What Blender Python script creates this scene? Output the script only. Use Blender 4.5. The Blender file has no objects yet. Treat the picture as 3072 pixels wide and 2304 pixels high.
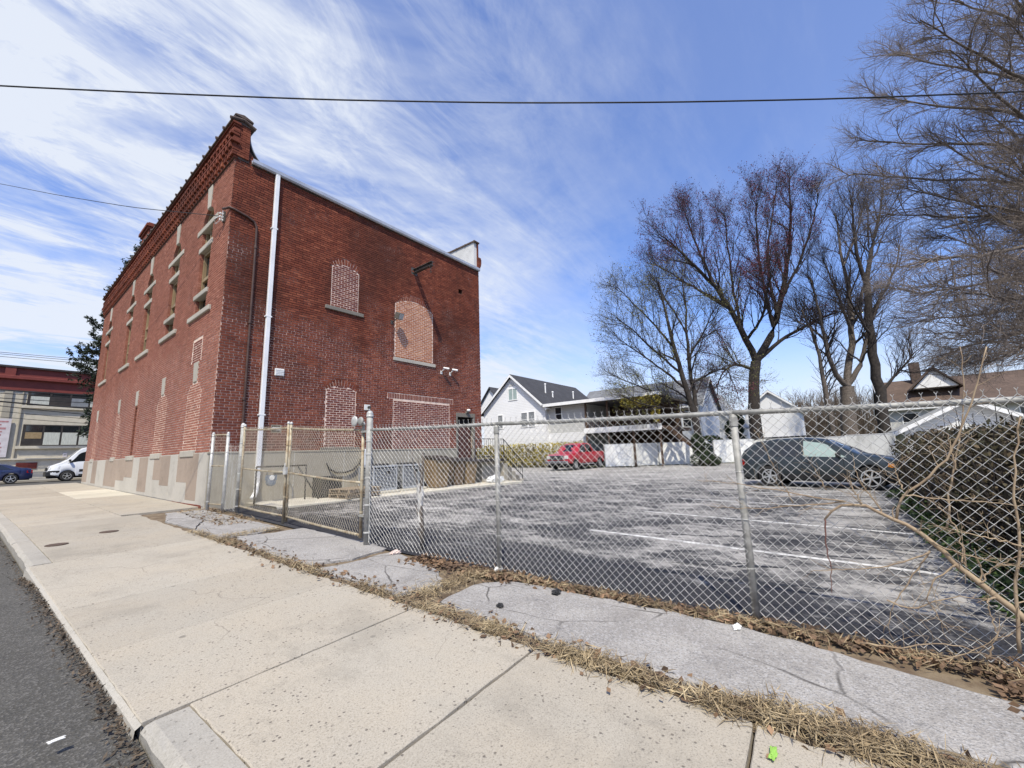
import bpy, bmesh, math, random
import numpy as np
from mathutils import Vector, Matrix, Quaternion
random.seed(7); rng = np.random.default_rng(7)
sc = bpy.context.scene
COL = sc.collection
rad = math.radians

# ------------------------------------------------------------------ camera
# world axes: +X runs away from the street into the lot, +Y runs along the street to the left
CAM = Vector((0, 0, 1.45)); F_PX = 1229.6
PITCH, ROLL, YAW = rad(9.45), rad(-1.826), rad(37.92)
_fw = Vector((math.cos(YAW), math.sin(YAW), 0)); _rt = Vector((math.sin(YAW), -math.cos(YAW), 0)); _up = Vector((0, 0, 1))
_F = _fw*math.cos(PITCH) + _up*math.sin(PITCH); _U = _up*math.cos(PITCH) - _fw*math.sin(PITCH)
_R2 = _rt*math.cos(ROLL) + _U*math.sin(ROLL); _U2 = _U*math.cos(ROLL) - _rt*math.sin(ROLL)
cd = bpy.data.cameras.new('camera'); cam = bpy.data.objects.new('camera', cd); COL.objects.link(cam)
cd.sensor_width = 36; cd.lens = 36*F_PX/3072; cd.clip_start = 0.05; cd.clip_end = 2000
mw = Matrix((( _R2.x, _U2.x, -_F.x, CAM.x), (_R2.y, _U2.y, -_F.y, CAM.y), (_R2.z, _U2.z, -_F.z, CAM.z), (0, 0, 0, 1)))
cam.matrix_world = mw
sc.camera = cam

# ------------------------------------------------------------------ sky and sun
SUN = Vector((-1.31, -1.0, 2.42)).normalized()
el = math.asin(SUN.z); rot = math.atan2(SUN.x, SUN.y)
w = bpy.data.worlds.new('World'); sc.world = w; w.use_nodes = True
nt = w.node_tree; N = nt.nodes; L = nt.links; N.clear()
def nd(t, **k):
    n = N.new(t)
    for a, b in k.items(): setattr(n, a, b)
    return n
def wmath(op, a, b=None, clamp=False):
    m = nd('ShaderNodeMath', operation=op); m.use_clamp = clamp
    for i, v in enumerate((a, b)):
        if v is None: continue
        if isinstance(v, (int, float)): m.inputs[i].default_value = v
        else: L.new(v, m.inputs[i])
    return m.outputs[0]
out = nd('ShaderNodeOutputWorld'); bg = nd('ShaderNodeBackground'); bg.inputs[1].default_value = 0.105
sky = nd('ShaderNodeTexSky', sky_type='NISHITA'); sky.sun_disc = False
sky.sun_elevation = el; sky.sun_rotation = rot; sky.air_density = 1.15; sky.dust_density = 0.6; sky.ozone_density = 2.2
tc = nd('ShaderNodeTexCoord'); sep = nd('ShaderNodeSeparateXYZ'); L.new(tc.outputs['Generated'], sep.inputs[0])
zc = wmath('MAXIMUM', wmath('ADD', sep.outputs[2], 0.10), 0.03)
px = wmath('DIVIDE', sep.outputs[0], zc); py = wmath('DIVIDE', sep.outputs[1], zc)
cmb = nd('ShaderNodeCombineXYZ'); L.new(px, cmb.inputs[0]); L.new(py, cmb.inputs[1])
def cloud(angle, sx, sy, scale, detail, rough, dist, lo, hi, off=0.0):
    mp = nd('ShaderNodeMapping'); mp.inputs['Rotation'].default_value[2] = angle; mp.inputs['Scale'].default_value = (sx, sy, 1); mp.inputs['Location'].default_value = (off, off*.7, 0)
    L.new(cmb.outputs[0], mp.inputs[0])
    nz = nd('ShaderNodeTexNoise'); nz.inputs['Scale'].default_value = scale; nz.inputs['Detail'].default_value = detail
    nz.inputs['Roughness'].default_value = rough; nz.inputs['Distortion'].default_value = dist
    L.new(mp.outputs[0], nz.inputs[0])
    mr = nd('ShaderNodeMapRange', interpolation_type='SMOOTHSTEP'); mr.inputs[1].default_value = lo; mr.inputs[2].default_value = hi
    L.new(nz.outputs[0], mr.inputs[0]); return mr.outputs[0]
# broad veil that thickens towards the left of the street, wisps drawn out by the wind, and fine ripples
dleft = nd('ShaderNodeVectorMath', operation='DOT_PRODUCT'); L.new(tc.outputs['Generated'], dleft.inputs[0]); dleft.inputs[1].default_value = (-0.45, 0.89, 0.0)
lm = nd('ShaderNodeMapRange', interpolation_type='SMOOTHSTEP'); lm.inputs[1].default_value = -0.25; lm.inputs[2].default_value = 0.80; L.new(dleft.outputs['Value'], lm.inputs[0])
veil = cloud(rad(-62), 0.50, 0.80, 1.25, 7, 0.62, 0.6, 0.335, 0.64)
wisp = cloud(rad(-58), 0.22, 1.15, 2.0, 8, 0.66, 0.6, 0.44, 0.76, 3.1)
fine = cloud(rad(-40), 0.55, 1.3, 4.2, 7, 0.68, 0.8, 0.42, 0.70, 7.7)
a1 = wmath('MULTIPLY', veil, wmath('ADD', wmath('MULTIPLY', lm.outputs[0], 1.0), 0.10))
a2 = wmath('MULTIPLY', wisp, wmath('ADD', wmath('MULTIPLY', lm.outputs[0], 0.70), 0.17))
a3 = wmath('MULTIPLY', fine, wmath('MULTIPLY', lm.outputs[0], 0.60))
hz = nd('ShaderNodeMapRange', interpolation_type='SMOOTHSTEP'); hz.inputs[1].default_value = 0.30; hz.inputs[2].default_value = 0.0; L.new(sep.outputs[2], hz.inputs[0])
band = wmath('MULTIPLY', hz.outputs[0], 0.74)
tot = wmath('ADD', wmath('ADD', a1, a2), wmath('ADD', a3, band))
tot = wmath('MINIMUM', tot, 0.93)
tint = nd('ShaderNodeMix', data_type='RGBA', blend_type='MULTIPLY'); tint.inputs[0].default_value = 1.0
L.new(sky.outputs[0], tint.inputs[6]); tint.inputs[7].default_value = (1.02, 1.20, 1.72, 1)
mx = nd('ShaderNodeMix', data_type='RGBA'); L.new(tot, mx.inputs[0]); L.new(tint.outputs[2], mx.inputs[6]); mx.inputs[7].default_value = (6.2, 6.6, 7.3, 1)
L.new(mx.outputs[2], bg.inputs[0]); L.new(bg.outputs[0], out.inputs[0])

sl = bpy.data.lights.new('sun', 'SUN'); sl.energy = 4.4; sl.angle = rad(0.53); sl.color = (1.0, 0.935, 0.80)
so = bpy.data.objects.new('sun', sl); COL.objects.link(so); so.rotation_euler = SUN.to_track_quat('Z', 'Y').to_euler(); so.location = (-10, -8, 20)
vs = sc.view_settings; vs.view_transform = 'Standard'; vs.look = 'None'; vs.exposure = 0.35; vs.gamma = 1.0; vs.use_curve_mapping = False
sc.cycles.max_bounces = 6; sc.cycles.use_denoising = True
sc.cycles.transparent_max_bounces = 8

# ------------------------------------------------------------------ helpers
def sstep(a, b, x):
    t = min(1, max(0, (x-a)/(b-a))); return t*t*(3-2*t)
def gz(x, y):
    "height of the ground: the street climbs gently to the left, the lot levels out"
    s = 0.025*min(12.8, max(-8, y)) + 0.0075*min(22, max(0, y-12.8))
    return s*(1-sstep(4.2, 22, x))
def kerb_x(y): return 0.78 - 0.033*y
def walk_x(y): return 2.66 - 0.027*y
def fence_x(y):
    pts = [(-6, 4.55), (0.7, 4.12), (3.3, 3.88), (5.74, 3.70), (11.0, 3.68), (14, 3.68)]
    for (a, xa), (b, xb) in zip(pts, pts[1:]):
        if y <= b: return xa + (xb-xa)*(y-a)/(b-a)
    return 3.68
def ray(px, py):
    "direction through a pixel of the 3072 x 2304 photograph"
    return (_F*F_PX + _R2*(px-1536) - _U2*(py-1152)).normalized()
def on_x(px, py, X): d = ray(px, py); return CAM + d*((X-CAM.x)/d.x)
def on_y(px, py, Y): d = ray(px, py); return CAM + d*((Y-CAM.y)/d.y)
def on_z(px, py, Z): d = ray(px, py); return CAM + d*((Z-CAM.z)/d.z)
def at_depth(px, py, D): d = ray(px, py); return CAM + d*(D/(d.dot(_fw)))

class MB:
    "collects shapes into one mesh"
    def __init__(s): s.v = []; s.f = []; s.sm = False; s.mi = []
    def add(s, vs_, fs, m=0):
        o = len(s.v); s.v += [tuple(q) for q in vs_]; s.f += [tuple(i+o for i in f) for f in fs]; s.mi += [m]*len(fs); return s
    def box(s, a, b, m=0):
        (x0, y0, z0), (x1, y1, z1) = a, b
        x0, x1 = min(x0, x1), max(x0, x1); y0, y1 = min(y0, y1), max(y0, y1); z0, z1 = min(z0, z1), max(z0, z1)
        return s.add([(x0,y0,z0),(x1,y0,z0),(x1,y1,z0),(x0,y1,z0),(x0,y0,z1),(x1,y0,z1),(x1,y1,z1),(x0,y1,z1)],
              [(0,3,2,1),(4,5,6,7),(0,1,5,4),(1,2,6,5),(2,3,7,6),(3,0,4,7)], m)
    def cbox(s, c, d, m=0): return s.box([c[i]-d[i]/2 for i in range(3)], [c[i]+d[i]/2 for i in range(3)], m)
    def obox(s, mat, d, m=0):
        "box of size d centred on the frame mat"
        q = [mat @ Vector((sx*d[0]/2, sy*d[1]/2, sz*d[2]/2)) for sz in (-1, 1) for sx, sy in ((-1,-1),(1,-1),(1,1),(-1,1))]
        return s.add(q, [(0,3,2,1),(4,5,6,7),(0,1,5,4),(1,2,6,5),(2,3,7,6),(3,0,4,7)], m)
    def bar(s, a, b, w_, h_, m=0):
        "rectangular bar from a to b"
        a = Vector(a); b = Vector(b); d = b-a; q = d.to_track_quat('X', 'Z').to_matrix().to_4x4()
        return s.obox(Matrix.Translation((a+b)/2) @ q, (d.length, w_, h_), m)
    def prism(s, poly, d, m=0):
        "polygon (list of 3-D points) swept along the vector d"
        n = len(poly); d = Vector(d); P = [Vector(q) for q in poly]
        return s.add(P+[q+d for q in P], [tuple(range(n))[::-1], tuple(range(n, 2*n))]+[(i, (i+1) % n, n+(i+1) % n, n+i) for i in range(n)], m)
    def tube(s, pts, r, n=6, cap=True, m=0):
        P = [Vector(q) for q in pts]; k = len(P); R = r if hasattr(r, '__len__') else [r]*k
        vs_ = []; prev = None
        for i in range(k):
            t = (P[min(i+1, k-1)]-P[max(i-1, 0)])
            if t.length < 1e-9: t = Vector((0, 0, 1))
            t.normalize()
            if prev is None:
                a = Vector((0, 0, 1)) if abs(t.z) < .9 else Vector((1, 0, 0)); u = t.cross(a).normalized()
            else:
                u = (prev - t*prev.dot(t))
                u = u.normalized() if u.length > 1e-6 else t.orthogonal().normalized()
            prev = u; v = t.cross(u)
            for j in range(n):
                an = 2*math.pi*j/n; vs_.append(P[i] + (u*math.cos(an)+v*math.sin(an))*R[i])
        fs = [(i*n+j, i*n+(j+1) % n, (i+1)*n+(j+1) % n, (i+1)*n+j) for i in range(k-1) for j in range(n)]
        if cap: fs += [tuple(range(n))[::-1], tuple(range((k-1)*n, k*n))]
        return s.add(vs_, fs, m)
    def lathe(s, prof, c=(0, 0, 0), n=16, ax='z', m=0, cap=True):
        vs_ = []
        for r, h in prof:
            for j in range(n):
                a = 2*math.pi*j/n; ca, sa = math.cos(a)*r, math.sin(a)*r
                q = {'z': (ca, sa, h), 'y': (ca, h, sa), 'x': (h, ca, sa)}[ax]; vs_.append((q[0]+c[0], q[1]+c[1], q[2]+c[2]))
        k = len(prof); fs = [(i*n+j, i*n+(j+1) % n, (i+1)*n+(j+1) % n, (i+1)*n+j) for i in range(k-1) for j in range(n)]
        if cap: fs += [tuple(range(n))[::-1], tuple(range((k-1)*n, k*n))]
        return s.add(vs_, fs, m)
    def mesh(s, name):
        me = bpy.data.meshes.new(name); me.from_pydata(s.v, [], s.f)
        if any(s.mi): me.polygons.foreach_set('material_index', s.mi)
        if s.sm: me.polygons.foreach_set('use_smooth', [True]*len(me.polygons))
        me.update(); return me
    def build(s, name, mat, parent=None, smooth=False, bevel=0, bseg=1, local=False, angle=40):
        s.sm = smooth; me = s.mesh(name)
        bm = bmesh.new(); bm.from_mesh(me); bmesh.ops.recalc_face_normals(bm, faces=bm.faces)
        bm.to_mesh(me); bm.free()
        o = bpy.data.objects.new(name, me); COL.objects.link(o)
        for q in (mat if isinstance(mat, (list, tuple)) else [mat]): me.materials.append(q)
        if parent is not None:
            o.parent = parent
            if not local:
                r = parent if parent.parent is None else parent.parent
                o.location = -Vector(r.location) if parent.parent is None else (0, 0, 0)
        if bevel:
            b = o.modifiers.new('bevel', 'BEVEL'); b.width = bevel; b.segments = bseg; b.limit_method = 'ANGLE'; b.angle_limit = rad(angle)
        return o
def tag(o, label=None, cat=None, group=None, kind=None):
    if label: o['label'] = label
    if cat: o['category'] = cat
    if group: o['group'] = group
    if kind: o['kind'] = kind
    return o
def thing(name, loc, label, cat, group=None, rz=0):
    e = bpy.data.objects.new(name, None); COL.objects.link(e); e.empty_display_size = .2
    e.location = loc; e.rotation_euler = (0, 0, rz); return tag(e, label, cat, group)
def copy_tree(o, parent=None):
    c = o.copy(); COL.objects.link(c); c.parent = parent
    for ch in list(o.children): copy_tree(ch, c)
    return c

# ------------------------------------------------------------------ materials
def mat_new(name):
    m = bpy.data.materials.new(name); m.use_nodes = True; t = m.node_tree; b = t.nodes['Principled BSDF']; return m, t, b
class NT:
    "short-hand for building node trees"
    def __init__(s, t): s.t = t; s._o = None
    def n(s, ty, **k):
        x = s.t.nodes.new(ty)
        for a, b in k.items(): setattr(x, a, b)
        return x
    def set(s, sock, v):
        if isinstance(v, bpy.types.NodeSocket): s.t.links.new(v, sock)
        elif v is not None:
            if hasattr(v, '__len__') and len(v) == 3 and sock.type == 'RGBA': v = (*v, 1)
            sock.default_value = v
    def co(s): 
        if s._o is None: s._o = s.n('ShaderNodeTexCoord').outputs['Object']
        return s._o
    def math(s, op, a, b=None, clamp=False):
        m = s.n('ShaderNodeMath', operation=op); m.use_clamp = clamp; s.set(m.inputs[0], a); s.set(m.inputs[1], b); return m.outputs[0]
    def map(s, v, scale=(1, 1, 1), rotz=0, loc=(0, 0, 0)):
        m = s.n('ShaderNodeMapping'); s.set(m.inputs[0], v); m.inputs['Scale'].default_value = scale; m.inputs['Rotation'].default_value[2] = rotz; m.inputs['Location'].default_value = loc; return m.outputs[0]
    def noise(s, scale, detail=5, rough=.6, v=None, dist=0):
        m = s.n('ShaderNodeTexNoise'); s.set(m.inputs[0], v if v is not None else s.co()); m.inputs['Scale'].default_value = scale
        m.inputs['Detail'].default_value = detail; m.inputs['Roughness'].default_value = rough; m.inputs['Distortion'].default_value = dist; return m.outputs[0]
    def vor(s, scale, v=None, out='Distance', feature='F1', rnd=1.0):
        m = s.n('ShaderNodeTexVoronoi', feature=feature); s.set(m.inputs['Vector'], v if v is not None else s.co()); m.inputs['Scale'].default_value = scale; m.inputs['Randomness'].default_value = rnd; return m.outputs[out]
    def ramp(s, f, lo, hi, a=0., b=1.):
        m = s.n('ShaderNodeMapRange', interpolation_type='SMOOTHSTEP'); s.set(m.inputs[0], f)
        for i, q in zip((1, 2, 3, 4), (lo, hi, a, b)): m.inputs[i].default_value = q
        return m.outputs[0]
    def mix(s, f, a, b, blend='MIX'):
        m = s.n('ShaderNodeMix', data_type='RGBA', blend_type=blend); s.set(m.inputs[0], f); s.set(m.inputs[6], a); s.set(m.inputs[7], b); return m.outputs[2]
    def hsv(s, c, h=None, sa=None, v=None):
        m = s.n('ShaderNodeHueSaturation'); s.set(m.inputs['Color'], c); s.set(m.inputs['Hue'], h); s.set(m.inputs['Saturation'], sa); s.set(m.inputs['Value'], v); return m.outputs[0]
    def rnd(s):
        g = s.n('ShaderNodeNewGeometry').outputs['Random Per Island']; o = s.n('ShaderNodeObjectInfo').outputs['Random']
        return s.math('FRACT', s.math('ADD', g, o))
    def xyz(s):
        m = s.n('ShaderNodeSeparateXYZ'); s.set(m.inputs[0], s.co()); return m.outputs
    def bump(s, h, strength=.3, dist=.02):
        m = s.n('ShaderNodeBump'); s.set(m.inputs['Height'], h); m.inputs['Strength'].default_value = strength; m.inputs['Distance'].default_value = dist; return m.outputs[0]
MATS = {}
def simple(name, c1, c2=None, scale=4, rough=.75, metal=0, bump=0, bscale=30, var=0, spec=.35, detail=6, stretch=(1, 1, 1), coat=0, lo=.35, hi=.65):
    "plain surface with soft variation between two colours, optional relief and a shift from piece to piece"
    m, t, b = mat_new(name); q = NT(t)
    col = (*c1, 1)
    if c2 is not None:
        v = q.map(q.co(), stretch)
        col = q.mix(q.ramp(q.noise(scale, detail, .65, v), lo, hi), c1, c2)
    if var:
        r = q.rnd(); col = q.hsv(col, v=q.ramp(r, 0, 1, 1-var, 1+var))
    q.set(b.inputs['Base Color'], col); b.inputs['Roughness'].default_value = rough; b.inputs['Metallic'].default_value = metal
    b.inputs['Specular IOR Level'].default_value = spec
    if coat: b.inputs['Coat Weight'].default_value = coat; b.inputs['Coat Roughness'].default_value = .04
    if bump: q.set(b.inputs['Normal'], q.bump(q.noise(bscale, 6, .7), bump, .01))
    MATS[name] = m; return m
def concrete_mat(name, base, warm, pits=1.0, var=.06):
    m, t, b = mat_new(name); q = NT(t)
    c = q.mix(q.ramp(q.noise(1.3, 5, .6), .3, .7), base, warm)
    c = q.mix(q.ramp(q.noise(0.55, 3, .6, q.map(q.co(), loc=(3, 1, 0))), .45, .72, 0, .55), c, [x*.80 for x in base])
    fine = q.noise(95, 3, .75); c = q.mix(q.ramp(fine, .35, .65, 0, .50), c, [min(1, x*1.35) for x in base])
    c = q.mix(q.ramp(q.noise(110, 2, .6, q.map(q.co(), loc=(9, 2, 0))), .54, .66, 0, .55*pits), c, [x*.45 for x in base])
    v = q.vor(27, out='Distance'); gate = q.ramp(q.noise(1.4, 4, .7), .36, .54)
    pit = q.math('MULTIPLY', q.ramp(v, .25, .14), q.math('MULTIPLY', gate, q.ramp(q.vor(27, out='Color'), .40, .52)))
    c = q.mix(q.math('MULTIPLY', pit, .8*pits), c, (.10, .085, .07))
    c = q.mix(q.ramp(q.noise(5, 4, .8, q.map(q.co(), loc=(4, 4, 0))), .68, .78, 0, .35), c, (.55, .52, .47))
    c = q.mix(q.ramp(q.noise(2.2, 7, .8, q.map(q.co(), (1, .45, 1), loc=(1, 7, 0))), .54, .74, 0, .48), c, [x*.55 for x in base])
    gum = q.math('MULTIPLY', q.ramp(q.vor(2.6, q.map(q.co(), loc=(7, 3, 0))), .075, .05), q.ramp(q.vor(2.6, q.map(q.co(), loc=(7, 3, 0)), 'Color'), .5, .55)); c = q.mix(q.math('MULTIPLY', gum, .6*pits), c, (.11, .10, .085))
    hair = q.ramp(q.vor(.75, q.mix(.22, q.co(), q.n('ShaderNodeTexNoise').outputs[1]), 'Distance', 'DISTANCE_TO_EDGE'), 0, .0045, 1, 0); c = q.mix(q.math('MULTIPLY', hair, q.ramp(q.noise(.8, 3), .48, .6, 0, .6*pits)), c, (.14, .12, .10))
    c = q.mix(q.ramp(q.noise(.9, 6, .75, q.map(q.co(), loc=(11, 4, 0))), .50, .70, 0, .42), c, [x*.62 for x in base])
    c = q.hsv(c, v=q.ramp(q.n('ShaderNodeObjectInfo').outputs['Random'], 0, 1, 1-var, 1+var))
    q.set(b.inputs['Base Color'], c); b.inputs['Roughness'].default_value = .9; b.inputs['Specular IOR Level'].default_value = .25
    h = q.math('SUBTRACT', q.math('MULTIPLY', fine, .6), pit)
    q.set(b.inputs['Normal'], q.bump(h, .5, .006)); MATS[name] = m; return m
M_WALK = concrete_mat('sidewalk_concrete', (.335, .303, .248), (.355, .308, .238))
M_KERB = concrete_mat('kerb_concrete', (.33, .31, .27), (.34, .31, .26), .6)
M_FOUND = concrete_mat('foundation_render', (.40, .375, .325), (.43, .40, .35), .25, .03)
M_FOUND_BROWN = concrete_mat('foundation_brown_patch', (.29, .23, .18), (.31, .25, .20), .2, .05)
M_FOUND_GREY = concrete_mat('rear_foundation_grey', (.30, .272, .215), (.33, .30, .24), .3, .03)
M_APRON = concrete_mat('apron_concrete', (.46, .425, .34), (.48, .44, .36), .5)

def asphalt_path(name):
    m, t, b = mat_new(name); q = NT(t)
    c = q.mix(q.ramp(q.noise(2.2, 5, .65), .35, .65), (.265, .248, .228), (.335, .315, .288))
    s1 = q.vor(75, out='Color'); c = q.mix(q.ramp(s1, .55, .8, 0, .45), c, (.44, .43, .42))
    c = q.mix(q.ramp(q.vor(110, q.map(q.co(), loc=(2, 5, 1)), 'Color'), .62, .82, 0, .5), c, (.10, .10, .10))
    c = q.mix(q.ramp(q.noise(7, 6, .8, q.map(q.co(), (1, .6, 1))), .56, .70, 0, .55), c, (.10, .10, .105))
    ck = q.ramp(q.vor(1.35, q.map(q.mix(.12, q.co(), q.n('ShaderNodeTexNoise').outputs[1]), (1, .6, 1)), 'Distance', 'DISTANCE_TO_EDGE'), .0, .014, 1, 0)
    c = q.mix(q.math('MULTIPLY', ck, q.ramp(q.noise(1.1, 3), .42, .6, 0, .85)), c, (.05, .045, .04))
    c = q.mix(q.ramp(q.noise(1.6, 6, .75, q.map(q.co(), loc=(5, 5, 0))), .52, .72, 0, .5), c, (.17, .155, .14))
    q.set(b.inputs['Base Color'], c); b.inputs['Roughness'].default_value = .93; b.inputs['Specular IOR Level'].default_value = .2
    q.set(b.inputs['Normal'], q.bump(q.vor(75), .6, .008)); return m
M_PATH = asphalt_path('weathered_asphalt')
def road_mat():
    m, t, b = mat_new('street_asphalt'); q = NT(t)
    c = q.mix(q.ramp(q.noise(1.1, 6, .7), .3, .7), (.056, .053, .046), (.088, .083, .073))
    c = q.mix(q.ramp(q.vor(90, out='Color'), .5, .85, 0, .45), c, (.20, .19, .175)); c = q.mix(q.ramp(q.vor(120, q.map(q.co(), loc=(3, 3, 0)), 'Color'), .6, .85, 0, .65), c, (.05, .05, .05))
    c = q.mix(q.ramp(q.noise(4, 5, .75, q.map(q.co(), (1, .25, 1))), .58, .72, 0, .4), c, (.075, .07, .062))
    q.set(b.inputs['Base Color'], c); b.inputs['Roughness'].default_value = .9; b.inputs['Specular IOR Level'].default_value = .25
    q.set(b.inputs['Normal'], q.bump(q.vor(90), .5, .008)); return m
M_ROAD = road_mat()
def lot_mat():
    m, t, b = mat_new('worn_sealcoat'); q = NT(t); xy = q.xyz()
    v = q.map(q.co(), (1.0, .8, 1), rad(8))
    n1 = q.noise(.95, 8, .72, v, .4); n2 = q.noise(3.4, 8, .75, q.map(q.co(), (1.0, .62, 1), rad(-6), (3, 9, 0)), .6)
    n3 = q.noise(11, 6, .8, q.map(q.co(), (1, .6, 1), rad(20)))
    s = q.math('ADD', q.math('MULTIPLY', n1, .40), q.math('ADD', q.math('MULTIPLY', n2, .34), q.math('MULTIPLY', n3, .26)))
    # the coat wears through where cars drive; mesh shadow painted in near the fence
    edge = q.ramp(q.math('ADD', xy[0], q.math('MULTIPLY', q.noise(.8, 4), 2.0)), 5.1, 6.5, .10, 0)
    far = q.ramp(xy[0], 12, 26, 0, .07)
    f = q.ramp(q.math('ADD', q.math('SUBTRACT', s, edge), far), .45, .56)
    worn = q.mix(q.ramp(q.noise(.5, 4), .35, .65), (.255, .243, .226), (.36, .343, .32)); worn = q.mix(q.ramp(q.noise(60, 3, .8), .45, .75, 0, .6), worn, (.20, .195, .19))
    coat = q.mix(q.ramp(q.noise(40, 4, .7), .35, .7), (.024, .024, .027), (.060, .060, .064))
    q.set(b.inputs['Base Color'], q.mix(f, coat, worn)); b.inputs['Roughness'].default_value = .88; b.inputs['Specular IOR Level'].default_value = .22
    q.set(b.inputs['Normal'], q.bump(q.noise(70, 4, .8), .35, .01)); return m
M_LOT = lot_mat()
M_SOIL = simple('verge_soil', (.115, .08, .05), (.20, .155, .10), 6, .95, bump=.6, bscale=40)
M_GROUND = simple('ground_soil', (.11, .10, .06), (.17, .15, .10), 1.5, .95, bump=.4, bscale=12)
M_TAR = simple('crack_tar', (.014, .014, .015), (.03, .03, .03), 20, .6)
M_LINE = simple('faded_line_paint', (.62, .61, .58), (.30, .29, .28), 5, .8, lo=.42, hi=.62)
M_LAWN = simple('rough_grass', (.05, .07, .022), (.10, .10, .04), 3, .95, bump=.5, bscale=60)

def brick_mat(name, tones, soot, sat=1.0, streak=.5):
    m, t, b = mat_new(name); q = NT(t); r = q.rnd()
    cr = q.n('ShaderNodeValToRGB'); q.set(cr.inputs[0], r); e = cr.color_ramp.elements
    e[0].position = .04; e[0].color = (*tones[0], 1); e[1].position = 1; e[1].color = (*tones[-1], 1)
    for i, tn in enumerate(tones[1:-1]): x = e.new((i+1)/(len(tones)-1)); x.color = (*tn, 1)
    c = cr.outputs[0]
    c = q.mix(q.ramp(q.noise(26, 5, .75), .35, .75, 0, .45), c, [x*.55 for x in tones[0]])
    c = q.mix(q.ramp(q.noise(.42, 5, .6, q.map(q.co(), (1, 1, .8))), .40, .66, 0, streak), c, soot)
    c = q.mix(q.ramp(q.noise(1.7, 6, .7, q.map(q.co(), (1, 1, .55), loc=(5, 5, 5))), .54, .74, 0, streak*.8), c, soot)
    c = q.mix(q.ramp(q.noise(1.1, 6, .7, q.map(q.co(), (2.6, 2.6, .22), loc=(1, 2, 3))), .52, .72, 0, streak*.75), c, soot)
    c = q.mix(q.ramp(q.noise(3.5, 5, .7, q.map(q.co(), loc=(2, 8, 3))), .58, .75, 0, .35), c, [x*1.35 for x in tones[2]])
    q.set(b.inputs['Base Color'], c); b.inputs['Roughness'].default_value = .9; b.inputs['Specular IOR Level'].default_value = .2
    q.set(b.inputs['Normal'], q.bump(q.noise(70, 5, .75), .45, .006)); return m
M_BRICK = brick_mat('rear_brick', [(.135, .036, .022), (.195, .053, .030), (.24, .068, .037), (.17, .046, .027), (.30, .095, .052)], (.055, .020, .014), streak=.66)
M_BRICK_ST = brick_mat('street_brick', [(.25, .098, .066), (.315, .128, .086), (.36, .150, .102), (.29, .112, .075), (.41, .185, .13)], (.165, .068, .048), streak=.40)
M_BRICK_IN = brick_mat('infill_brick', [(.135, .040, .030), (.175, .055, .040), (.205, .068, .048), (.15, .046, .034), (.24, .085, .058)], (.10, .034, .026), streak=.15)
M_BRICK_OR = brick_mat('orange_infill_brick', [(0.351, 0.140, 0.075), (0.416, 0.175, 0.091), (0.468, 0.210, 0.111), (0.377, 0.154, 0.081), (0.520, 0.252, 0.130)], (0.286, 0.126, 0.072), streak=.12)
def mortar_mat(name, pale, dark, zlo, zhi):
    m, t, b = mat_new(name); q = NT(t); xy = q.xyz()
    # repointed low down and in patches, sooty higher up
    h = q.math('ADD', q.ramp(xy[2], zlo, zhi, .9, .22), q.math('MULTIPLY', q.math('SUBTRACT', q.noise(.7, 5, .7), .5), 1.9))
    q.set(b.inputs['Base Color'], q.mix(q.ramp(h, .25, .75), dark, q.mix(q.noise(9, 4), pale, [x*.8 for x in pale]))); b.inputs['Roughness'].default_value = .95; b.inputs['Specular IOR Level'].default_value = .15
    q.set(b.inputs['Normal'], q.bump(q.noise(90, 4, .8), .5, .005)); return m
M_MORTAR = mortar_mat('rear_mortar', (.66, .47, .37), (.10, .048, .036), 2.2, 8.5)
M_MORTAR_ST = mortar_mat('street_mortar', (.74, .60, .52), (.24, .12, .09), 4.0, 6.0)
M_MORTAR_PALE = simple('pale_mortar', (.74, .58, .48), (.58, .44, .35), 7, .95)
M_STONE = concrete_mat('sandstone_trim', (.37, .345, .295), (.41, .375, .31), .9, .06)
M_COPE = simple('sooty_coping_tile', (.075, .052, .042), (.12, .09, .075), 5, .9)
M_STONE_DARK = concrete_mat('weathered_sill_stone', (.17, .155, .13), (.22, .20, .165), .6, .05)

def sheet(name, xa, xb, ys, nx, zoff, mat, zf=gz, kind='structure', parent=None, jit=0):
    mb = MB(); P = []
    for y in ys:
        a, b = xa(y) if callable(xa) else xa, xb(y) if callable(xb) else xb
        for i in range(nx+1):
            x = a+(b-a)*i/nx; P.append((x, y, zf(x, y)+zoff))
    n = nx+1
    mb.add(P, [(j*n+i, j*n+i+1, (j+1)*n+i+1, (j+1)*n+i) for j in range(len(ys)-1) for i in range(nx)])
    o = mb.build(name, mat, parent)
    if kind: o['kind'] = kind
    return o
def fr(a, b, st): return [a+(b-a)*i/max(1, round((b-a)/st)) for i in range(max(1, round((b-a)/st))+1)]

# ------------------------------------------------------------------ ground, street, pavement, lot
gxs = [-400, -150, -60, -20, -12] + fr(-8, 30, 2) + [40, 60, 100, 200, 400]
def ground_z(x, y): return gz(x, y) - 0.30
mb = MB(); gys = [-400, -150, -60, -30] + fr(-20, 40, 2) + [52, 60, 100, 200, 400]
n = len(gxs); mb.add([(x, y, ground_z(x, y)) for y in gys for x in gxs], [(j*n+i, j*n+i+1, (j+1)*n+i+1, (j+1)*n+i) for j in range(len(gys)-1) for i in range(n-1)])
g = mb.build('ground', M_GROUND); g['kind'] = 'structure'
# near street, dropping a kerb's height below the walk
def street_z(x, y): return gz(x, y) + .085*sstep(2.0, 3.6, y)*(1-sstep(7.0, 8.6, y))*sstep(-1.6, .3, x)
sheet('street', -11, lambda y: kerb_x(y)-0.005, fr(-40, 0, 2)+fr(.5, 12, .5)+fr(13, 36.0, 1), 16, -0.135, M_ROAD, zf=street_z)
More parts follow.
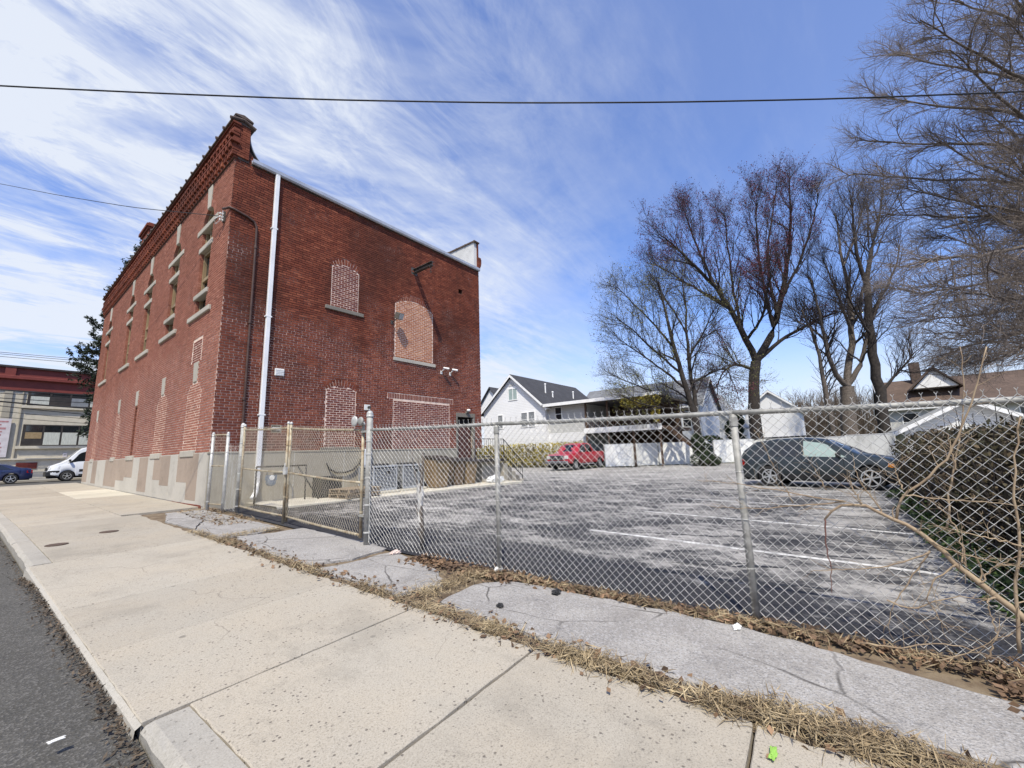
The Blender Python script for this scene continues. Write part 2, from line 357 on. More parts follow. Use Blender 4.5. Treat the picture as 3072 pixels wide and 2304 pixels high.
# cross street beyond the brick building
sheet('cross_street', -70, 60, [36.004, 40, 44, 48], 40, -0.10, M_ROAD, zf=lambda x, y: gz(min(x, 3), min(y, 36)))
sheet('far_pavement', -70, 60, [48.0, 49.0, 50.6], 20, 0.03, M_KERB, zf=lambda x, y: gz(min(x, 3), 36))
far_kerb = MB().box((-70, 47.85, .1), (60, 48.0, gz(3, 36)+.034)).build('far_kerb', M_KERB); far_kerb['kind'] = 'structure'

# sidewalk: one object per poured slab
walk = bpy.data.objects.new('sidewalk', None); COL.objects.link(walk); walk['kind'] = 'structure'
joints = [-5.2, -3.9, -2.6, -1.25, .42, 1.80, 3.12, 4.38, 5.78, 8.30, 10.2, 12.6]
def slab(mb, corners, th=.10):
    "bevelled slab with a slightly wavy rim"
    mb.prism([(x, y, z-th) for x, y, z in corners], (0, 0, th))
def slab_outline(y0, y1, xa, xb, gap=.010, n=14, seed=0, wav=.02):
    r = random.Random(seed); P = []
    sk = .055
    for i in range(n+1):
        t = i/n; x = xa(y0)+(xb(y0)-xa(y0))*t; P.append((x, y0+gap+sk*(x-.7)+r.uniform(-.004, .004)))
    for i in range(1, n):
        y = y0+(y1-y0)*i/n; P.append((xb(y)+r.uniform(-wav, wav)*(2 if r.random() < .2 else 1), y+sk*(xb(y)-.7)))
    for i in range(n+1):
        t = 1-i/n; x = xa(y1)+(xb(y1)-xa(y1))*t; P.append((x, y1-gap+sk*(x-.7)+r.uniform(-.004, .004)))
    for i in range(1, n):
        y = y1+(y0-y1)*i/n; P.append((xa(y)+r.uniform(-.004, .004), y+sk*(xa(y)-.7)))
    return P
for k, (a, b) in enumerate(zip(joints, joints[1:])):
    drive = 2.9 < (a+b)/2 < 8.2
    xa = (lambda y: kerb_x(y)+.005) if drive else (lambda y: kerb_x(y)+.215)
    mb = MB(); slab(mb, [(x, y, gz(x, y)+random.Random(k).uniform(0, .006)) for x, y in slab_outline(a, b, xa, walk_x, seed=k)])
    mb.build('slab', M_WALK, walk, bevel=.006)
# the walk widens past the fence and runs along the brick building
sl2 = [12.6, 15.0, 17.4, 20, 22.6, 25.2, 27.8, 30.4, 33.0, 35.6]
for k, (a, b) in enumerate(zip(sl2, sl2[1:])):
    mb = MB(); slab(mb, [(x, y, gz(x, y)+random.Random(k+50).uniform(0, .004)) for x, y in slab_outline(a, b, lambda y: kerb_x(y)+.215, lambda y: 2.05, seed=90+k, wav=.004)])
    mb.build('slab', M_WALK, walk, bevel=.006)
    mb = MB(); slab(mb, [(x, y, gz(x, y)+random.Random(k+70).uniform(0, .004)) for x, y in slab_outline(a if k else 12.9, b, lambda y: 2.065, lambda y: 3.56, seed=190+k, wav=.004)])
    mb.build('slab', M_APRON if k in (3, 4) else M_WALK, walk, bevel=.006)
sheet('walk_bedding', lambda y: kerb_x(y)+.02, 3.58, fr(-9, 36.0, 1), 4, -0.05, M_SOIL)
# kerb stones, with a dropped kerb across the driveway
kerb = bpy.data.objects.new('kerb', None); COL.objects.link(kerb); kerb['kind'] = 'structure'
ky = [-7.0, -5.2, -3.4, -1.6, .2, 2.0, 3.10]
for a, b in list(zip(ky, ky[1:])) + list(zip(fr(8.31, 35.6, 2.3), fr(8.31, 35.6, 2.3)[1:])):
    mb = MB(); r = random.Random(int(a*100)); ns = 10
    prof = [(0.012, -.17), (0.0, -.03), (.02, -.008), (.05, .002), (.205, .002), (.205, -.17)]
    P = []
    for i in range(ns+1):
        y = a+.006+(b-a-.012)*i/ns; j = r.uniform(-.008, .008); drop = 0
        if a > 8 and a < 8.1: drop = .0
        for q, (dx, dz) in enumerate(prof): P.append((kerb_x(y)+dx+(j if q in (1, 2) else 0), y, gz(kerb_x(y), y)+dz+(r.uniform(-.01, .004) if q in (1, 2) else 0)))
    k = len(prof); fs = [(i*k+j, i*k+(j+1) % k, (i+1)*k+(j+1) % k, (i+1)*k+j) for i in range(ns) for j in range(k)] + [tuple(range(k)), tuple(range(ns*k, ns*k+k))]
    mb.add(P, fs); mb.build('kerb_stone', M_KERB, kerb)
# the driveway lip slopes to the street
mb = MB()
for i in range(12):
    pass
ys = fr(3.115, 8.295, .42); P = []
for y in ys:
    for dx, dz in ((-.035, -.14), (-.022, -.02), (0.004, -.004), (.004, -.14)): P.append((kerb_x(y)+dx, y, gz(.6, y)+dz))
mb.add(P, [(i*4+j, i*4+(j+1) % 4, (i+1)*4+(j+1) % 4, (i+1)*4+j) for i in range(len(ys)-1) for j in range(4)]); mb.build('driveway_lip', M_KERB, kerb)

# verge of soil between walk and fence, with broken asphalt patches on it
sheet('verge_soil', lambda y: walk_x(y)-.04, lambda y: fence_x(y)+.12, fr(-6, 12.75, .5), 4, -0.022, M_SOIL)
path = bpy.data.objects.new('asphalt_strip', None); COL.objects.link(path); path['kind'] = 'structure'
def patch(pts, seed, z=.012):
    r = random.Random(seed); P = []
    n = len(pts)
    for i in range(n):
        (x0, y0), (x1, y1) = pts[i], pts[(i+1) % n]; d = math.hypot(x1-x0, y1-y0); k = max(2, int(d/.12))
        for j in range(k):
            t = j/k; P.append((x0+(x1-x0)*t+r.uniform(-.022, .022), y0+(y1-y0)*t+r.uniform(-.022, .022)))
    c = (sum(q[0] for q in P)/len(P), sum(q[1] for q in P)/len(P)); m = len(P); mb = MB()
    top = [(x, y, gz(x, y)+z-.008) for x, y in P]; inn = [(c[0]+(x-c[0])*.95, c[1]+(y-c[1])*.97, gz(x, y)+z) for x, y in P]; bot = [(x, y, gz(x, y)-.03) for x, y in P]
    mb.add(bot+top+inn, [(i, (i+1) % m, m+(i+1) % m, m+i) for i in range(m)] + [(m+i, m+(i+1) % m, 2*m+(i+1) % m, 2*m+i) for i in range(m)] + [tuple(range(2*m, 3*m))])
    return mb.build('asphalt_patch', M_PATH, path)
WX = lambda y, d=.14: (walk_x(y)+d, y)
FX = lambda y, d=-.16: (fence_x(y)+d, y)
patch([(2.55, 9.5), (2.95, 10.5), (3.5, 10.1), (3.45, 12.3), (2.75, 12.35), (2.45, 11.0)], 6)
patch([WX(9.25, .05), WX(8.25), (3.1, 8.1), (3.55, 8.35), (3.5, 9.9), (2.9, 10.3)], 1)
patch([(2.75, 8.05), WX(7.0), WX(5.45), (3.15, 5.2), FX(5.3, .02), FX(5.8, .1), FX(7.9, .1), (3.3, 7.9)], 2)
patch([WX(5.15, .12), WX(3.65, .12), (3.15, 3.45), FX(3.95, -.35), FX(4.9, -.1), FX(5.1, 0), (3.1, 5.05)], 3)
patch([(2.82, 3.15), WX(1.9, .15), WX(.9, .18), WX(-.35, .3), WX(-1.2, .45), (3.6, -1.25), FX(-.3, -.45), FX(.8, -.22), FX(2.0, -.20), FX(3.0, -.25), (3.35, 3.2)], 4)
patch([(3.35, -1.5), (3.1, -2.6), (3.7, -3.2), (3.95, -2.0)], 5)
# parking lot
lx = [3.55] + fr(3.9, 12, .9) + fr(13, 46, 3)
def lot_edge(y): return fence_x(y)-.02 if y < 12.7 else 14.3
ly = fr(-14, 5.5, .75)+fr(5.9, 12.7, .75)
sheet('parking_lot', lambda y: lot_edge(y), 40, ly, 44, .0, M_LOT)
sheet('parking_lot_rear', 14.3, 31.2, fr(12.7, 32, 2), 20, .0, M_LOT)
lines = bpy.data.objects.new('stall_markings', None); COL.objects.link(lines); lines['kind'] = 'structure'
for X in (6.62, 9.15, 11.95, 14.6, 17.9):
    a, b = (-.75, 3.55)
    if X > 15: a, b = -1.2, 3.2
    sheet('painted_line', X-.05, X+.05, fr(a, b, .5), 1, .004, M_LINE, kind=None, parent=lines)
# tar-sealed cracks
cracks = bpy.data.objects.new('sealed_cracks', None); COL.objects.link(cracks); cracks['kind'] = 'structure'
def crack(p0, p1, w_, seed):
    r = random.Random(seed); n = int(math.hypot(p1[0]-p0[0], p1[1]-p0[1])/.15)+2; mb = MB(); P = []; off = 0
    d = Vector((p1[0]-p0[0], p1[1]-p0[1], 0)).normalized(); nn = Vector((-d.y, d.x, 0))
    for i in range(n+1):
        t = i/n; off = off*.85+r.uniform(-.07, .07); c = Vector((p0[0]+(p1[0]-p0[0])*t, p0[1]+(p1[1]-p0[1])*t, 0))+nn*off; ww = w_*r.uniform(.4, 1.3)*(.3 if i in (0, n) else 1)
        for s in (-1, 1): q = c+nn*ww*s; P.append((q.x, q.y, gz(q.x, q.y)+.003))
    mb.add(P, [(2*i, 2*i+1, 2*i+3, 2*i+2) for i in range(n)]); mb.build('tar_seam', M_TAR, cracks)
for i, (a, b, w_) in enumerate([((5.6, 5.3), (7.4, 1.6), .035), ((7.4, 1.6), (7.9, -.7), .03), ((5.6, 1.25), (5.9, .62), .05), ((5.9, .62), (5.45, 1.9), .02), ((5.0, 2.1), (5.25, .2), .03),
        ((8.3, 5.2), (8.0, .2), .02), ((10.2, 6), (10.6, -.5), .025), ((6.9, .9), (7.15, -.3), .03), ((13.2, 7), (13.6, 0), .03), ((6.2, 8.0), (7.4, 4.0), .025), ((17, 9), (20, -1), .03), ((9.5, 7.5), (12, 3.5), .025)]):
    crack(a, b, w_, i)
# ------------------------------------------------------------------ brick building
BX0, BX1, BY0, BY1, FZ, WZ = 3.60, 14.04, 12.80, 33.70, 1.70, 10.25
BASEZ = gz(3.6, 12.8)
bld = thing('brick_building', (8.8, 20, .0), 'tall two-storey red brick building with arched street windows and white downspout', 'building')
CH, BL, JT = .0745, .226, .0145     # course height, brick pitch, joint
def wall_bricks(u0f, u1f, z0, z1, blocked, seed, header=7):
    "list of bricks (ua, ub, za, zb) on a wall plane, cut around the blocked shapes"
    r = random.Random(seed); out_ = []; k = 0; z = z0
    while z + CH <= z1 + .01:
        zm = z+CH/2; a0, a1 = u0f(zm), u1f(zm)
        iv = [(a0, a1)]
        for bf in blocked:
            for lo, hi in bf(zm):
                nv = []
                for a, b in iv:
                    if hi <= a or lo >= b: nv.append((a, b)); continue
                    if lo > a: nv.append((a, lo))
                    if hi < b: nv.append((hi, b))
                iv = nv
        pitch = BL/2 if k % header == header-1 else BL
        off = (BL/2 if k % 2 else 0) + (pitch*.25 if pitch < BL else 0)
        start = math.floor((a0-off)/pitch)*pitch+off
        for a, b in iv:
            j = math.floor((a-start)/pitch)
            while True:
                p0 = start+j*pitch; p1 = p0+pitch; j += 1
                if p0 >= b: break
                q0, q1 = max(p0, a)+JT/2, min(p1, b)-JT/2
                if q1-q0 > .03: out_.append((q0, q1, z+JT/2+r.uniform(-.0015, .0015), z+CH-JT/2+r.uniform(-.0015, .0015)))
        z += CH; k += 1
    return out_
def brick_mesh(mb, bricks, put, seed, lo=.008, hi=.015):
    r = random.Random(seed)
    for a, b, z0, z1 in bricks:
        d = r.uniform(lo, hi); t = r.uniform(-.003, .003)
        P = [put(a, z0, -.02), put(b, z0, -.02), put(b, z1, -.02), put(a, z1, -.02), put(a+.002, z0+.002, d), put(b-.002, z0+.002, d+t), put(b-.002, z1-.002, d+t), put(a+.002, z1-.002, d)]
        mb.add(P, [(4, 5, 6, 7), (0, 1, 5, 4), (1, 2, 6, 5), (2, 3, 7, 6), (3, 0, 4, 7)])
putR = lambda u, z, d: (u, BY0-d, z)          # rear wall, u = X
putS = lambda u, z, d: (BX0-d, u, z)          # street wall, u = Y
def rect(u0, u1, z0, z1): return lambda z: [(u0, u1)] if z0 <= z <= z1 else []
def seg_arch(u0, u1, z0, zs, rise):
    "opening with a segmental top"
    c = (u0+u1)/2; h = (u1-u0)/2; R = (h*h+rise*rise)/(2*rise)
    def f(z):
        if z0 <= z <= zs: return [(u0, u1)]
        if zs < z < zs+rise:
            w_ = math.sqrt(max(0, R*R-(z-(zs+rise-R))**2)); return [(c-w_, c+w_)]
        return []
    return f
def arch_pts(u0, u1, zs, rise, n=12, grow=0.0):
    c = (u0+u1)/2; h = (u1-u0)/2; R = (h*h+rise*rise)/(2*rise); zc_ = zs+rise-R; a = math.asin(min(1, h/R)) if rise < h else math.pi/2+math.asin(max(-1, min(1, (zc_-zs)/R)))*0
    if rise >= h*.999: a = math.pi/2
    return [(c+(R+grow)*math.sin(-a+2*a*i/n), zc_+(R+grow)*math.cos(-a+2*a*i/n)) for i in range(n+1)]
def voussoirs(mb, u0, u1, zs, rise, put, n, depth, d=.008, g0=.006):
    A = arch_pts(u0, u1, zs, rise, n, g0); B = arch_pts(u0, u1, zs, rise, n, depth)
    for i in range(n):
        l = lambda p, q, t: (p[0]+(q[0]-p[0])*t, p[1]+(q[1]-p[1])*t)
        c4 = [l(A[i], A[i+1], .07), l(A[i], A[i+1], .93), l(B[i], B[i+1], .93), l(B[i], B[i+1], .07)]
        P = [put(u, z, -.02) for u, z in c4]+[put(u, z, d+random.uniform(-.002, .002)) for u, z in c4]
        mb.add(P, [(4, 5, 6, 7), (0, 1, 5, 4), (1, 2, 6, 5), (2, 3, 7, 6), (3, 0, 4, 7)])

# ---- rear wall: mortar body, bricked-up openings, door
SW0, SW1 = 3.60, 4.30                     # parapet end and its swoop
def rear_r(z):
    if z <= WZ: return BX1
    t = (z-WZ)/1.25; return 3.95 + .42*max(0, 1-t*2.6)**2
openR = dict(A=(6.65, 7.66, 6.50, 7.93, .16), B=(9.22, 11.12, 5.17, 7.30, .28), C=(6.62, 7.68, 1.80, 3.66, .15))
doorR = (12.52, 13.48, 1.30, 3.03)
bigR = (9.20, 12.04, FZ, 3.55)
blockR = []
for k, (a, b, z0, zs, rise) in openR.items():
    blockR.append(seg_arch(a, b, z0, zs, rise)); blockR.append(seg_arch(a-.03, b+.03, zs-.02, zs-.01, rise+.23))
blockR += [rect(9.20, 12.04, FZ, 3.55), rect(8.95, 12.25, 3.55, 3.78), rect(12.42, 13.60, 1.2, 3.22), rect(12.65, 12.90, 8.73, 8.96), rect(5.05, 5.30, 2.25, 2.43)]
# mortar body in strips so that the door is a real recess
mb = MB()
def wstrip(x0, x1, z0, z1): mb.box((x0, BY0, z0), (x1, BY0+.32, z1))
wstrip(BX0+.001, 12.42, FZ, 3.22); wstrip(13.60, BX1-.001, FZ, 3.22); wstrip(BX0+.001, BX1-.001, 3.2201, 8.73)
wstrip(BX0+.001, 12.65, 8.7301, 8.96); wstrip(12.90, BX1-.001, 8.7301, 8.96); wstrip(BX0+.001, BX1-.001, 8.9601, WZ)
mb.box((12.6, BY0+.25, 8.6), (12.95, BY0+.31, 9.0))
mb.build('rear_wall', M_MORTAR, bld)
mb = MB(); mb.prism([(BX0+.001, BY0, WZ+.0005)]+[(rear_r(WZ+.001+i*.1), BY0, WZ+.0005+i*.1) for i in range(13)]+[(BX0+.001, BY0, WZ+1.2005)], (0, .5, 0)); mb.build('parapet_end', M_MORTAR, bld)
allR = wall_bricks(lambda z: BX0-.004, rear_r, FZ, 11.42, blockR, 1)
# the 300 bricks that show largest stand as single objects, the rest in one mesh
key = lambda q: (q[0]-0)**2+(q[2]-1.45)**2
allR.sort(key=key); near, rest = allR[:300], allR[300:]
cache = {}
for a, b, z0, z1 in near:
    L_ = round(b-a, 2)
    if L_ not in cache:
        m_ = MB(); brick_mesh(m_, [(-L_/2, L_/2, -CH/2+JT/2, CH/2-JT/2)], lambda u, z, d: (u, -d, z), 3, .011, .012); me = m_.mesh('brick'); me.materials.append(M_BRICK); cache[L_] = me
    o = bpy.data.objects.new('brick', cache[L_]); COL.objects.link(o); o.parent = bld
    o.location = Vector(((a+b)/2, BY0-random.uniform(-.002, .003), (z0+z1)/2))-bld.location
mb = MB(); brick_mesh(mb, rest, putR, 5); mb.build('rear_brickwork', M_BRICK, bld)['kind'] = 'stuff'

def infill(name, op, mat, seed, depth=.035):
    a, b, z0, zs, rise = op; P = [(a, z0)] + arch_pts(a, b, zs, rise, 12) + [(b, z0)]
    m_ = MB(); m_.prism([putR(u, z, .0015) for u, z in P], (0, .02, 0)); f = m_.build(name, M_MORTAR_PALE, bld)
    ins = seg_arch(a+.012, b-.012, z0, zs, rise-.01)
    L_ = []
    for q in wall_bricks(lambda z: (ins(z) or [(0, 0)])[0][0], lambda z: (ins(z) or [(0, -1)])[0][1], z0+.004, zs+rise, [], seed, header=99):
        L_.append((q[0]+.001, q[1]-.001, q[2]+.001, q[3]-.001))
    m_ = MB(); brick_mesh(m_, L_, putR, seed, .004, .008); m_.build('infill_brickwork', mat, f)['kind'] = 'stuff'
    A_ = arch_pts(a, b, zs, rise, 14, .001); B_ = arch_pts(a, b, zs, rise, 14, .235); m_ = MB(); m_.prism([putR(u, z, .001) for u, z in A_]+[putR(u, z, .001) for u, z in B_[::-1]], (0, .015, 0)); m_.build('arch_bed', M_MORTAR_PALE, f)
    m_ = MB(); voussoirs(m_, a, b, zs, rise, putR, max(9, int((b-a)/.085)), .115); voussoirs(m_, a, b, zs, rise, putR, max(9, int((b-a)/.085)), .225, g0=.122); m_.build('brick_arch', M_BRICK, f)['kind'] = 'stuff'
    return f
infill('bricked_up_window', openR['A'], M_BRICK_IN, 11)
infill('bricked_up_window', openR['B'], M_BRICK_OR, 12)
infill('bricked_up_window', openR['C'], M_BRICK_IN, 13)
MB().box((6.46, BY0-.07, 6.36), (7.86, BY0+.02, 6.485)).build('window_sill', M_STONE_DARK, bld, bevel=.01)
MB().box((9.17, BY0-.05, 5.02), (11.24, BY0+.02, 5.155)).build('window_sill', M_STONE, bld, bevel=.01)
MB().box((6.50, BY0-.07, 1.705), (7.84, BY0+.02, 1.79)).build('window_sill', M_STONE_DARK, bld, bevel=.008)
# wide blocked doorway with a row of upright bricks over it
m_ = MB(); m_.box((9.20, BY0-.0015, FZ), (12.04, BY0+.02, 3.55)); f = m_.build('bricked_up_doorway', M_MORTAR_PALE, bld)
L_ = wall_bricks(lambda z: 9.215, lambda z: 12.025, FZ+.004, 3.545, [], 21, header=99); m_ = MB(); brick_mesh(m_, L_, putR, 22, .004, .008); m_.build('infill_brickwork', M_BRICK_IN, f)['kind'] = 'stuff'
m_ = MB(); m_.box((8.95, BY0-.0015, 3.5501), (12.25, BY0+.02, 3.78)); m_.build('lintel_bed', M_MORTAR_PALE, f)
m_ = MB(); brick_mesh(m_, [(8.97+i*.0745, 8.97+i*.0745+.06, 3.575, 3.76) for i in range(44)], putR, 23, .006, .010); m_.build('upright_brick_course', M_BRICK_IN, f)['kind'] = 'stuff'
# pale repointing seams at the sides
# door with stone head and jambs
M_DOOR = simple('brown_door_paint', (.075, .032, .026), (.10, .042, .033), 3, .55, spec=.4)
M_DARK = simple('dark_recess', (.012, .010, .009), (.02, .017, .015), 3, .9)
fr_ = MB(); fr_.box((12.42, BY0-.02, 3.04), (13.60, BY0+.10, 3.22)); fr_.box((12.42, BY0-.015, 1.2), (12.52, BY0+.12, 3.0395)); fr_.box((13.48, BY0-.015, 1.2), (13.60, BY0+.12, 3.0395))
fr_.build('door_surround', M_STONE_DARK, bld, bevel=.008)
MB().box((12.40, BY0+.26, 1.0), (13.62, BY0+.30, 3.25)).build('door_recess_back', M_DARK, bld)
d_ = MB().box((12.525, BY0+.16, 1.25), (13.475, BY0+.21, 2.72)).build('door', M_DOOR, bld, bevel=.006)
MB().lathe([(.0, -.03), (.03, -.028), (.035, 0), (.02, .02)], (13.36, BY0+.14, 2.05), 10, 'y').build('handle', simple('tarnished_brass', (.35, .28, .16), None, rough=.4, metal=.9), d_)
MB().box((12.80, BY0+.154, 2.05), (13.18, BY0+.161, 2.55)).build('door_panel', M_DOOR, d_)

# ---- rear foundation with rendered panels
m_ = MB(); m_.box((BX0-.02, BY0-.06, -.1), (12.42, BY0+.3, FZ-.001)); m_.box((12.42, BY0-.0, -.1), (BX1+.02, BY0+.3, 1.199)); fo = m_.build('rear_foundation', M_FOUND_GREY, bld, bevel=.01)
M_SEAM = simple('pale_seam', (.55, .53, .48), (.45, .43, .38), 8, .9)
for X in (5.72, 7.30, 8.62, 9.88, 11.3): MB().box((X-.008, BY0-.063, gz(X, 12.7)), (X+.008, BY0-.055, FZ-.01)).build('panel_seam', M_SEAM, fo)
MB().box((BX0-.05, BY0-.075, FZ-.045), (12.42, BY0-.002, FZ+.005)).build('water_table', M_FOUND_GREY, bld, bevel=.006)

# ---- gutter, downspout, pipes
M_WHITE = simple('white_painted_metal', (.78, .78, .77), (.70, .70, .69), 2, .4, spec=.4)
M_RUSTPIPE = simple('brown_conduit', (.055, .030, .024), (.085, .048, .038), 6, .6)
g_ = MB(); prof = [(0, -.03), (-.03, -.105), (-.09, -.115), (-.125, -.07), (-.13, .03), (-.112, .03), (-.105, -.05), (-.03, -.06), (-.01, .03)]
g_.prism([(4.02, BY0-.012+dy, 10.33+dz) for dy, dz in prof], (10.0, 0, 0)); g_.build('gutter', simple('grey_gutter_metal', (.50, .51, .53), (.40, .41, .43), 2, .35, metal=.3), bld)
M_BOARD = simple('dark_fascia', (.055, .045, .04), (.08, .065, .055), 3, .8)
MB().box((4.02, BY0-.011, 10.18), (14.02, BY0+.05, 10.34)).build('fascia', M_BOARD, bld)
ds = MB(); ds.box((4.68, BY0-.135, .82), (4.80, BY0-.04, 10.21)); ds.box((4.68, BY0-.135, 10.2101), (4.80, BY0-.06, 10.24))
D_ = ds.build('downspout', M_WHITE, bld, bevel=.012, bseg=2)
m_ = MB()
e0 = [(4.74, BY0-.0875, .84), (4.735, BY0-.10, .72), (4.70, BY0-.16, .60), (4.62, BY0-.27, .50), (4.56, BY0-.36, .47)]
m_.tube(e0, [.062, .064, .064, .064, .066], 10); m_.build('elbow', M_WHITE, D_, smooth=True)
for z in (2.7, 5.6, 8.4): MB().box((4.655, BY0-.139, z), (4.825, BY0-.02, z+.04)).build('strap', M_WHITE, D_)
cp = MB(); yy = BY0-.05
cp.tube([(BX0-.12, BY0+.25, 8.62), (BX0-.06, BY0+.10, 8.61), (BX0-.035, BY0-.02, 8.60), (BX0+.05, yy, 8.58), (4.02, yy, 8.50), (4.20, yy, 8.42), (4.27, yy, 8.28), (4.28, yy, 8.0), (4.30, yy, 2.2), (4.30, yy, .55)], .034, 8)
P_ = cp.build('conduit', M_RUSTPIPE, bld, smooth=True)
for z in (7.6, 5.3, 3.1): MB().lathe([(.044, 0), (.047, .01), (.047, .07), (.044, .08)], (4.285, yy, z), 10).build('coupling', M_RUSTPIPE, P_)
# vents
M_PLASTIC = simple('white_plastic', (.74, .74, .71), (.66, .66, .63), 3, .5)
v_ = MB().box((5.04, BY0-.05, 3.90), (5.30, BY0-.002, 4.12)).build('dryer_vent', M_PLASTIC, bld, bevel=.008)
for i in range(4): MB().box((5.06, BY0-.062, 3.925+i*.047), (5.28, BY0-.0505, 3.945+i*.047)).build('louvre', M_PLASTIC, v_)
v_ = MB(); v_.box((5.06, BY0+.01, 2.25), (5.30, BY0+.03, 2.43)); v_.box((5.04, BY0-.02, 2.43), (5.32, BY0+.01, 2.455)); v_.box((5.04, BY0-.02, 2.23), (5.32, BY0+.01, 2.2495)); v_.box((5.04, BY0-.02, 2.25), (5.065, BY0+.01, 2.4295)); v_.box((5.295, BY0-.02, 2.25), (5.32, BY0+.01, 2.4295))
v_ = v_.build('foundation_vent', [M_FOUND_GREY], bld)
MB().box((5.066, BY0-.002, 2.252), (5.294, BY0+.006, 2.428)).build('vent_opening', M_DARK, v_)
for i in range(2): MB().box((5.066, BY0-.018, 2.30+i*.06), (5.294, BY0-.004, 2.322+i*.06)).build('slat', M_PLASTIC, v_)
# iron hoist beam with a hook
M_IRON = simple('weathered_iron', (.060, .056, .052), (.12, .115, .105), 7, .6, metal=.4)
bb = MB(); bb.box((10.06, BY0-1.12, 8.82), (10.20, BY0+.02, 8.84)); bb.box((10.06, BY0-1.12, 8.97), (10.20, BY0+.02, 8.99)); bb.box((10.12, BY0-1.12, 8.8401), (10.14, BY0+.02, 8.9699)); bb.box((9.98, BY0-.015, 8.75), (10.28, BY0-.0, 9.05))
bm_ = bb.build('hoist_beam', M_IRON, bld)
hk = MB(); hk.tube([(10.13, BY0-1.02, 8.82), (10.13, BY0-1.02, 8.66), (10.13, BY0-.98, 8.60), (10.13, BY0-1.03, 8.54), (10.13, BY0-1.08, 8.58)], .014, 6); hk.tube([(10.13+.06*math.cos(a*.6), BY0-1.02, 8.80+.06*math.sin(a*.6)) for a in range(11)], .012, 6); hk.build('hook', M_IRON, bm_)
# east parapet, white inside, dark coping
ep = MB(); ep.box((13.80, BY0+.06, WZ+.001), (14.035, BY1, 11.72)); ep.build('east_parapet', simple('white_stucco', (.62, .62, .61), (.50, .50, .49), 1.2, .9, bump=.3), bld)
ct = MB()
for i in range(34): y = BY0+.0+i*.62; ct.box((13.75, y+.01, 11.721), (14.09, y+.60, 11.79)); ct.tube([(13.74, y, 11.755), (14.10, y, 11.755)], .05, 8)
ct.build('coping_tiles', M_COPE, bld)
cb = MB()
for i, (a, d) in enumerate([(10.30, .03), (10.375, .06), (10.45, .09), (10.525, .12), (10.60, .14), (10.675, .15), (10.75, .15), (10.825, .15), (10.90, .13)]): cb.box((14.0, BY0-.03-d*.2, a), (14.05+d, BY0+.35, a+.07))
cb.build('corbel', M_BRICK, bld); MB().box((13.99, BY0-.01, 10.24), (14.05, BY0+.35, 11.7)).build('parapet_quoin', M_BRICK, bld)
# ---- street wall (plane X = 3.60) with arched windows, blocked niches and corbelled cornice
WC = [14.77, 18.22, 22.10, 25.60, 31.15]      # window centres along the street
WH = .50                                       # half width
TOPZ = 10.20
blockS = []
for i, c in enumerate(WC):
    lowz = 5.95
    blockS.append(rect(c-WH, c+WH, lowz, 8.92)); blockS.append(seg_arch(c-WH, c+WH, 8.92, 8.93, .499))
    blockS.append(seg_arch(c-WH-.005, c+WH+.005, 8.95, 8.96, WH+.235))
    blockS.append(rect(c-1.02, c+1.02, 5.79, 5.95)); blockS.append(rect(c-.95, c+.95, 8.72, 8.90)); blockS.append(rect(c-.62, c+.62, 8.02, 8.20))
    if i < 2: blockS.append(rect(c-.62, c+.62, 6.44, 6.60))
    blockS.append(lambda z, c=c: [(c-.13-.09*(z-9.45), c+.13+.09*(z-9.45))] if 9.40 < z < 10.15 else [])
NC = [14.55, 18.05, 22.0, 25.5, 31.2]          # lower niches
for i, c in enumerate(NC):
    h = .62 if i < 2 else .50
    if i == 2: blockS.append(rect(c-.28, c+.28, FZ, 3.72))
    else: blockS.append(seg_arch(c-h, c+h, FZ, 3.50, .28))
    blockS.append(lambda z, c=c: [(c-.15-.05*(z-3.8), c+.15+.05*(z-3.8))] if 3.76 < z < 4.36 else [])
blockS.append(rect(14.2, 15.1, 4.36, 5.1))
mb = MB(); ths = .30
def sstrip(y0, y1, z0, z1): mb.box((BX0, y0, z0), (BX0+ths, y1, z1))
# body around the openings
zs_ = [FZ, 3.72, 5.95, 9.44, TOPZ]
s22 = (NC[2]-.28, NC[2]+.28)
sstrip(BY0+.001, s22[0], FZ, 3.72); sstrip(s22[1], BY1, FZ, 3.72); sstrip(BY0+.001, BY1, 3.7201, 5.95)
cuts = [BY0+.001]
for c in WC: cuts += [c-WH, c+WH]
cuts.append(BY1)
for a, b in zip(cuts[::2], cuts[1::2]): sstrip(a, b, 5.9501, 9.44)
for c in WC:       # spandrels over each arch
    A = arch_pts(c-WH, c+WH, 8.94, .4999, 20)
    for (u0, z0), (u1, z1) in zip(A, A[1:]):
        if abs(u1-u0) > 1e-4: mb.prism([(BX0, u0, max(z0, 8.94)), (BX0, u1, max(z1, 8.94)), (BX0, u1, 9.44), (BX0, u0, 9.44)], (ths, 0, 0))
sstrip(BY0+.001, BY1, 9.4401, TOPZ)
mb.build('street_wall', M_MORTAR_ST, bld)
allS = wall_bricks(lambda z: BY0-.004, lambda z: BY1, FZ, TOPZ, blockS, 2)
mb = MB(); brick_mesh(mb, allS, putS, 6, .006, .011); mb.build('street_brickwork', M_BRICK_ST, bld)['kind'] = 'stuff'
MB().box((BX0+.26, s22[0], FZ), (BX0+.299, s22[1], 3.72)).build('niche_back', M_BRICK_ST, bld)
mb = MB()
for s in s22:
    sg = 1 if s < NC[2] else -1
    for k in range(27): mb.box((BX0-.003, s, FZ+k*CH+.005), (BX0+.255, s+sg*(.10 if k % 2 else .085), FZ+k*CH+CH-.006))
mb.build('niche_jambs', M_BRICK_ST, bld)['kind'] = 'stuff'
M_FRAME = simple('tan_window_paint', (.24, .17, .09), (.30, .22, .12), 4, .6)
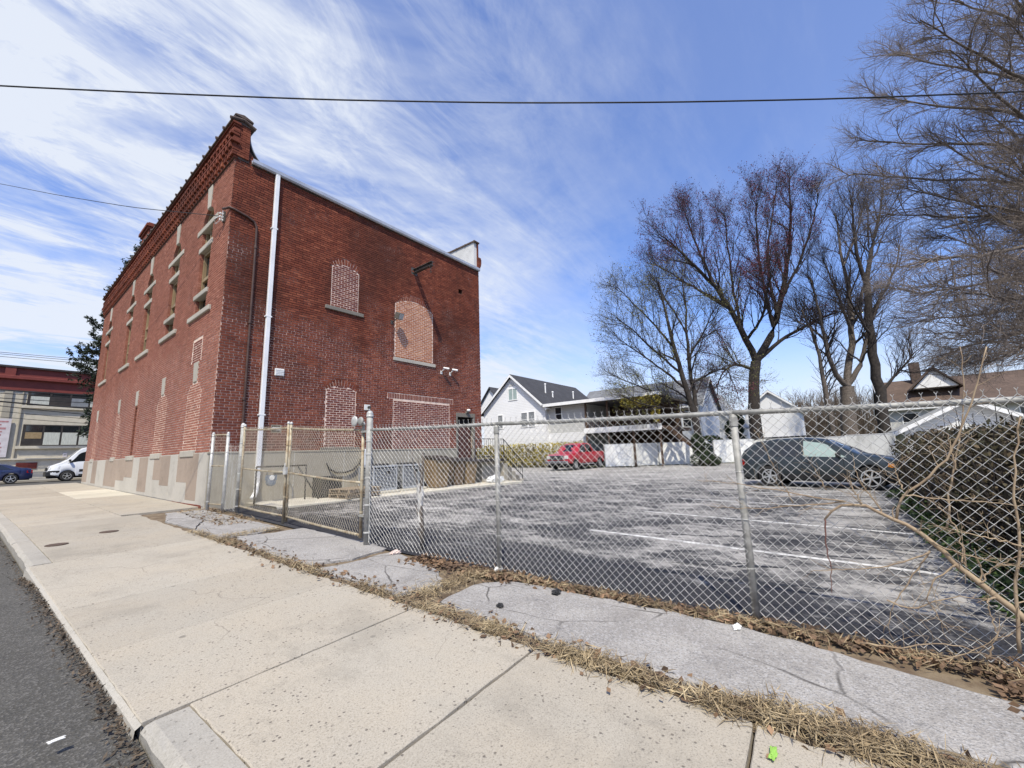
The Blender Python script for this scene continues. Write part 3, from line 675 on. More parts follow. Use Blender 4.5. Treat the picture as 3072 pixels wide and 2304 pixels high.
M_GLASS = simple('window_glass', (.02, .022, .025), (.03, .032, .035), 2, .08, spec=.6)
for i, c in enumerate(WC):
    P = [(c-WH, 5.95)]+arch_pts(c-WH, c+WH, 8.93, .4999, 16)+[(c+WH, 5.95)]
    wf = MB(); x0 = BX0+.085
    for a, b in ((c-WH+.001, c-WH+.10), (c+WH-.10, c+WH-.001)): wf.box((x0, a, 5.96), (x0+.08, b, 8.93))
    wf.box((x0, c-WH+.1001, 7.05), (x0+.08, c+WH-.1001, 7.15)); wf.box((x0, c-WH+.1001, 6.60), (x0+.08, c+WH-.1001, 6.68)); wf.box((x0, c-WH+.1001, 7.93), (x0+.08, c+WH-.1001, 8.02)); wf.box((x0, c-.03, 8.2), (x0+.06, c+.03, 8.72))
    A = arch_pts(c-WH, c+WH, 8.93, .4999, 16, -.002); B = arch_pts(c-WH, c+WH, 8.93, .4999, 16, -.09)
    for k in range(16): wf.prism([(x0, *A[k]), (x0, *A[k+1]), (x0, *B[k+1]), (x0, *B[k])], (.08, 0, 0))
    wf = wf.build('window', M_FRAME, bld)
    gp = MB(); gp.prism([(x0+.085, u, z) for u, z in P], (.012, 0, 0)); gp.build('pane', M_GLASS, wf)
    bk = MB()                                   # brick reveals show their courses
    for s, sg in ((c-WH, 1), (c+WH, -1)):
        for k in range(39):
            z = 5.955+k*CH
            if z+CH < 8.93: bk.box((BX0-.003, s-sg*.02, z+.005), (BX0+.08, s+sg*.012, z+CH-.006))
    bk.build('reveal_bricks', M_BRICK_ST, wf)['kind'] = 'stuff'
    vo = MB(); voussoirs(vo, c-WH, c+WH, 8.93, .4999, putS, 17, .115); voussoirs(vo, c-WH, c+WH, 8.93, .4999, putS, 20, .23, d=.012, g0=.122); vo.build('brick_arch', M_BRICK_ST, wf)['kind'] = 'stuff'
    def stone(nm, y0, y1, z0, z1, pr): MB().box((BX0-pr, y0, z0), (BX0+.16, y1, z1)).build(nm, M_STONE, bld, bevel=.02, bseg=2)
    stone('impost_stone', c-.95, c+.95, 8.72, 8.90, .035); stone('lintel_stone', c-.62, c+.62, 8.02, 8.20, .035); stone('sill_stone', c-1.02, c+1.02, 5.79, 5.95, .07)
    if i < 2: stone('lower_sill_stone', c-.62, c+.62, 6.44, 6.595, .06)
    k_ = MB(); k_.prism([(BX0-.035, c-.13, 9.40), (BX0-.035, c+.13, 9.40), (BX0-.045, c+.20, 10.15), (BX0-.045, c-.20, 10.15)], (.2, 0, 0)); k_.build('keystone', M_STONE, bld, bevel=.015)
for i, c in enumerate(NC):
    k_ = MB(); k_.prism([(BX0-.03, c-.15, 3.76), (BX0-.03, c+.15, 3.76), (BX0-.04, c+.18, 4.36), (BX0-.04, c-.18, 4.36)], (.12, 0, 0)); k_.build('lower_keystone', M_STONE, bld, bevel=.015)
    if i != 2:
        h = .62 if i < 2 else .50; op = (c-h, c+h, FZ, 3.50, .28); Q = [(c-h, FZ)]+arch_pts(c-h, c+h, 3.50, .28, 10)+[(c+h, FZ)]
        m_ = MB(); m_.prism([putS(u, z, .0012) for u, z in Q], (.02, 0, 0)); f = m_.build('bricked_up_niche', M_MORTAR_PALE, bld)
        ins = seg_arch(c-h+.01, c+h-.01, FZ, 3.50, .27)
        L_ = [q for q in wall_bricks(lambda z: (ins(z) or [(0, 0)])[0][0], lambda z: (ins(z) or [(0, -1)])[0][1], FZ, 3.78, [rect(c-.15, c+.15, 3.74, 3.9)], 31+i, header=99)]
        m_ = MB(); brick_mesh(m_, L_, putS, 41+i, .003, .006); m_.build('infill_brickwork', M_BRICK_ST, f)['kind'] = 'stuff'
    hh = .62 if i < 3 else .4
    MB().box((BX0-.065, c-hh, FZ-.10), (BX0+.02, c+hh, FZ+.085)).build('niche_sill_stone', M_STONE, bld, bevel=.02, bseg=2)
m_ = MB(); m_.box((BX0-.0012, 14.2, 4.36), (BX0+.02, 15.1, 5.1)); f = m_.build('repointed_patch', M_MORTAR_PALE, bld)
m_ = MB(); brick_mesh(m_, wall_bricks(lambda z: 14.25, lambda z: 15.05, 4.37, 5.1, [], 61), putS, 62, .003, .006); m_.build('patch_brickwork', M_BRICK_IN, f)['kind'] = 'stuff'

# ---- cornice of corbelled brick
mb = MB()
def band(z0, z1, pr, y0=BY0-.0): mb.box((BX0-pr, y0-pr*.8, z0), (BX0+.05, BY1+.02, z1))
band(10.2005, 10.265, .05); band(10.42, 10.485, .11); band(10.64, 10.715, .18); band(10.98, 11.045, .13); band(11.235, 11.30, .16)
mb.build('cornice_string_course', M_BRICK, bld, bevel=.006)
mb = MB()
for z0, z1, pr, st in ((10.266, 10.419, .11, .27), (10.486, 10.639, .17, .27)):
    for i in range(int((BY1-BY0)/st)): y = BY0-.04+i*st; mb.box((BX0-pr, y, z0), (BX0+.04, y+st*.50, z1))
mb.build('dentil_bricks', M_BRICK, bld)['kind'] = 'stuff'
mb = MB(); r = random.Random(4)
for k in range(3):
    z = 10.72+k*.0865; st = .27
    for i in range(int((BY1-BY0+.1)/st)): y = BY0-.1+i*st+(st/2 if k % 2 else 0); d = .12+.03*k; mb.box((BX0-d-r.uniform(0, .01), y+.006, z+.006), (BX0+.04, y+st*.62, z+.080))
for k in range(3):
    z = 11.048+k*.062
    for i in range(int((BY1-BY0+.1)/.235)):
        y = BY0-.1+i*.235+(.117 if k % 2 else 0)
        if int((y-BY0)/1.75) % 2 == 0 or k == 0: mb.box((BX0-.11-r.uniform(0, .012), y+.005, z+.003), (BX0+.04, y+.23, z+.059))
mb.build('cornice_bricks', M_BRICK, bld)['kind'] = 'stuff'
MB().box((BX0-.045, BY0-.03, 10.2), (BX0+.34, BY1, 11.30)).build('parapet', M_COPE, bld)  # dark backing paints shade into the gaps between the dentils
pe = MB(); r = random.Random(9)     # the parapet end pier shows brick faces to the lot
for k in range(14):
    z = 10.27+k*CH
    for a, b in ([(3.50, 3.70), (3.71, 3.92)] if k % 2 else [(3.50, 3.60), (3.61, 3.81), (3.82, 3.92)]): pe.box((a, BY0-.07-r.uniform(0, .008), z+.005), (b, BY0+.2, z+CH-.006))
pe.build('parapet_end_bricks', M_BRICK, bld)
sw = MB(); pts = [(3.95+.45*max(0, 1-t/11*1.25)**2.2, 10.30+1.05*t/11) for t in range(12)]
sw.prism([(x, BY0+.0, z) for x, z in pts]+[(x-.03, BY0+.0, z) for x, z in pts[::-1]], (0, .55, 0)); sw.build('parapet_flashing', simple('grey_flashing', (.16, .165, .17), (.24, .245, .25), 3, .6, metal=.2), bld)
cp_ = MB(); nT = 34; st = (BY1-BY0+.2)/nT
for i in range(nT):
    y = BY0-.10+i*st; cp_ = MB(); cp_.prism([(BX0-.20, y+.01, 11.305), (BX0+.42, y+.01, 11.305), (BX0+.42, y+.01, 11.35), (BX0+.11, y+.01, 11.44), (BX0-.20, y+.01, 11.35)], (0, st-.02, 0))
    cp_.tube([(BX0-.23, y, 11.34), (BX0+.11, y, 11.455), (BX0+.44, y, 11.34)], .052, 8); cp_.build('coping_tile', M_COPE, bld)
pc = MB(); pc.box((3.47, BY0-.11, 11.44), (3.95, BY0+.26, 11.50)); pc.prism([(3.46, BY0-.13, 11.5001), (3.97, BY0-.13, 11.5001), (3.95, BY0-.13, 11.55), (3.71, BY0-.13, 11.62), (3.48, BY0-.13, 11.55)], (0, .4, 0)); pc.build('pier_cap', M_COPE, bld, bevel=.01)
# chimney stub above the parapet
ch = MB(); ch.box((3.62, 24.0, 11.2), (4.3, 25.4, 12.25)); ch.box((3.56, 23.92, 12.2501), (4.36, 25.48, 12.36)); ch.box((3.50, 23.85, 12.3601), (4.42, 25.55, 12.50)); ch.box((3.57, 23.93, 12.5001), (4.35, 25.47, 12.58)); ch.build('chimney', M_BRICK, bld, bevel=.01)
# roof and hidden walls
M_ROOFING = simple('roof_membrane', (.10, .10, .10), (.14, .14, .14), 1, .9)
MB().box((3.9, BY0+.05, 10.2), (13.8, BY1, 10.32)).build('roof', M_ROOFING, bld)
mb = MB(); mb.box((BX1-.3, BY0+.33, -.2), (BX1-.001, BY1, WZ)); mb.box((BX0+.31, BY1-.3, -.2), (BX1-.31, BY1, WZ)); mb.build('hidden_walls', M_BRICK, bld)
# ---- street foundation: rendered wall with odd patches, panel by panel
fw = MB().box((BX0-.03, BY0-.05, 0), (BX0+.25, BY1+.01, FZ-.002)).build('street_foundation', M_FOUND, bld)
def panel(y0, y1, z0, z1, mat, pr): MB().box((BX0-.03-pr, y0+.006, z0), (BX0-.02, y1-.006, z1)).build('panel', mat, fw, bevel=.004)
g0 = lambda y: gz(3.6, y)+.02
ed = [12.80, 13.45, 14.35, 15.35, 16.15, 17.2, 18.1, 18.9, 20.2, 21.2, 22.6, 24.2, 27.0, 29.2, 30.6, 32.0, 33.68]
kinds = 'pbqplqpb' 'pqlbpbpb'
for (a, b), k in zip(zip(ed, ed[1:]), kinds):
    g = g0(a); t = FZ-.02
    if k == 'p': panel(a, b, g, t, M_FOUND, .012)
    elif k == 'b': panel(a, b, g+.1, t, M_FOUND_BROWN, .010); panel(a, b, g, g+.095, M_FOUND, .012)
    elif k == 'q': panel(a, b, g+.55, t, M_FOUND_BROWN, .009); panel(a, b, g, g+.545, M_FOUND, .013)
    elif k == 'l': panel(a, b, g+.40, t, M_FOUND_BROWN, .009); panel(a, b, g, g+.395, M_FOUND, .012)
for i in range(14): y = BY0+.15+i*.235; MB().box((BX0-.055, y, gz(3.6, y)-.03), (BX0-.02, y+.215, gz(3.6, y)+.045-.004*i)).build('footing_brick', M_BRICK, bld)
# ------------------------------------------------------------------ chain-link fence and gates
M_GALV = simple('galvanised_steel', (.36, .355, .33), (.23, .225, .205), 9, .65, metal=.2, bump=.15, bscale=60, spec=.5)
M_GALV_BR = simple('bright_galvanised_band', (.52, .515, .49), (.38, .375, .35), 12, .55, metal=.25)
M_WIRE = simple('galvanised_wire', (.56, .55, .52), (.36, .355, .33), 14, .5, metal=.2, spec=.5)
M_GATE = simple('tan_stained_pipe', (.42, .37, .27), (.27, .20, .12), 7, .65, metal=.25, lo=.40, hi=.62)
M_GATEWIRE = simple('tan_stained_wire', (.44, .40, .32), (.32, .275, .20), 12, .6, metal=.25)
DW = .078
def chainlink(mb, p0, p1, zb0, zt0, zb1, zt1, r=.0026, barbs=True, sides=4, sag=0.0):
    "diamond mesh of zigzag wires between two uprights"
    p0 = Vector(p0); p1 = Vector(p1); Ln = (p1-p0).length; d = (p1-p0)/Ln; nrm = Vector((-d.y, d.x, 0)); n = int(Ln/(DW/2))
    rr = random.Random(int(p0.y*91+p1.y*17))
    for i in range(n+1):
        u0 = (i+.5)*Ln/(n+1); h = DW/2; t = u0/Ln; zb, zt = zb0+(zb1-zb0)*t, zt0+(zt1-zt0)*t
        m = int((zt-zb)/h); sg = 1 if i % 2 else -1; pts = []
        top = zt
        wob = rr.uniform(-.0015, .0015)
        for k in range(m+2):
            z = top+.012-k*h
            if z < zb-.02: break
            side = sg if k % 2 else -sg
            bulge = .012*math.sin(t*9+z*4)+.008*math.sin(t*23-z*7)
            u = u0+side*DW*.25+wob
            dep = bulge+(.0025 if k % 2 else -.0025)
            q = p0+d*u; pts.append(Vector((q.x, q.y, z))+nrm*dep)
        mb.tube(pts, r, sides, cap=False)
        if barbs and i % 2:
            q = pts[0]; mb.tube([q, q+Vector((0, 0, .028))], r*.9, 3, cap=False)
            mb.tube([q+Vector((0, 0, .026)), q+Vector((0, 0, .045))+d*.010], r*.8, 3, cap=False); mb.tube([q+Vector((0, 0, .026)), q+Vector((0, 0, .044))-d*.010], r*.8, 3, cap=False)
def post(parent, x, y, z0, h, r, cap=True, name='post', mat=None):
    mat = mat or M_GALV
    o = MB().lathe([(r, 0), (r, h)], (x, y, z0), 14).build(name, mat, parent, smooth=True)
    o.data.polygons.foreach_set('use_smooth', [len(p.vertices) == 4 for p in o.data.polygons])
    if cap: MB().lathe([(r*1.08, 0), (r*1.16, .004), (r*1.16, .03), (r*1.0, .032), (r*1.12, .045), (r*.95, .075), (r*.55, .10), (.001, .108)], (x, y, z0+h-.02), 14).build('post_cap', M_GALV_BR, o, smooth=True)
    return o
def bands(parent, x, y, zs, r, w_=.022, mat=None):
    for z in zs: MB().lathe([(r*1.06, 0), (r*1.13, .002), (r*1.13, w_-.002), (r*1.06, w_)], (x, y, z), 14).build('tension_band', mat or M_GALV_BR, parent)
FH = 1.72
fen = thing('chain_link_fence', (fence_x(2), 2, gz(4, 2)), 'long grey chain-link fence with top rail along the parking lot', 'fence')
tp = post(fen, fence_x(5.74), 5.74, gz(3.7, 5.74)-.05, 1.99, .048, name='gate_post'); bands(tp, fence_x(5.74), 5.74, [.32, .72, 1.12, 1.48, 1.68], .048)
for y in (3.29, .71, -1.87):
    p_ = post(fen, fence_x(y), y, gz(4, y)-.05, FH+.0, .030, cap=False, name='line_post')
    z = gz(4, y)+FH; MB().lathe([(.034, -.11), (.036, -.108), (.036, -.03), (.031, -.02), (.02, .0)], (fence_x(y), y, z-.012), 12).build('rail_cup', M_GALV, p_)
    for zz in (.4, .8, 1.2): MB().lathe([(.032, 0), (.0335, .003), (.032, .006)], (fence_x(y), y, gz(4, y)+zz), 12).build('tie_wire', M_WIRE, p_)
fy = [5.70, 3.29, .71, -1.87, -4.2]
for a, b in zip(fy, fy[1:]):
    A = (fence_x(a), a); B = (fence_x(b), b); rl = MB()
    n = 10; rl.tube([(A[0]+(B[0]-A[0])*i/n, A[1]+(B[1]-A[1])*i/n, gz(4, A[1]+(B[1]-A[1])*i/n)+FH-.006*math.sin(math.pi*i/n)) for i in range(n+1)], .0225, 12); rl.build('top_rail', M_GALV, fen, smooth=True)
    m_ = MB(); off = -.026
    chainlink(m_, (A[0]+off, A[1]-.03, 0), (B[0]+off, B[1]+.005, 0), gz(4, a)+.045, gz(4, a)+FH+.02, gz(4, b)+.045, gz(4, b)+FH+.02, barbs=True)
    m_.build('chain_link_mesh', M_WIRE, fen)['kind'] = 'stuff'
tb = MB(); tb.box((fence_x(5.74)-.012, 5.670, gz(3.7, 5.7)+.05), (fence_x(5.74)-.004, 5.684, gz(3.7, 5.7)+FH)); tb.build('tension_bar', M_GALV_BR, fen)

# far gate post and the narrow side panel against the building
gp = thing('gate_post', (3.72, 10.98, gz(3.7, 11)), 'galvanised gate post with domed cap between the side panel and gate', 'post')
o = post(gp, 3.72, 10.98, gz(3.7, 11)-.05, 2.02, .046, name='pole'); bands(o, 3.72, 10.98, [.42, .80, 1.15, 1.55, 1.85], .046)
sp = thing('side_fence_panel', (3.55, 11.7, gz(3.6, 11.7)), 'narrow chain-link side panel closing the gap to the brick corner', 'fence')
pA, pB = (3.45, 12.05), (3.60, 11.52)
for x, y in (pA, pB): q = post(sp, x, y, gz(3.6, y)-.05, 1.83, .034, name='post', mat=M_GALV_BR); bands(q, x, y, [.5, .9, 1.3, 1.65], .034)
for z in (.16, 1.05, 1.80): MB().tube([(pA[0], pA[1], gz(3.5, 12)+z), (pB[0], pB[1], gz(3.5, 11.5)+z)], .016, 8).build('rail', M_GATE, sp, smooth=True)
m_ = MB(); chainlink(m_, (pA[0]-.02, pA[1], 0), (pB[0]-.02, pB[1], 0), .48, 2.10, .46, 2.08, r=.0024); m_.build('chain_link_mesh', M_GATEWIRE, sp)['kind'] = 'stuff'
m_ = MB(); chainlink(m_, (pB[0]-.02, pB[1], 0), (3.70, 11.0, 0), .34, 1.82, .33, 1.78, r=.0024); m_.build('chain_link_mesh', M_WIRE, sp)['kind'] = 'stuff'

def gate_leaf(y0, x0, y1, x1, zb0, zb1, zt0, zt1, label, stile_drop):
    "leaf of a double gate; 0 is the hinge side, 1 the meeting side"
    e = thing('gate_leaf', (x0, y0, zb0), label, 'gate', 'double drive gate leaves')
    P = lambda t, z: Vector((x0+(x1-x0)*t, y0+(y1-y0)*t, z))
    zb = lambda t: zb0+(zb1-zb0)*t; zt = lambda t: zt0+(zt1-zt0)*t
    for t, ex in ((0, .04), (1, stile_drop)):
        s = MB(); q = P(t, 0); s.tube([(q.x, q.y, zb(t)-ex), (q.x, q.y, (zb(t)+zt(t))/2), (q.x, q.y, zt(t)+.05)], .025, 12); so_ = s.build('stile', M_GATE, e, smooth=True)
        MB().lathe([(.027, 0), (.031, .004), (.031, .02), (.02, .05), (.001, .056)], (q.x, q.y, zt(t)+.05), 12).build('cap', M_GALV_BR, so_, smooth=True)
        for f in (.2, .5, .78): MB().lathe([(.027, 0), (.03, .003), (.03, .022), (.027, .025)], (q.x, q.y, zb(t)+(zt(t)-zb(t))*f), 12).build('clamp', M_GATE, so_)
    for f in (0, .48, .985):
        n = 6; MB().tube([P(i/n, zb(i/n)+(zt(i/n)-zb(i/n))*f-.012*math.sin(math.pi*i/n)) for i in range(n+1)], .019, 10).build('rail', M_GATE, e, smooth=True)
    m_ = MB(); a = P(.01, 0); b = P(.99, 0); chainlink(m_, (a.x-.02, a.y, 0), (b.x-.02, b.y, 0), zb(0)-.02, zt(0)+.01, zb(1)-.02, zt(1)+.01, r=.0024, barbs=False); m_.build('chain_link_mesh', M_GATEWIRE, e)['kind'] = 'stuff'
    return e
L1 = gate_leaf(10.86, 3.72, 8.66, 3.74, .44, .37, 2.19, 2.10, 'far leaf of the double chain-link gate, tan pipe frame, beside side panel', .16)
L2 = gate_leaf(5.93, 3.71, 8.58, 3.76, .27, .36, 1.90, 2.09, 'near leaf of the double chain-link gate, hung on the thick gate post', .10)
lt = MB(); lt.box((3.69, 8.56, 1.16), (3.73, 8.68, 1.30)); lt.tube([(3.70, 8.63, 1.30), (3.70, 8.62, 1.38), (3.69, 8.60, 1.30)], .009, 6); lt.build('latch', M_GALV_BR, L2)
hg = MB(); hg.box((3.66, 5.79, 1.83), (3.74, 5.92, 1.86)); hg.box((3.66, 5.79, .55), (3.74, 5.92, .58)); hg.build('hinge', M_GALV, L2)
# guide-wheel pulleys on top of the near stile
for dy, dx in ((.10, -.05), (.24, -.10)):
    pass
wh = MB(); wh.lathe([(.02, -.02), (.07, -.018), (.085, -.005), (.085, .005), (.07, .018), (.02, .02)], (3.63, 6.06, 2.02), 18, 'x'); wh.build('guide_wheel', M_GALV_BR, L2, smooth=True)
wh = MB(); wh.lathe([(.02, -.02), (.06, -.018), (.07, -.005), (.07, .005), (.06, .018), (.02, .02)], (3.64, 5.90, 2.01), 18, 'x'); wh.build('guide_wheel', M_GALV, L2, smooth=True)
# sapling stake behind the fence with a torn white rag
M_BARK = simple('grey_bark', (.085, .070, .058), (.15, .125, .105), 9, .95, bump=.7, bscale=30)
M_TWIG = simple('tan_twig', (.34, .26, .17), (.24, .175, .115), 8, .85)
st = thing('dead_sapling', (4.02, 4.84, gz(4, 4.84)), 'bare dead sapling growing up through the fence beside the gate post', 'sapling')
z0 = gz(4, 4.84); MB().tube([(4.02, 4.84, z0-.05), (4.0, 4.83, z0+.3), (3.99, 4.86, z0+.7), (3.97, 4.80, z0+1.05), (3.96, 4.76, z0+1.36)], [.035, .030, .026, .022, .016], 8).build('stem', M_BARK, st, smooth=True)
for pts in ([(3.99, 4.86, .7), (4.02, 4.98, .95), (4.01, 5.06, 1.2), (4.03, 5.10, 1.42)], [(3.98, 4.81, 1.0), (3.97, 4.86, 1.15), (3.95, 4.87, 1.30)], [(4.01, 4.84, .25), (4.06, 4.98, .42), (4.05, 5.04, .6)], [(4.0, 4.84, .15), (4.05, 4.97, .2), (4.06, 5.0, .28)]):
    MB().tube([(x, y, z0+z) for x, y, z in pts], [.013, .010, .008, .005][:len(pts)], 6).build('branch', M_BARK, st, smooth=True)
rg = MB(); r = random.Random(3); rows = 14; P = []
for i in range(rows):
    z = z0+.92-i*.042; w_ = .04+.035*math.sin(i*.5)+r.uniform(-.008, .008)
    for j in range(6): a = j/6*2*math.pi; P.append((3.985+(.03+.008*math.sin(3*a+i))*math.cos(a), 4.86+w_*math.sin(a)+.008*math.sin(i*1.7+j), z+r.uniform(-.008, .008)))
rg.add(P, [(i*6+j, i*6+(j+1) % 6, (i+1)*6+(j+1) % 6, (i+1)*6+j) for i in range(rows-1) for j in range(6)])
tag(rg.build('rag', simple('grey_white_rag', (.62, .60, .56), (.45, .43, .40), 14, .95), smooth=True), 'torn white rag wrapped round the dead sapling at the fence', 'rag')
# ------------------------------------------------------------------ things behind the gate, along the rear wall
apr = MB(); ax = fr(4.5, 14.6, .8); P = []
for x in ax:
    z = .335 - .012*(x-4.5)
    for y, dz in ((12.70, 0), (10.75+.03*x*.6, 0), (10.72+.03*x*.6, -.02), (10.72+.03*x*.6, -.3)): P.append((x, y, z+dz))
apr.add(P, [(i*4+j, i*4+j+1, (i+1)*4+j+1, (i+1)*4+j) for i in range(len(ax)-1) for j in range(3)]); o = apr.build('concrete_apron', M_APRON); o['kind'] = 'structure'
def az(x): return .335 - .012*(x-4.5)
M_AC = simple('grey_condenser_paint', (.34, .355, .365), (.28, .29, .30), 3, .5)
M_ACD = simple('condenser_coil_black', (.03, .032, .035), (.045, .047, .05), 9, .7)
M_BLK = simple('black_plastic', (.018, .018, .019), (.03, .03, .03), 6, .5)
def ac_unit(x0, x1, y0, y1, h, label):
    cx, cy, z = (x0+x1)/2, (y0+y1)/2, az(x0)
    e = thing('air_conditioner', (cx, cy, z), label, 'air conditioner', 'condensers on the apron')
    MB().box((x0-.08, y0-.08, z), (x1+.08, y1+.08, z+.07)).build('base_pad', M_APRON, e, bevel=.01)
    z += .071
    MB().box((x0+.03, y0+.03, z+.02), (x1-.03, y1-.03, z+h-.06)).build('coil', M_ACD, e)
    c = MB()
    for px_, py_ in ((x0, y0), (x1-.05, y0), (x0, y1-.05), (x1-.05, y1-.05)): c.box((px_, py_, z), (px_+.05, py_+.05, z+h-.0601))
    c.box((x0, y0, z+h-.06), (x1, y1, z+h)); c.box((x0+.0501, y0+.001, z), (x1-.0501, y0+.03, z+.06)); c.build('cabinet', M_AC, e, bevel=.012, bseg=2)
    s = MB(); n = 14
    for i in range(n):
        zz = z+.07+i*(h-.15)/n; s.box((x0+.051, y0+.002, zz), (x1-.051, y0+.02, zz+.020)); s.box((x0+.002, y0+.051, zz), (x0+.02, y1-.051, zz+.020))
    s.build('louvres', M_AC, e)['kind'] = 'stuff'
    for i in range(6): xx = x0+.05+(x1-x0-.1)*(i+.5)/6; MB().box((xx-.006, y0-.003, z+.06), (xx+.006, y0+.0015, z+h-.07)).build('guard_bar', M_AC, e)
    R = min(x1-x0, y1-y0)*.42; f = MB(); f.lathe([(R, 0), (R+.02, .03), (R-.02, .055), (R*.3, .06), (.02, .062)], (cx, cy, z+h+.001), 24); f.build('fan_guard', M_BLK, e)
    MB().box((x1-.42, y0-.008, z+h-.26), (x1-.28, y0-.0035, z+h-.18)).build('badge', M_BLK, e)
    return e
ac_unit(7.62, 8.52, 11.55, 12.40, .79, 'left grey air conditioner condenser by the white electric box')
ac_unit(8.82, 9.72, 11.65, 12.50, .80, 'right grey air conditioner condenser next to the brown bins')
M_BIN = simple('brown_bin_plastic', (.185, .125, .065), (.215, .15, .08), 4, .55)
M_BIN2 = simple('dark_brown_bin_plastic', (.10, .065, .035), (.125, .08, .045), 4, .55)
M_LID = simple('dark_bin_lid', (.030, .024, .020), (.045, .036, .03), 4, .5)
def bin_(x, y, w_, d, h, mat, label, lidang=0):
    z = az(x); e = thing('wheelie_bin', (x, y, z), label, 'bin', 'bins below the door landing')
    b = MB(); t0, t1 = .74, 1.0
    lo = [(x-w_/2*t0, y-d/2*t0, z+.02), (x+w_/2*t0, y-d/2*t0, z+.02), (x+w_/2*t0, y+d/2*t0, z+.02), (x-w_/2*t0, y+d/2*t0, z+.02)]; hi = [(x-w_/2, y-d/2, z+h-.1), (x+w_/2, y-d/2, z+h-.1), (x+w_/2, y+d/2, z+h-.02), (x-w_/2, y+d/2, z+h-.02)]
    b.add(lo+hi, [(0, 3, 2, 1), (4, 5, 6, 7)]+[(i, (i+1) % 4, 4+(i+1) % 4, 4+i) for i in range(4)]); b.build('tub', mat, e, bevel=.025, bseg=2)
    r_ = MB(); r_.box((x-w_/2-.015, y-d/2-.02, z+h-.145), (x+w_/2+.015, y-d/2+.012, z+h-.10)); r_.build('rim', mat, e, bevel=.008)
    l_ = MB(); l_.prism([(x-w_/2-.03, y-d/2-.05, z+h-.095), (x-w_/2-.03, y+d/2+.05, z+h-.005), (x-w_/2-.03, y+d/2, z+h+.06), (x-w_/2-.03, y-d/4, z+h+.02)], (w_+.06, 0, 0)); l_.build('lid', M_LID, e, bevel=.015, bseg=2)
    hb = MB(); hb.tube([(x-w_*.4, y+d/2+.06, z+h-.05), (x+w_*.4, y+d/2+.06, z+h-.05)], .016, 8); hb.build('handle', mat, e)
    for s in (-1, 1): MB().lathe([(.02, -.03), (.11, -.028), (.12, -.01), (.12, .01), (.11, .028), (.02, .03)], (x+s*w_*.36, y+d/2*.8, z+.12), 14, 'x').build('wheel', M_BLK, e)
    MB().box((x-w_*.12, y-d/2*.98-.012, z+h*.60), (x+w_*.12, y-d/2*.93, z+h*.66)).build('grab_bar', mat, e)
    return e
bin_(10.35, 11.70, .72, .74, 1.10, M_BIN, 'tan brown wheelie bin nearest the condensers, frontmost of the bins')
bin_(11.02, 12.02, .52, .62, 1.02, M_BIN2, 'dark brown wheelie bin tucked behind the frontmost tan bin')
bin_(11.62, 12.05, .54, .62, 1.02, M_BIN2, 'dark brown wheelie bin in the middle of the row of bins')
bin_(12.26, 12.00, .56, .64, 1.00, M_BIN, 'light brown wheelie bin nearest the steps at the end of the row')
# electric box
eb = thing('electric_box', (8.05, BY0-.1, 1.13), 'pale grey electric meter box on the wall behind the gate post', 'electric box')
MB().box((7.90, BY0-.20, 1.13), (8.22, BY0-.063, 1.72)).build('cabinet', M_PLASTIC, eb, bevel=.012); MB().box((7.93, BY0-.212, 1.17), (8.19, BY0-.201, 1.68)).build('cover', M_PLASTIC, eb, bevel=.004)
MB().tube([(8.06, BY0-.13, 1.13), (8.06, BY0-.13, .8), (8.06, BY0-.10, .35)], .022, 8).build('conduit', M_GALV, eb, smooth=True)
# gas meter with pipes
gm = thing('gas_meter', (4.95, 12.35, az(5)), 'grey gas meter on pipes next to the white downspout', 'gas meter')
m_ = MB(); m_.lathe([(.04, -.08), (.10, -.075), (.115, -.05), (.115, .05), (.10, .075), (.04, .08)], (4.95, 12.35, .86), 18, 'y'); m_.box((4.82, 12.29, .90), (5.08, 12.41, 1.04)); m_.build('meter_body', simple('blue_grey_meter', (.16, .20, .25), (.13, .165, .21), 4, .5), gm)
MB().lathe([(.06, -.01), (.065, 0), (.065, .03), (.05, .035)], (4.95, 12.27, .97), 16, 'y').build('dial', M_PLASTIC, gm)
for pts in ([(4.85, 12.35, 1.02), (4.85, 12.35, 1.16), (4.72, 12.35, 1.18), (4.58, 12.36, 1.18), (4.58, 12.36, .25)], [(5.05, 12.35, 1.02), (5.05, 12.35, 1.12), (5.25, 12.36, 1.14), (5.42, 12.5, 1.14), (5.42, 12.78, 1.14)]): MB().tube(pts, .022, 8).build('pipe', M_GALV, gm, smooth=True)
# black pipe guard frame in front of the meter
gf = thing('pipe_guard', (5.1, 12.05, az(5)), 'black pipe guard rail standing in front of the gas meter', 'rail')
z = az(5)
for pts in ([(4.46, 12.05, 1.28), (5.74, 12.02, 1.27)], [(5.74, 12.02, 1.27), (5.74, 12.02, z)], [(4.46, 12.05, 1.28), (4.46, 12.05, z)], [(5.50, 12.03, 1.27), (5.98, 11.7, z)], [(4.9, 12.06, 1.08), (5.5, 12.05, 1.06)]): MB().tube(pts, .022, 8).build('pipe', M_BLK, gf, smooth=True)
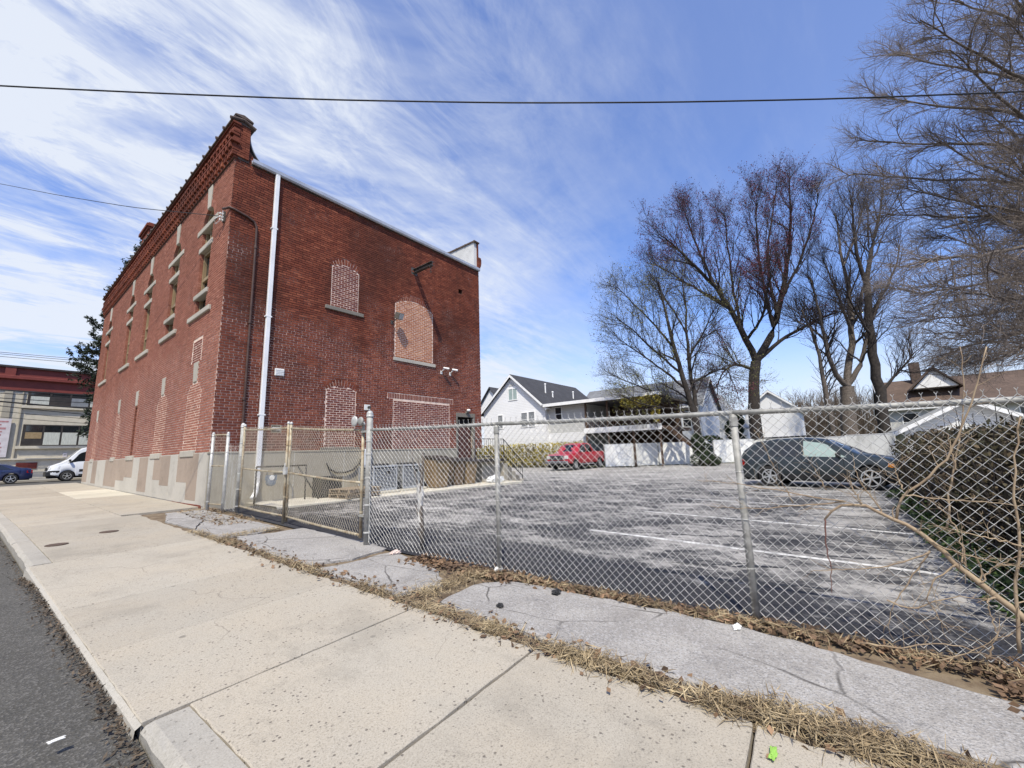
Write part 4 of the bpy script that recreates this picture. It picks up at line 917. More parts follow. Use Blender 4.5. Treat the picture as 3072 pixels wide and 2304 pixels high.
# black crate with hose, pallets
bc = thing('black_crate', (6.45, 12.15, az(6.4)), 'open black plastic crate against the rear wall under the hose', 'crate'); z = az(6.4)
m_ = MB(); x0, x1, y0, y1 = 6.15, 6.78, 11.9, 12.45; m_.box((x0, y0, z), (x1, y1, z+.03)); m_.box((x0, y0, z+.0301), (x1, y0+.03, z+.55)); m_.box((x0, y1-.03, z+.0301), (x1, y1, z+.60)); m_.box((x0, y0+.0301, z+.0301), (x0+.03, y1-.0301, z+.57)); m_.box((x1-.03, y0+.0301, z+.0301), (x1, y1-.0301, z+.57)); m_.build('tub', M_BLK, bc, bevel=.008)
m_ = MB(); m_.box((x0-.02, y0-.02, z+.54), (x1+.02, y0+.0, z+.58)); m_.build('rim', M_BLK, bc)
hs = MB(); hs.tube([(6.70, BY0-.09, 1.30), (6.80, BY0-.12, 1.10), (7.0, BY0-.14, .99), (7.3, BY0-.14, .97), (7.6, BY0-.13, 1.05), (7.82, BY0-.12, 1.25), (7.88, BY0-.11, 1.4)], .028, 8)
tag(hs.build('hose', M_BLK, smooth=True), 'black hose looping along the wall between crate and electric box', 'hose')
M_WOOD = simple('weathered_pallet_wood', (.28, .22, .15), (.20, .15, .10), 6, .9, stretch=(.5, 4, 4), var=.12, bump=.3)
for k, (cx, cy, zz, a, lab) in enumerate([(6.85, 11.30, 0, .05, 'weathered wooden pallet lying flat on the apron, lower of two'), (6.90, 11.36, .135, .12, 'weathered wooden pallet stacked askew on top of the other pallet')]):
    z = az(6.8)+.002+zz; e = thing('wooden_pallet', (cx, cy, z), lab, 'pallet', 'stacked pallets', rz=a)
    for i in range(3): MB().cbox((0, -.42+i*.42, .065), (1.1, .06, .075)).build('stringer', M_WOOD, e, local=True)
    for i in range(7): MB().cbox((-.5+i*.1667, 0, .112), (.10+.01*(i % 2), .95, .018)).build('plank', M_WOOD, e, local=True)
    for i in range(3): MB().cbox((-.48+i*.48, 0, .0185), (.1, .95, .017)).build('plank', M_WOOD, e, local=True)
# landing, steps, railing
lan = thing('door_landing', (13.4, 12.2, az(13)), 'dark landing with concrete steps and iron railing at the brown door', 'steps')
MB().box((12.42, 11.75, 1.08), (14.35, BY0-.005, 1.19)).build('landing_slab', M_LID, lan, bevel=.01)
MB().box((13.2, 12.05, .1), (14.3, BY0-.01, 1.0799)).build('landing_base', M_FOUND_GREY, lan)
for i in range(5): MB().box((14.36+i*.29, 11.80, .0), (14.36+(i+1)*.29-.002, BY0+.4, .98-i*.19)).build('step', M_STONE_DARK if i % 2 else M_FOUND_GREY, lan, bevel=.012)
M_RAIL = simple('black_iron', (.02, .02, .021), (.035, .035, .036), 5, .55, metal=.3)
rl = lambda pts, nm='rail': MB().tube(pts, .017, 7).build(nm, M_RAIL, lan, smooth=True)
rl([(12.45, 11.78, 2.05), (14.35, 11.78, 2.05), (15.75, 11.82, 1.02)]); rl([(12.45, 11.78, 1.30), (14.35, 11.78, 1.30), (15.75, 11.82, .35)])
for i in range(14): x = 12.5+i*.142; MB().tube([(x, 11.78, 1.19), (x, 11.78, 2.05)], .009, 5).build('baluster', M_RAIL, lan)
for i in range(10): x = 14.42+i*.142; t = (x-14.35)/1.4; MB().tube([(x, 11.79, 1.28-.95*t), (x, 11.79, 2.05-1.03*t)], .009, 5).build('baluster', M_RAIL, lan)
rl([(15.75, 11.82, 0), (15.75, 11.82, 1.02)], 'newel'); rl([(14.35, 11.78, .9), (14.35, 11.78, 2.06)], 'newel')
# crumpled white sack at the foot of the steps
def blob(name, c, d, mat, seed, label, cat, rough=.25, n=2):
    bm = bmesh.new(); bmesh.ops.create_icosphere(bm, subdivisions=3, radius=1); r = random.Random(seed); ph = [r.uniform(0, 6) for _ in range(6)]
    for v in bm.verts:
        p = v.co; f = 1+rough*(math.sin(4*p.x+ph[0])*math.sin(5*p.y+ph[1])+.6*math.sin(9*p.z+ph[2])*math.sin(8*p.x+ph[3])+.4*math.sin(15*p.y+ph[4]))
        v.co = Vector((p.x*d[0]*f, p.y*d[1]*f, max(-.75, p.z)*d[2]*f))
    me = bpy.data.meshes.new(name); bm.to_mesh(me); bm.free(); me.materials.append(mat); o = bpy.data.objects.new(name, me); COL.objects.link(o); o.location = c
    return tag(o, label, cat)
blob('white_sack', (13.35, 11.45, az(13)+.12), (.42, .22, .17), M_PLASTIC, 2, 'crumpled white sack lying on the apron below the landing', 'sack')

# ------------------------------------------------------------------ lamps and cameras on the rear wall
fl = thing('flood_light', (9.15, BY0-.02, 6.55), 'small square flood light on an arm between the two upper bricked windows', 'flood light')
MB().box((9.02, BY0-.03, 6.42), (9.14, BY0+.0-.012, 6.56)).build('wall_plate', M_IRON, fl); MB().tube([(9.08, BY0-.03, 6.50), (9.09, BY0-.16, 6.52), (9.14, BY0-.24, 6.60)], .018, 6).build('arm', M_IRON, fl)
hd = MB(); mt = Matrix.Translation((9.20, BY0-.30, 6.70)) @ Matrix.Rotation(rad(28), 4, 'X') @ Matrix.Rotation(rad(20), 4, 'Z'); hd.obox(mt, (.30, .20, .24)); hd = hd.build('lamp_head', simple('bronze_lamp', (.09, .08, .07), (.13, .12, .10), 4, .5), fl, bevel=.01)
g2 = MB(); g2.obox(mt @ Matrix.Translation((0, -.105, 0)), (.26, .008, .20)); g2.build('lens', simple('lamp_lens', (.45, .46, .44), None, rough=.2), hd)
for X, lab in ((11.58, 'white bullet security camera left of its twin under the orange infill'), (12.08, 'white bullet security camera right of its twin towards the wall edge')):
    e = thing('security_camera', (X, BY0-.01, 4.9), lab, 'camera', 'cameras on rear wall')
    MB().box((X-.05, BY0-.03, 4.80), (X+.05, BY0-.012, 4.94)).build('bracket', M_PLASTIC, e); MB().tube([(X, BY0-.03, 4.87), (X+.02, BY0-.10, 4.96), (X+.04, BY0-.16, 5.0)], .02, 8).build('arm', M_PLASTIC, e, smooth=True)
    mt = Matrix.Translation((X+.10, BY0-.20, 5.03)) @ Matrix.Rotation(rad(-28), 4, 'Z') @ Matrix.Rotation(rad(8), 4, 'Y'); c_ = MB(); c_.lathe([(.001, -.12), (.04, -.115), (.045, -.06), (.045, .07), (.05, .075), (.05, .13), (.03, .13)], (0, 0, 0), 14, 'x'); c_.v = [tuple(mt @ Vector(q)) for q in c_.v]; c_.build('camera_body', M_PLASTIC, e, smooth=True)
dl = thing('door_lamp', (13.08, BY0-.02, 3.25), 'small round lamp fixed above the brown door', 'lamp')
MB().box((13.0, BY0-.06, 3.225), (13.2, BY0-.021, 3.30)).build('plate', M_STONE_DARK, dl); MB().lathe([(.02, -.06), (.07, -.05), (.09, 0), (.07, .05), (.02, .06)], (13.08, BY0-.12, 3.34), 14).build('globe', M_PLASTIC, dl, smooth=True)
tl = thing('twin_flood_light', (8.11, BY0-.02, 3.15), 'white wall plate with a small dark lamp head beside lower bricked window', 'flood light')
MB().box((8.0, BY0-.035, 3.06), (8.23, BY0-.012, 3.25)).build('plate', M_PLASTIC, tl, bevel=.006); MB().lathe([(.02, -.08), (.05, -.07), (.055, 0), (.03, .03)], (8.13, BY0-.10, 3.15), 12, 'y').build('lamp_head', M_IRON, tl)
# insulator hook where the service wire lands
ins = thing('wire_bracket', (3.5, 13.3, 8.5), 'pale wire bracket at the top corner of the street wall', 'bracket')
MB().box((BX0-.06, 13.15, 8.30), (BX0-.012, 13.25, 8.62)).build('plate', M_IRON, ins)
for dz in (0, .10, .2): MB().lathe([(.015, -.05), (.035, -.04), (.025, 0), (.035, .04), (.015, .05)], (BX0-.10, 13.2, 8.34+dz), 10, 'x').build('insulator', M_PLASTIC, ins)
MB().tube([(BX0-.14, 13.2, 8.45), (BX0-.22, 13.35, 8.38), (BX0-.15, 13.5, 8.30), (BX0-.10, 13.1, 8.35), (BX0-.12, 13.02, 8.55)], .012, 6).build('loose_wire', M_PLASTIC, ins)
# ------------------------------------------------------------------ vehicles
M_TYRE = simple('tyre_rubber', (.018, .018, .018), (.028, .027, .026), 12, .85)
M_RIM = simple('alloy_rim', (.55, .56, .57), (.48, .49, .50), 3, .3, metal=.6)
M_CGLASS = simple('car_glass', (.012, .014, .016), (.02, .022, .024), 1, .05, spec=.8)
M_CLEAR = simple('pale_car_glass', (.28, .36, .33), (.33, .41, .38), 1, .06, spec=.8)
M_CHROME = simple('chrome_trim', (.60, .61, .62), None, rough=.2, metal=.85)
M_LAMP = simple('clear_lamp', (.60, .60, .58), None, rough=.12, spec=.7)
M_AMBER = simple('amber_lamp', (.70, .26, .03), None, rough=.15)
M_REDL = simple('red_lamp', (.30, .012, .010), None, rough=.15)
M_UNDER = simple('underbody_black', (.008, .008, .008), None, rough=.9)
def lerp_tab(tab, x):
    if x <= tab[0][0]: return tab[0][1]
    for (a, va), (b, vb) in zip(tab, tab[1:]):
        if x <= b: t = (x-a)/(b-a); return va+(vb-va)*(t*t*(3-2*t)*.35+t*.65)
    return tab[-1][1]
class Car:
    def __init__(s, e, top, belt, sill, width, x0, x1, wheels, R, paint, crown=.05, tumble=.40, lower=None):
        s.e = e; s.top, s.beltt, s.sill, s.W, s.x0, s.x1, s.wh, s.R, s.crown, s.tumble = top, belt, sill, width/2, x0, x1, wheels, R, crown, tumble
        xs = sorted(set([x0+(x1-x0)*i/44 for i in range(45)] + [w_+R*1.18*math.cos(math.pi*k/12) for w_ in wheels for k in range(13)]))
        mb = MB(); P = []; n = 0
        for x in xs:
            ring = s.ring(x); n = len(ring); P += [(x, y, z) for y, z in ring] + [(x, -y, z) for y, z in ring[::-1][1:]]
        k = 2*n-1; mb.add(P, [(i*k+j, i*k+j+1, (i+1)*k+j+1, (i+1)*k+j) for i in range(len(xs)-1) for j in range(k-1)] + [tuple(range(k)), tuple(range((len(xs)-1)*k, len(xs)*k))])
        mats = paint if isinstance(paint, list) else [paint]
        b = mb.build('body', mats[0], e, smooth=True, local=True); s.body = b
        md = b.modifiers.new('edges', 'EDGE_SPLIT'); md.split_angle = rad(38)
        u = MB(); u.box((x0+.12, -s.W+.14, .22), (x1-.12, s.W-.14, max(.55, lerp_tab(belt, 0)-.28))); u.build('underbody', M_UNDER, e, local=True)
    def plan(s, x):
        f = 1-.16*max(0, (x-(s.x1-.55))/.55)**2.2-.10*max(0, ((s.x0+.45)-x)/.45)**2.2; return s.W*f
    def belt(s, x): return min(lerp_tab(s.beltt, x), lerp_tab(s.top, x)-.025)
    def zb(s, x):
        z = s.sill+.10*max(0, (x-(s.x1-.5))/.5)+.10*max(0, (s.x0+.5-x)/.5)
        for w_ in s.wh:
            d = abs(x-w_); Ra = s.R*1.17
            if d < Ra: z = max(z, s.R+math.sqrt(Ra*Ra-d*d)*.97)
        return z
    def ring(s, x):
        w_ = s.plan(x); b = s.belt(x); t = lerp_tab(s.top, x); zb = min(s.zb(x), b-.06); wr = max(.2, w_-.05-(t-b)*s.tumble); c = min(s.crown, (t-b)*.5)
        zm = zb+(b-zb)*.45
        return [(w_*.965, zb), (w_*1.0, zb+(b-zb)*.12), (w_*1.005, zm), (w_*.985, b-(b-zb)*.12), (w_*.955, b), (wr+.02, t-c), (wr-.05, t-c*.35), (wr*.5, t-.005), (0, t)]
    def side(s, x, t, off, sg):
        r = s.ring(x); (y0, z0), (y1, z1) = r[4], r[5]; return (x, sg*(y0+(y1-y0)*t+off), z0+(z1-z0)*t+off*.3)
    def flank(s, x, z, off, sg):
        r = s.ring(x)
        for (y0, z0), (y1, z1) in zip(r[:4], r[1:5]):
            if z <= z1+1e-6: t = (z-z0)/(z1-z0) if z1 > z0 else 0; return (x, sg*(y0+(y1-y0)*max(0, t)+off), z)
        return (x, sg*(r[4][0]+off), z)
    def window(s, quad, mat, name='window', sg=1, off=.008):
        "quad: (x,t) bottom rear, bottom front, top front, top rear"
        mb = MB(); nx, nt = 8, 4; P = []
        for j in range(nt+1):
            for i in range(nx+1):
                u, v = i/nx, j/nt; x = (quad[0][0]*(1-u)+quad[1][0]*u)*(1-v)+(quad[3][0]*(1-u)+quad[2][0]*u)*v; t = (quad[0][1]*(1-u)+quad[1][1]*u)*(1-v)+(quad[3][1]*(1-u)+quad[2][1]*u)*v
                P.append(s.side(x, t, off, sg))
        n = nx+1; mb.add(P, [(j*n+i, j*n+i+1, (j+1)*n+i+1, (j+1)*n+i) for j in range(nt) for i in range(nx)]); return mb.build(name, mat, s.e, smooth=True, local=True)
    def topglass(s, xa, xb, mat, name, fr_=.90, off=.012):
        mb = MB(); P = []; nx, ny = 8, 8
        for i in range(nx+1):
            x = xa+(xb-xa)*i/nx; r = s.ring(x); wr = r[5][0]
            for j in range(ny+1):
                y = wr*fr_*(-1+2*j/ny); a = abs(y)/wr; z = r[8][1]-(r[8][1]-r[5][1])*a**2.2; P.append((x+off*(.7 if xb > xa else -.7), y, z+off))
        n = ny+1; mb.add(P, [(i*n+j, i*n+j+1, (i+1)*n+j+1, (i+1)*n+j) for i in range(nx) for j in range(ny)]); return mb.build(name, mat, s.e, smooth=True, local=True)
    def seam(s, x, z0, z1, sg, dx=0):
        mb = MB(); P = []
        for i in range(9):
            z = z0+(z1-z0)*i/8; xx = x+dx*i/8
            P += [s.flank(xx-.006, z, .004, sg), s.flank(xx+.006, z, .004, sg)]
        mb.add(P, [(2*i, 2*i+1, 2*i+3, 2*i+2) for i in range(8)]); mb.build('door_seam', M_UNDER, s.e, local=True)
    def strip(s, x0, x1, z, h, mat, sg, name, off=.012):
        mb = MB(); P = []; n = 14
        for i in range(n+1):
            x = x0+(x1-x0)*i/n; P += [s.flank(x, z, off, sg), s.flank(x, z+h, off, sg)]
        mb.add(P, [(2*i, 2*i+1, 2*i+3, 2*i+2) for i in range(n)]); return mb.build(name, mat, s.e, local=True)
    def wheels(s, spokes, rim_frac=.68, rim_mat=None):
        for xw in s.wh:
            for sg in (1, -1):
                y = sg*(s.W-.13); R = s.R; t = MB(); t.lathe([(R*rim_frac, -.10), (R*.90, -.115), (R, -.085), (R, .085), (R*.90, .115), (R*rim_frac, .10)], (xw, y, R), 28, 'y', cap=False); w_ = t.build('wheel', M_TYRE, s.e, smooth=True, local=True)
                rm = MB(); rr = R*rim_frac; yo = y+sg*.085
                rm.lathe([(rr*.90, -.02), (rr, -.02), (rr*1.02, .012), (rr*.93, .015), (rr*.90, -.01)], (xw, yo, R), 28, 'y', cap=False)
                rm.lathe([(.02, -.02), (rr*.22, -.02), (rr*.22, .02), (.02, .024)], (xw, yo, R), 14, 'y')
                for k in range(spokes):
                    a = 2*math.pi*k/spokes+.2; mt = Matrix.Translation((xw+math.cos(a)*rr*.56, yo, R+math.sin(a)*rr*.56)) @ Matrix.Rotation(-a, 4, 'Y'); rm.obox(mt, (rr*.75, .022, rr*.17))
                rm.build('rim', rim_mat or M_RIM, w_, local=True)
                dk = MB(); dk.lathe([(.01, -.02), (rr*.93, -.02), (rr*.93, .0), (.01, .0)], (xw, yo-sg*.05, R), 20, 'y'); dk.build('brake_disc', M_UNDER, w_, local=True)
    def mirror(s, x, mat, sg, z=None):
        y = s.plan(x)+.10; z = z or s.belt(x)+.10; m_ = MB(); m_.cbox((x, sg*y, z), (.12, .20, .16)); m_.build('mirror', mat, s.e, bevel=.03, bseg=2, local=True)
    def handle(s, x, z, mat, sg): p = s.flank(x, z, .015, sg); MB().cbox(p, (.18, .03, .035)).build('door_handle', mat, s.e, bevel=.008, local=True)
def paint(name, c, c2=None): return simple(name, c, c2 or [x*1.1 for x in c], 1, .28, spec=.5, coat=.45)

# dark wagon in the lot, nose to the hedge
e = thing('parked_wagon', (17.55, .52, 0), 'dark blue-green station wagon parked nose to the hedge behind the fence', 'car', rz=rad(-101))
PW = paint('dark_teal_paint', (.012, .019, .023))
top = [(-2.48, .80), (-2.42, 1.02), (-2.25, 1.30), (-1.85, 1.58), (-1.2, 1.655), (-.3, 1.66), (.25, 1.60), (.75, 1.36), (1.25, 1.09), (1.7, 1.01), (2.2, .90), (2.45, .72), (2.53, .55)]
belt = [(-2.48, .96), (-1, 1.01), (1.0, .97), (2.5, .80)]
c = Car(e, top, belt, .27, 1.87, -2.48, 2.53, (-1.43, 1.44), .355, PW)
for sg in (1, -1):
    c.window([(-2.12, .10), (-1.62, .06), (-1.25, .84), (-1.72, .80)], M_CGLASS, sg=sg); c.window([(-1.45, .06), (-.42, .05), (-.40, .90), (-1.08, .88)], M_CGLASS, sg=sg); c.window([(-.30, .05), (.92, .06), (.42, .82), (-.28, .90)], M_CLEAR, sg=sg)
    for x in (-.36, .82): c.seam(x, .34, .98, sg)
    c.seam(-1.40, .75, 1.0, sg); c.handle(-.12, .84, PW, sg); c.handle(-1.12, .85, PW, sg); c.mirror(.72, M_BLK, sg)
    c.strip(-1.0, 1.0, .30, .14, M_BLK, sg, 'rocker_cladding')
    for w_ in c.wh:
        m_ = MB(); Ra = c.R*1.17; A = [(w_+Ra*math.cos(math.pi*k/14), .355+Ra*.97*math.sin(math.pi*k/14)) for k in range(15)]; B = [(w_+(Ra+.07)*math.cos(math.pi*k/14), .355+(Ra+.07)*.97*math.sin(math.pi*k/14)) for k in range(15)]
        P = [c.flank(x, z, .016, sg) for x, z in A]+[c.flank(x, z, .016, sg) for x, z in B]; m_.add(P, [(k, k+1, 16+k, 15+k) for k in range(14)]); m_.build('wheel_arch_trim', paint('grey_cladding', (.10, .12, .13)), e, local=True)
    m_ = MB(); m_.tube([(-1.9, sg*.62, 1.64), (-1.7, sg*.62, 1.70), (-.2, sg*.62, 1.72), (.1, sg*.62, 1.66)], .02, 8); m_.build('roof_rail', M_BLK, e, local=True)
    h_ = MB(); P = [c.flank(2.02, .66, .012, sg), c.flank(2.42, .58, .012, sg), c.flank(2.40, .70, .012, sg), c.flank(2.0, .80, .012, sg)]; h_.add(P, [(0, 1, 2, 3)]); h_.build('headlight', M_LAMP, e, local=True)
    h_ = MB(); P = [c.flank(1.90, .70, .016, sg), c.flank(2.06, .665, .016, sg), c.flank(2.06, .77, .016, sg), c.flank(1.92, .80, .016, sg)]; h_.add(P, [(0, 1, 2, 3)]); h_.build('turn_signal', M_AMBER, e, local=True)
    h_ = MB(); P = [c.flank(-2.42, .74, .012, sg), c.flank(-2.22, .74, .012, sg), c.flank(-2.24, .95, .012, sg), c.flank(-2.42, .95, .012, sg)]; h_.add(P, [(0, 1, 2, 3)]); h_.build('tail_light', M_REDL, e, local=True)
c.topglass(.95, .33, M_CGLASS, 'windscreen'); c.topglass(-2.24, -1.92, M_CGLASS, 'rear_window'); c.wheels(6, .70)

e.scale = (.94, .97, .98)
# red pickup beside the yellow hedge
e = thing('red_pickup', (28.9, 16.25, gz(29, 16)), 'red pickup truck facing out beside the yellow-green hedge', 'pickup truck', rz=rad(178))
PR = paint('red_paint', (.33, .012, .022))
top = [(-2.95, 1.28), (-2.9, 1.34), (-.95, 1.36), (-.93, 1.42), (-.82, 1.94), (-.3, 2.02), (.5, 2.0), (.95, 1.86), (1.42, 1.36), (1.75, 1.28), (2.6, 1.20), (2.82, 1.06), (2.88, .60)]
belt = [(-2.95, 1.24), (-1, 1.26), (1.2, 1.24), (2.88, 1.10)]
c = Car(e, top, belt, .50, 2.0, -2.95, 2.88, (-1.85, 1.80), .39, PR, tumble=.30)
for sg in (1, -1):
    c.window([(.18, .08), (1.24, .08), (.84, .84), (.20, .90)], M_CGLASS, sg=sg); c.window([(-.74, .08), (.06, .08), (.08, .90), (-.62, .88)], M_CGLASS, sg=sg)
    c.seam(.12, .60, 1.2, sg); c.seam(1.22, .60, 1.15, sg); c.seam(-.80, .60, 1.2, sg); c.seam(-.95, .62, 1.24, sg); c.handle(.30, 1.05, M_CHROME, sg); c.handle(-.62, 1.06, M_CHROME, sg); c.mirror(1.10, M_CHROME, sg, 1.36)
    m_ = MB(); m_.tube([(-.7, sg*1.0, .42), (1.2, sg*1.0, .42)], .045, 8); m_.build('side_step', M_CHROME, e, local=True)
    h_ = MB(); h_.cbox((2.80, sg*.78, .96), (.12, .30, .24)); h_.build('headlight', M_LAMP, e, bevel=.02, local=True)
    h_ = MB(); P = [c.flank(-2.93, .9, .01, sg), c.flank(-2.75, .9, .01, sg), c.flank(-2.75, 1.2, .01, sg), c.flank(-2.93, 1.2, .01, sg)]; h_.add(P, [(0, 1, 2, 3)]); h_.build('tail_light', M_REDL, e, local=True)
g_ = MB(); g_.cbox((2.89, 0, .94), (.08, 1.22, .32)); g_ = g_.build('grille', M_CHROME, e, bevel=.02, local=True)
for i in range(3): MB().cbox((2.935, 0, .85+i*.09), (.01, 1.10, .045)).build('grille_slot', M_UNDER, g_, local=True)
MB().cbox((2.945, 0, .94), (.012, .24, .10)).build('emblem', M_CHROME, g_, bevel=.01, local=True)
b_ = MB(); b_.cbox((2.90, 0, .60), (.16, 1.92, .22)); b_ = b_.build('front_bumper', M_CHROME, e, bevel=.03, bseg=2, local=True)
MB().cbox((2.985, 0, .48), (.012, 1.2, .10)).build('air_intake', M_UNDER, b_, local=True)
c.topglass(1.42, .95, M_CGLASS, 'windscreen'); bd = MB(); bd.cbox((-1.95, 0, 1.362), (1.85, 1.55, .012)); bd.build('bed_cover', M_BLK, e, local=True); c.wheels(6, .62)

# blue saloon and white van across the cross street
CZ = gz(3, 36)-.10
e = thing('blue_saloon', (-.05, 45.9, CZ), 'dark blue saloon car parked in front of the beige commercial building', 'car', rz=rad(180))
PB = paint('dark_blue_paint', (.010, .016, .055))
top = [(-2.35, .72), (-2.3, 1.02), (-1.75, 1.10), (-1.1, 1.36), (-.4, 1.45), (.3, 1.42), (1.2, 1.02), (1.9, .92), (2.3, .72), (2.38, .5)]
belt = [(-2.35, .92), (0, .94), (2.3, .74)]
c = Car(e, top, belt, .24, 1.83, -2.35, 2.38, (-1.38, 1.38), .33, PB)
for sg in (1, -1):
    c.window([(-1.45, .10), (-.28, .06), (-.25, .90), (-.9, .85)], M_CGLASS, sg=sg); c.window([(-.18, .06), (.85, .08), (.3, .86), (-.16, .9)], M_CGLASS, sg=sg); c.seam(-.22, .3, .92, sg); c.mirror(.72, PB, sg); c.handle(-1.0, .80, PB, sg)
    m_ = MB(); m_.tube([(x_, sg*(c.side(x_, .97, .012, 1)[1]), c.side(x_, .97, .012, 1)[2]) for x_ in (-1.5, -1.1, -.7, -.3, .1, .4)], .014, 6); m_.build('window_trim', M_CHROME, e, local=True)
    h_ = MB(); P = [c.flank(-2.33, .68, .012, sg), c.flank(-2.05, .72, .012, sg), c.flank(-2.05, .88, .012, sg), c.flank(-2.33, .90, .012, sg)]; h_.add(P, [(0, 1, 2, 3)]); h_.build('tail_light', M_REDL, e, local=True)
c.topglass(1.1, .4, M_CGLASS, 'windscreen'); c.topglass(-1.7, -1.15, M_CGLASS, 'rear_window'); c.wheels(5, .70)
e = thing('white_van', (6.0, 45.9, CZ), 'white panel van with black bumper parked past the corner of the brick building', 'van', rz=rad(180))
PV = paint('white_van_paint', (.70, .71, .72))
top = [(-2.95, 1.9), (-2.9, 2.30), (-2, 2.36), (1.0, 2.36), (1.35, 2.26), (2.10, 1.42), (2.3, 1.28), (2.85, 1.05), (2.95, .62)]
belt = [(-2.95, 1.30), (1.5, 1.28), (2.3, 1.16), (2.9, .95)]
c = Car(e, top, belt, .36, 1.98, -2.95, 2.95, (-1.75, 1.95), .35, PV, tumble=.12)
for sg in (1, -1):
    c.window([(1.02, .06), (2.02, .06), (1.50, .70), (1.05, .76)], M_CGLASS, sg=sg); c.seam(.92, .5, 1.28, sg); c.mirror(1.92, M_BLK, sg, 1.40); c.handle(1.12, 1.1, M_BLK, sg); c.strip(-2.5, 1.4, .62, .17, M_BLK, sg, 'side_moulding'); c.strip(-1.2, 1.4, .37, .08, M_BLK, sg, 'sill_trim')
    h_ = MB(); P = [c.flank(2.40, .84, .012, sg), c.flank(2.86, .78, .012, sg), c.flank(2.80, .92, .012, sg), c.flank(2.34, 1.06, .012, sg)]; h_.add(P, [(0, 1, 2, 3)]); h_.build('headlight', M_LAMP, e, local=True)
b_ = MB(); b_.cbox((2.86, 0, .52), (.26, 1.86, .34)); b_.build('front_bumper', M_BLK, e, bevel=.06, bseg=3, local=True)
for sg in (1, -1): c.strip(2.35, 2.9, .38, .36, M_BLK, sg, 'bumper_corner')
g_ = MB(); g_.cbox((2.93, 0, .84), (.06, 1.1, .22)); g_.build('grille', M_BLK, e, bevel=.02, local=True)
c.topglass(2.05, 1.42, M_CGLASS, 'windscreen', .86); c.wheels(5, .62, M_GALV_BR)

e.scale = (1.04, 1.04, 1.06)
# ------------------------------------------------------------------ houses and other buildings
def siding(name, c, pitch=.165, grime=.12):
    m, t, b = mat_new(name); q = NT(t); z = q.xyz()[2]
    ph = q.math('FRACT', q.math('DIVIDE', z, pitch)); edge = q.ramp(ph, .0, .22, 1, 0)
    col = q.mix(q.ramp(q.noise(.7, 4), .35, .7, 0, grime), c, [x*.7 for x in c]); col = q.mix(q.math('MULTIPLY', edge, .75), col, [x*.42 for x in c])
    q.set(b.inputs['Base Color'], col); b.inputs['Roughness'].default_value = .55; q.set(b.inputs['Normal'], q.bump(ph, .6, .012)); return m
def shingles(name, c):
    m, t, b = mat_new(name); q = NT(t)
    col = q.mix(q.ramp(q.noise(.9, 5), .3, .7), c, [x*1.35 for x in c]); v = q.vor(5.5, q.map(q.co(), (1, 1, 2)), 'Color'); col = q.mix(q.ramp(v, .3, .8, 0, .35), col, [x*.6 for x in c])
    q.set(b.inputs['Base Color'], col); b.inputs['Roughness'].default_value = .92; q.set(b.inputs['Normal'], q.bump(v, .5, .02)); return m
M_SIDE_W = siding('white_clapboard', (.80, .80, .80)); M_SIDE_B = siding('pale_blue_clapboard', (.60, .63, .69)); M_SIDE_G = siding('grey_clapboard', (.55, .55, .53)); M_SIDE_N = siding('white_board_siding', (.80, .80, .78), .16)
M_SH_DARK = shingles('charcoal_shingles', (.040, .040, .044)); M_SH_GREY = shingles('grey_shingles', (.14, .145, .155)); M_SH_BR = shingles('brown_shingles', (.085, .058, .044)); M_SH_PALE = shingles('pale_grey_shingles', (.25, .255, .25))
M_TRIM = simple('white_trim', (.82, .82, .81), (.74, .74, .73), 2, .6); M_BLIND = simple('window_blind', (.17, .18, .19), (.23, .24, .25), 2, .3, spec=.6); M_GRN = simple('green_grey_pane', (.26, .33, .31), (.30, .37, .35), 2, .2, spec=.6)
def win(parent, axis, plane, a0, a1, z0, z1, pane=None, face=-1, mull=0, w_=.07):
    "framed window on a wall: axis 'x' means the wall is a plane of constant X and a runs along Y"
    f = MB(); g_ = MB()
    def bx(m_, u0, u1, c0, c1, d0, d1):
        if axis == 'x': m_.box((plane+face*d0, u0, c0), (plane+face*d1, u1, c1))
        else: m_.box((u0, plane+face*d0, c0), (u1, plane+face*d1, c1))
    bx(f, a0-w_, a1+w_, z1, z1+w_, -.02, .05); bx(f, a0-w_, a1+w_, z0-w_, z0, -.02, .06); bx(f, a0-w_, a0, z0+.0005, z1-.0005, -.02, .05); bx(f, a1, a1+w_, z0+.0005, z1-.0005, -.02, .05)
    if mull:
        for k in range(1, mull+1): u = a0+(a1-a0)*k/(mull+1); bx(f, u-.03, u+.03, z0+.0005, z1-.0005, -.02, .045)
    else: bx(f, a0+.0005, a1-.0005, (z0+z1)/2-.025, (z0+z1)/2+.025, -.02, .04)
    fo_ = f.build('window', M_TRIM, parent); bx(g_, a0, a1, z0, z1, .005, .02); g_.build('pane', pane or M_GLASS, fo_); return fo_
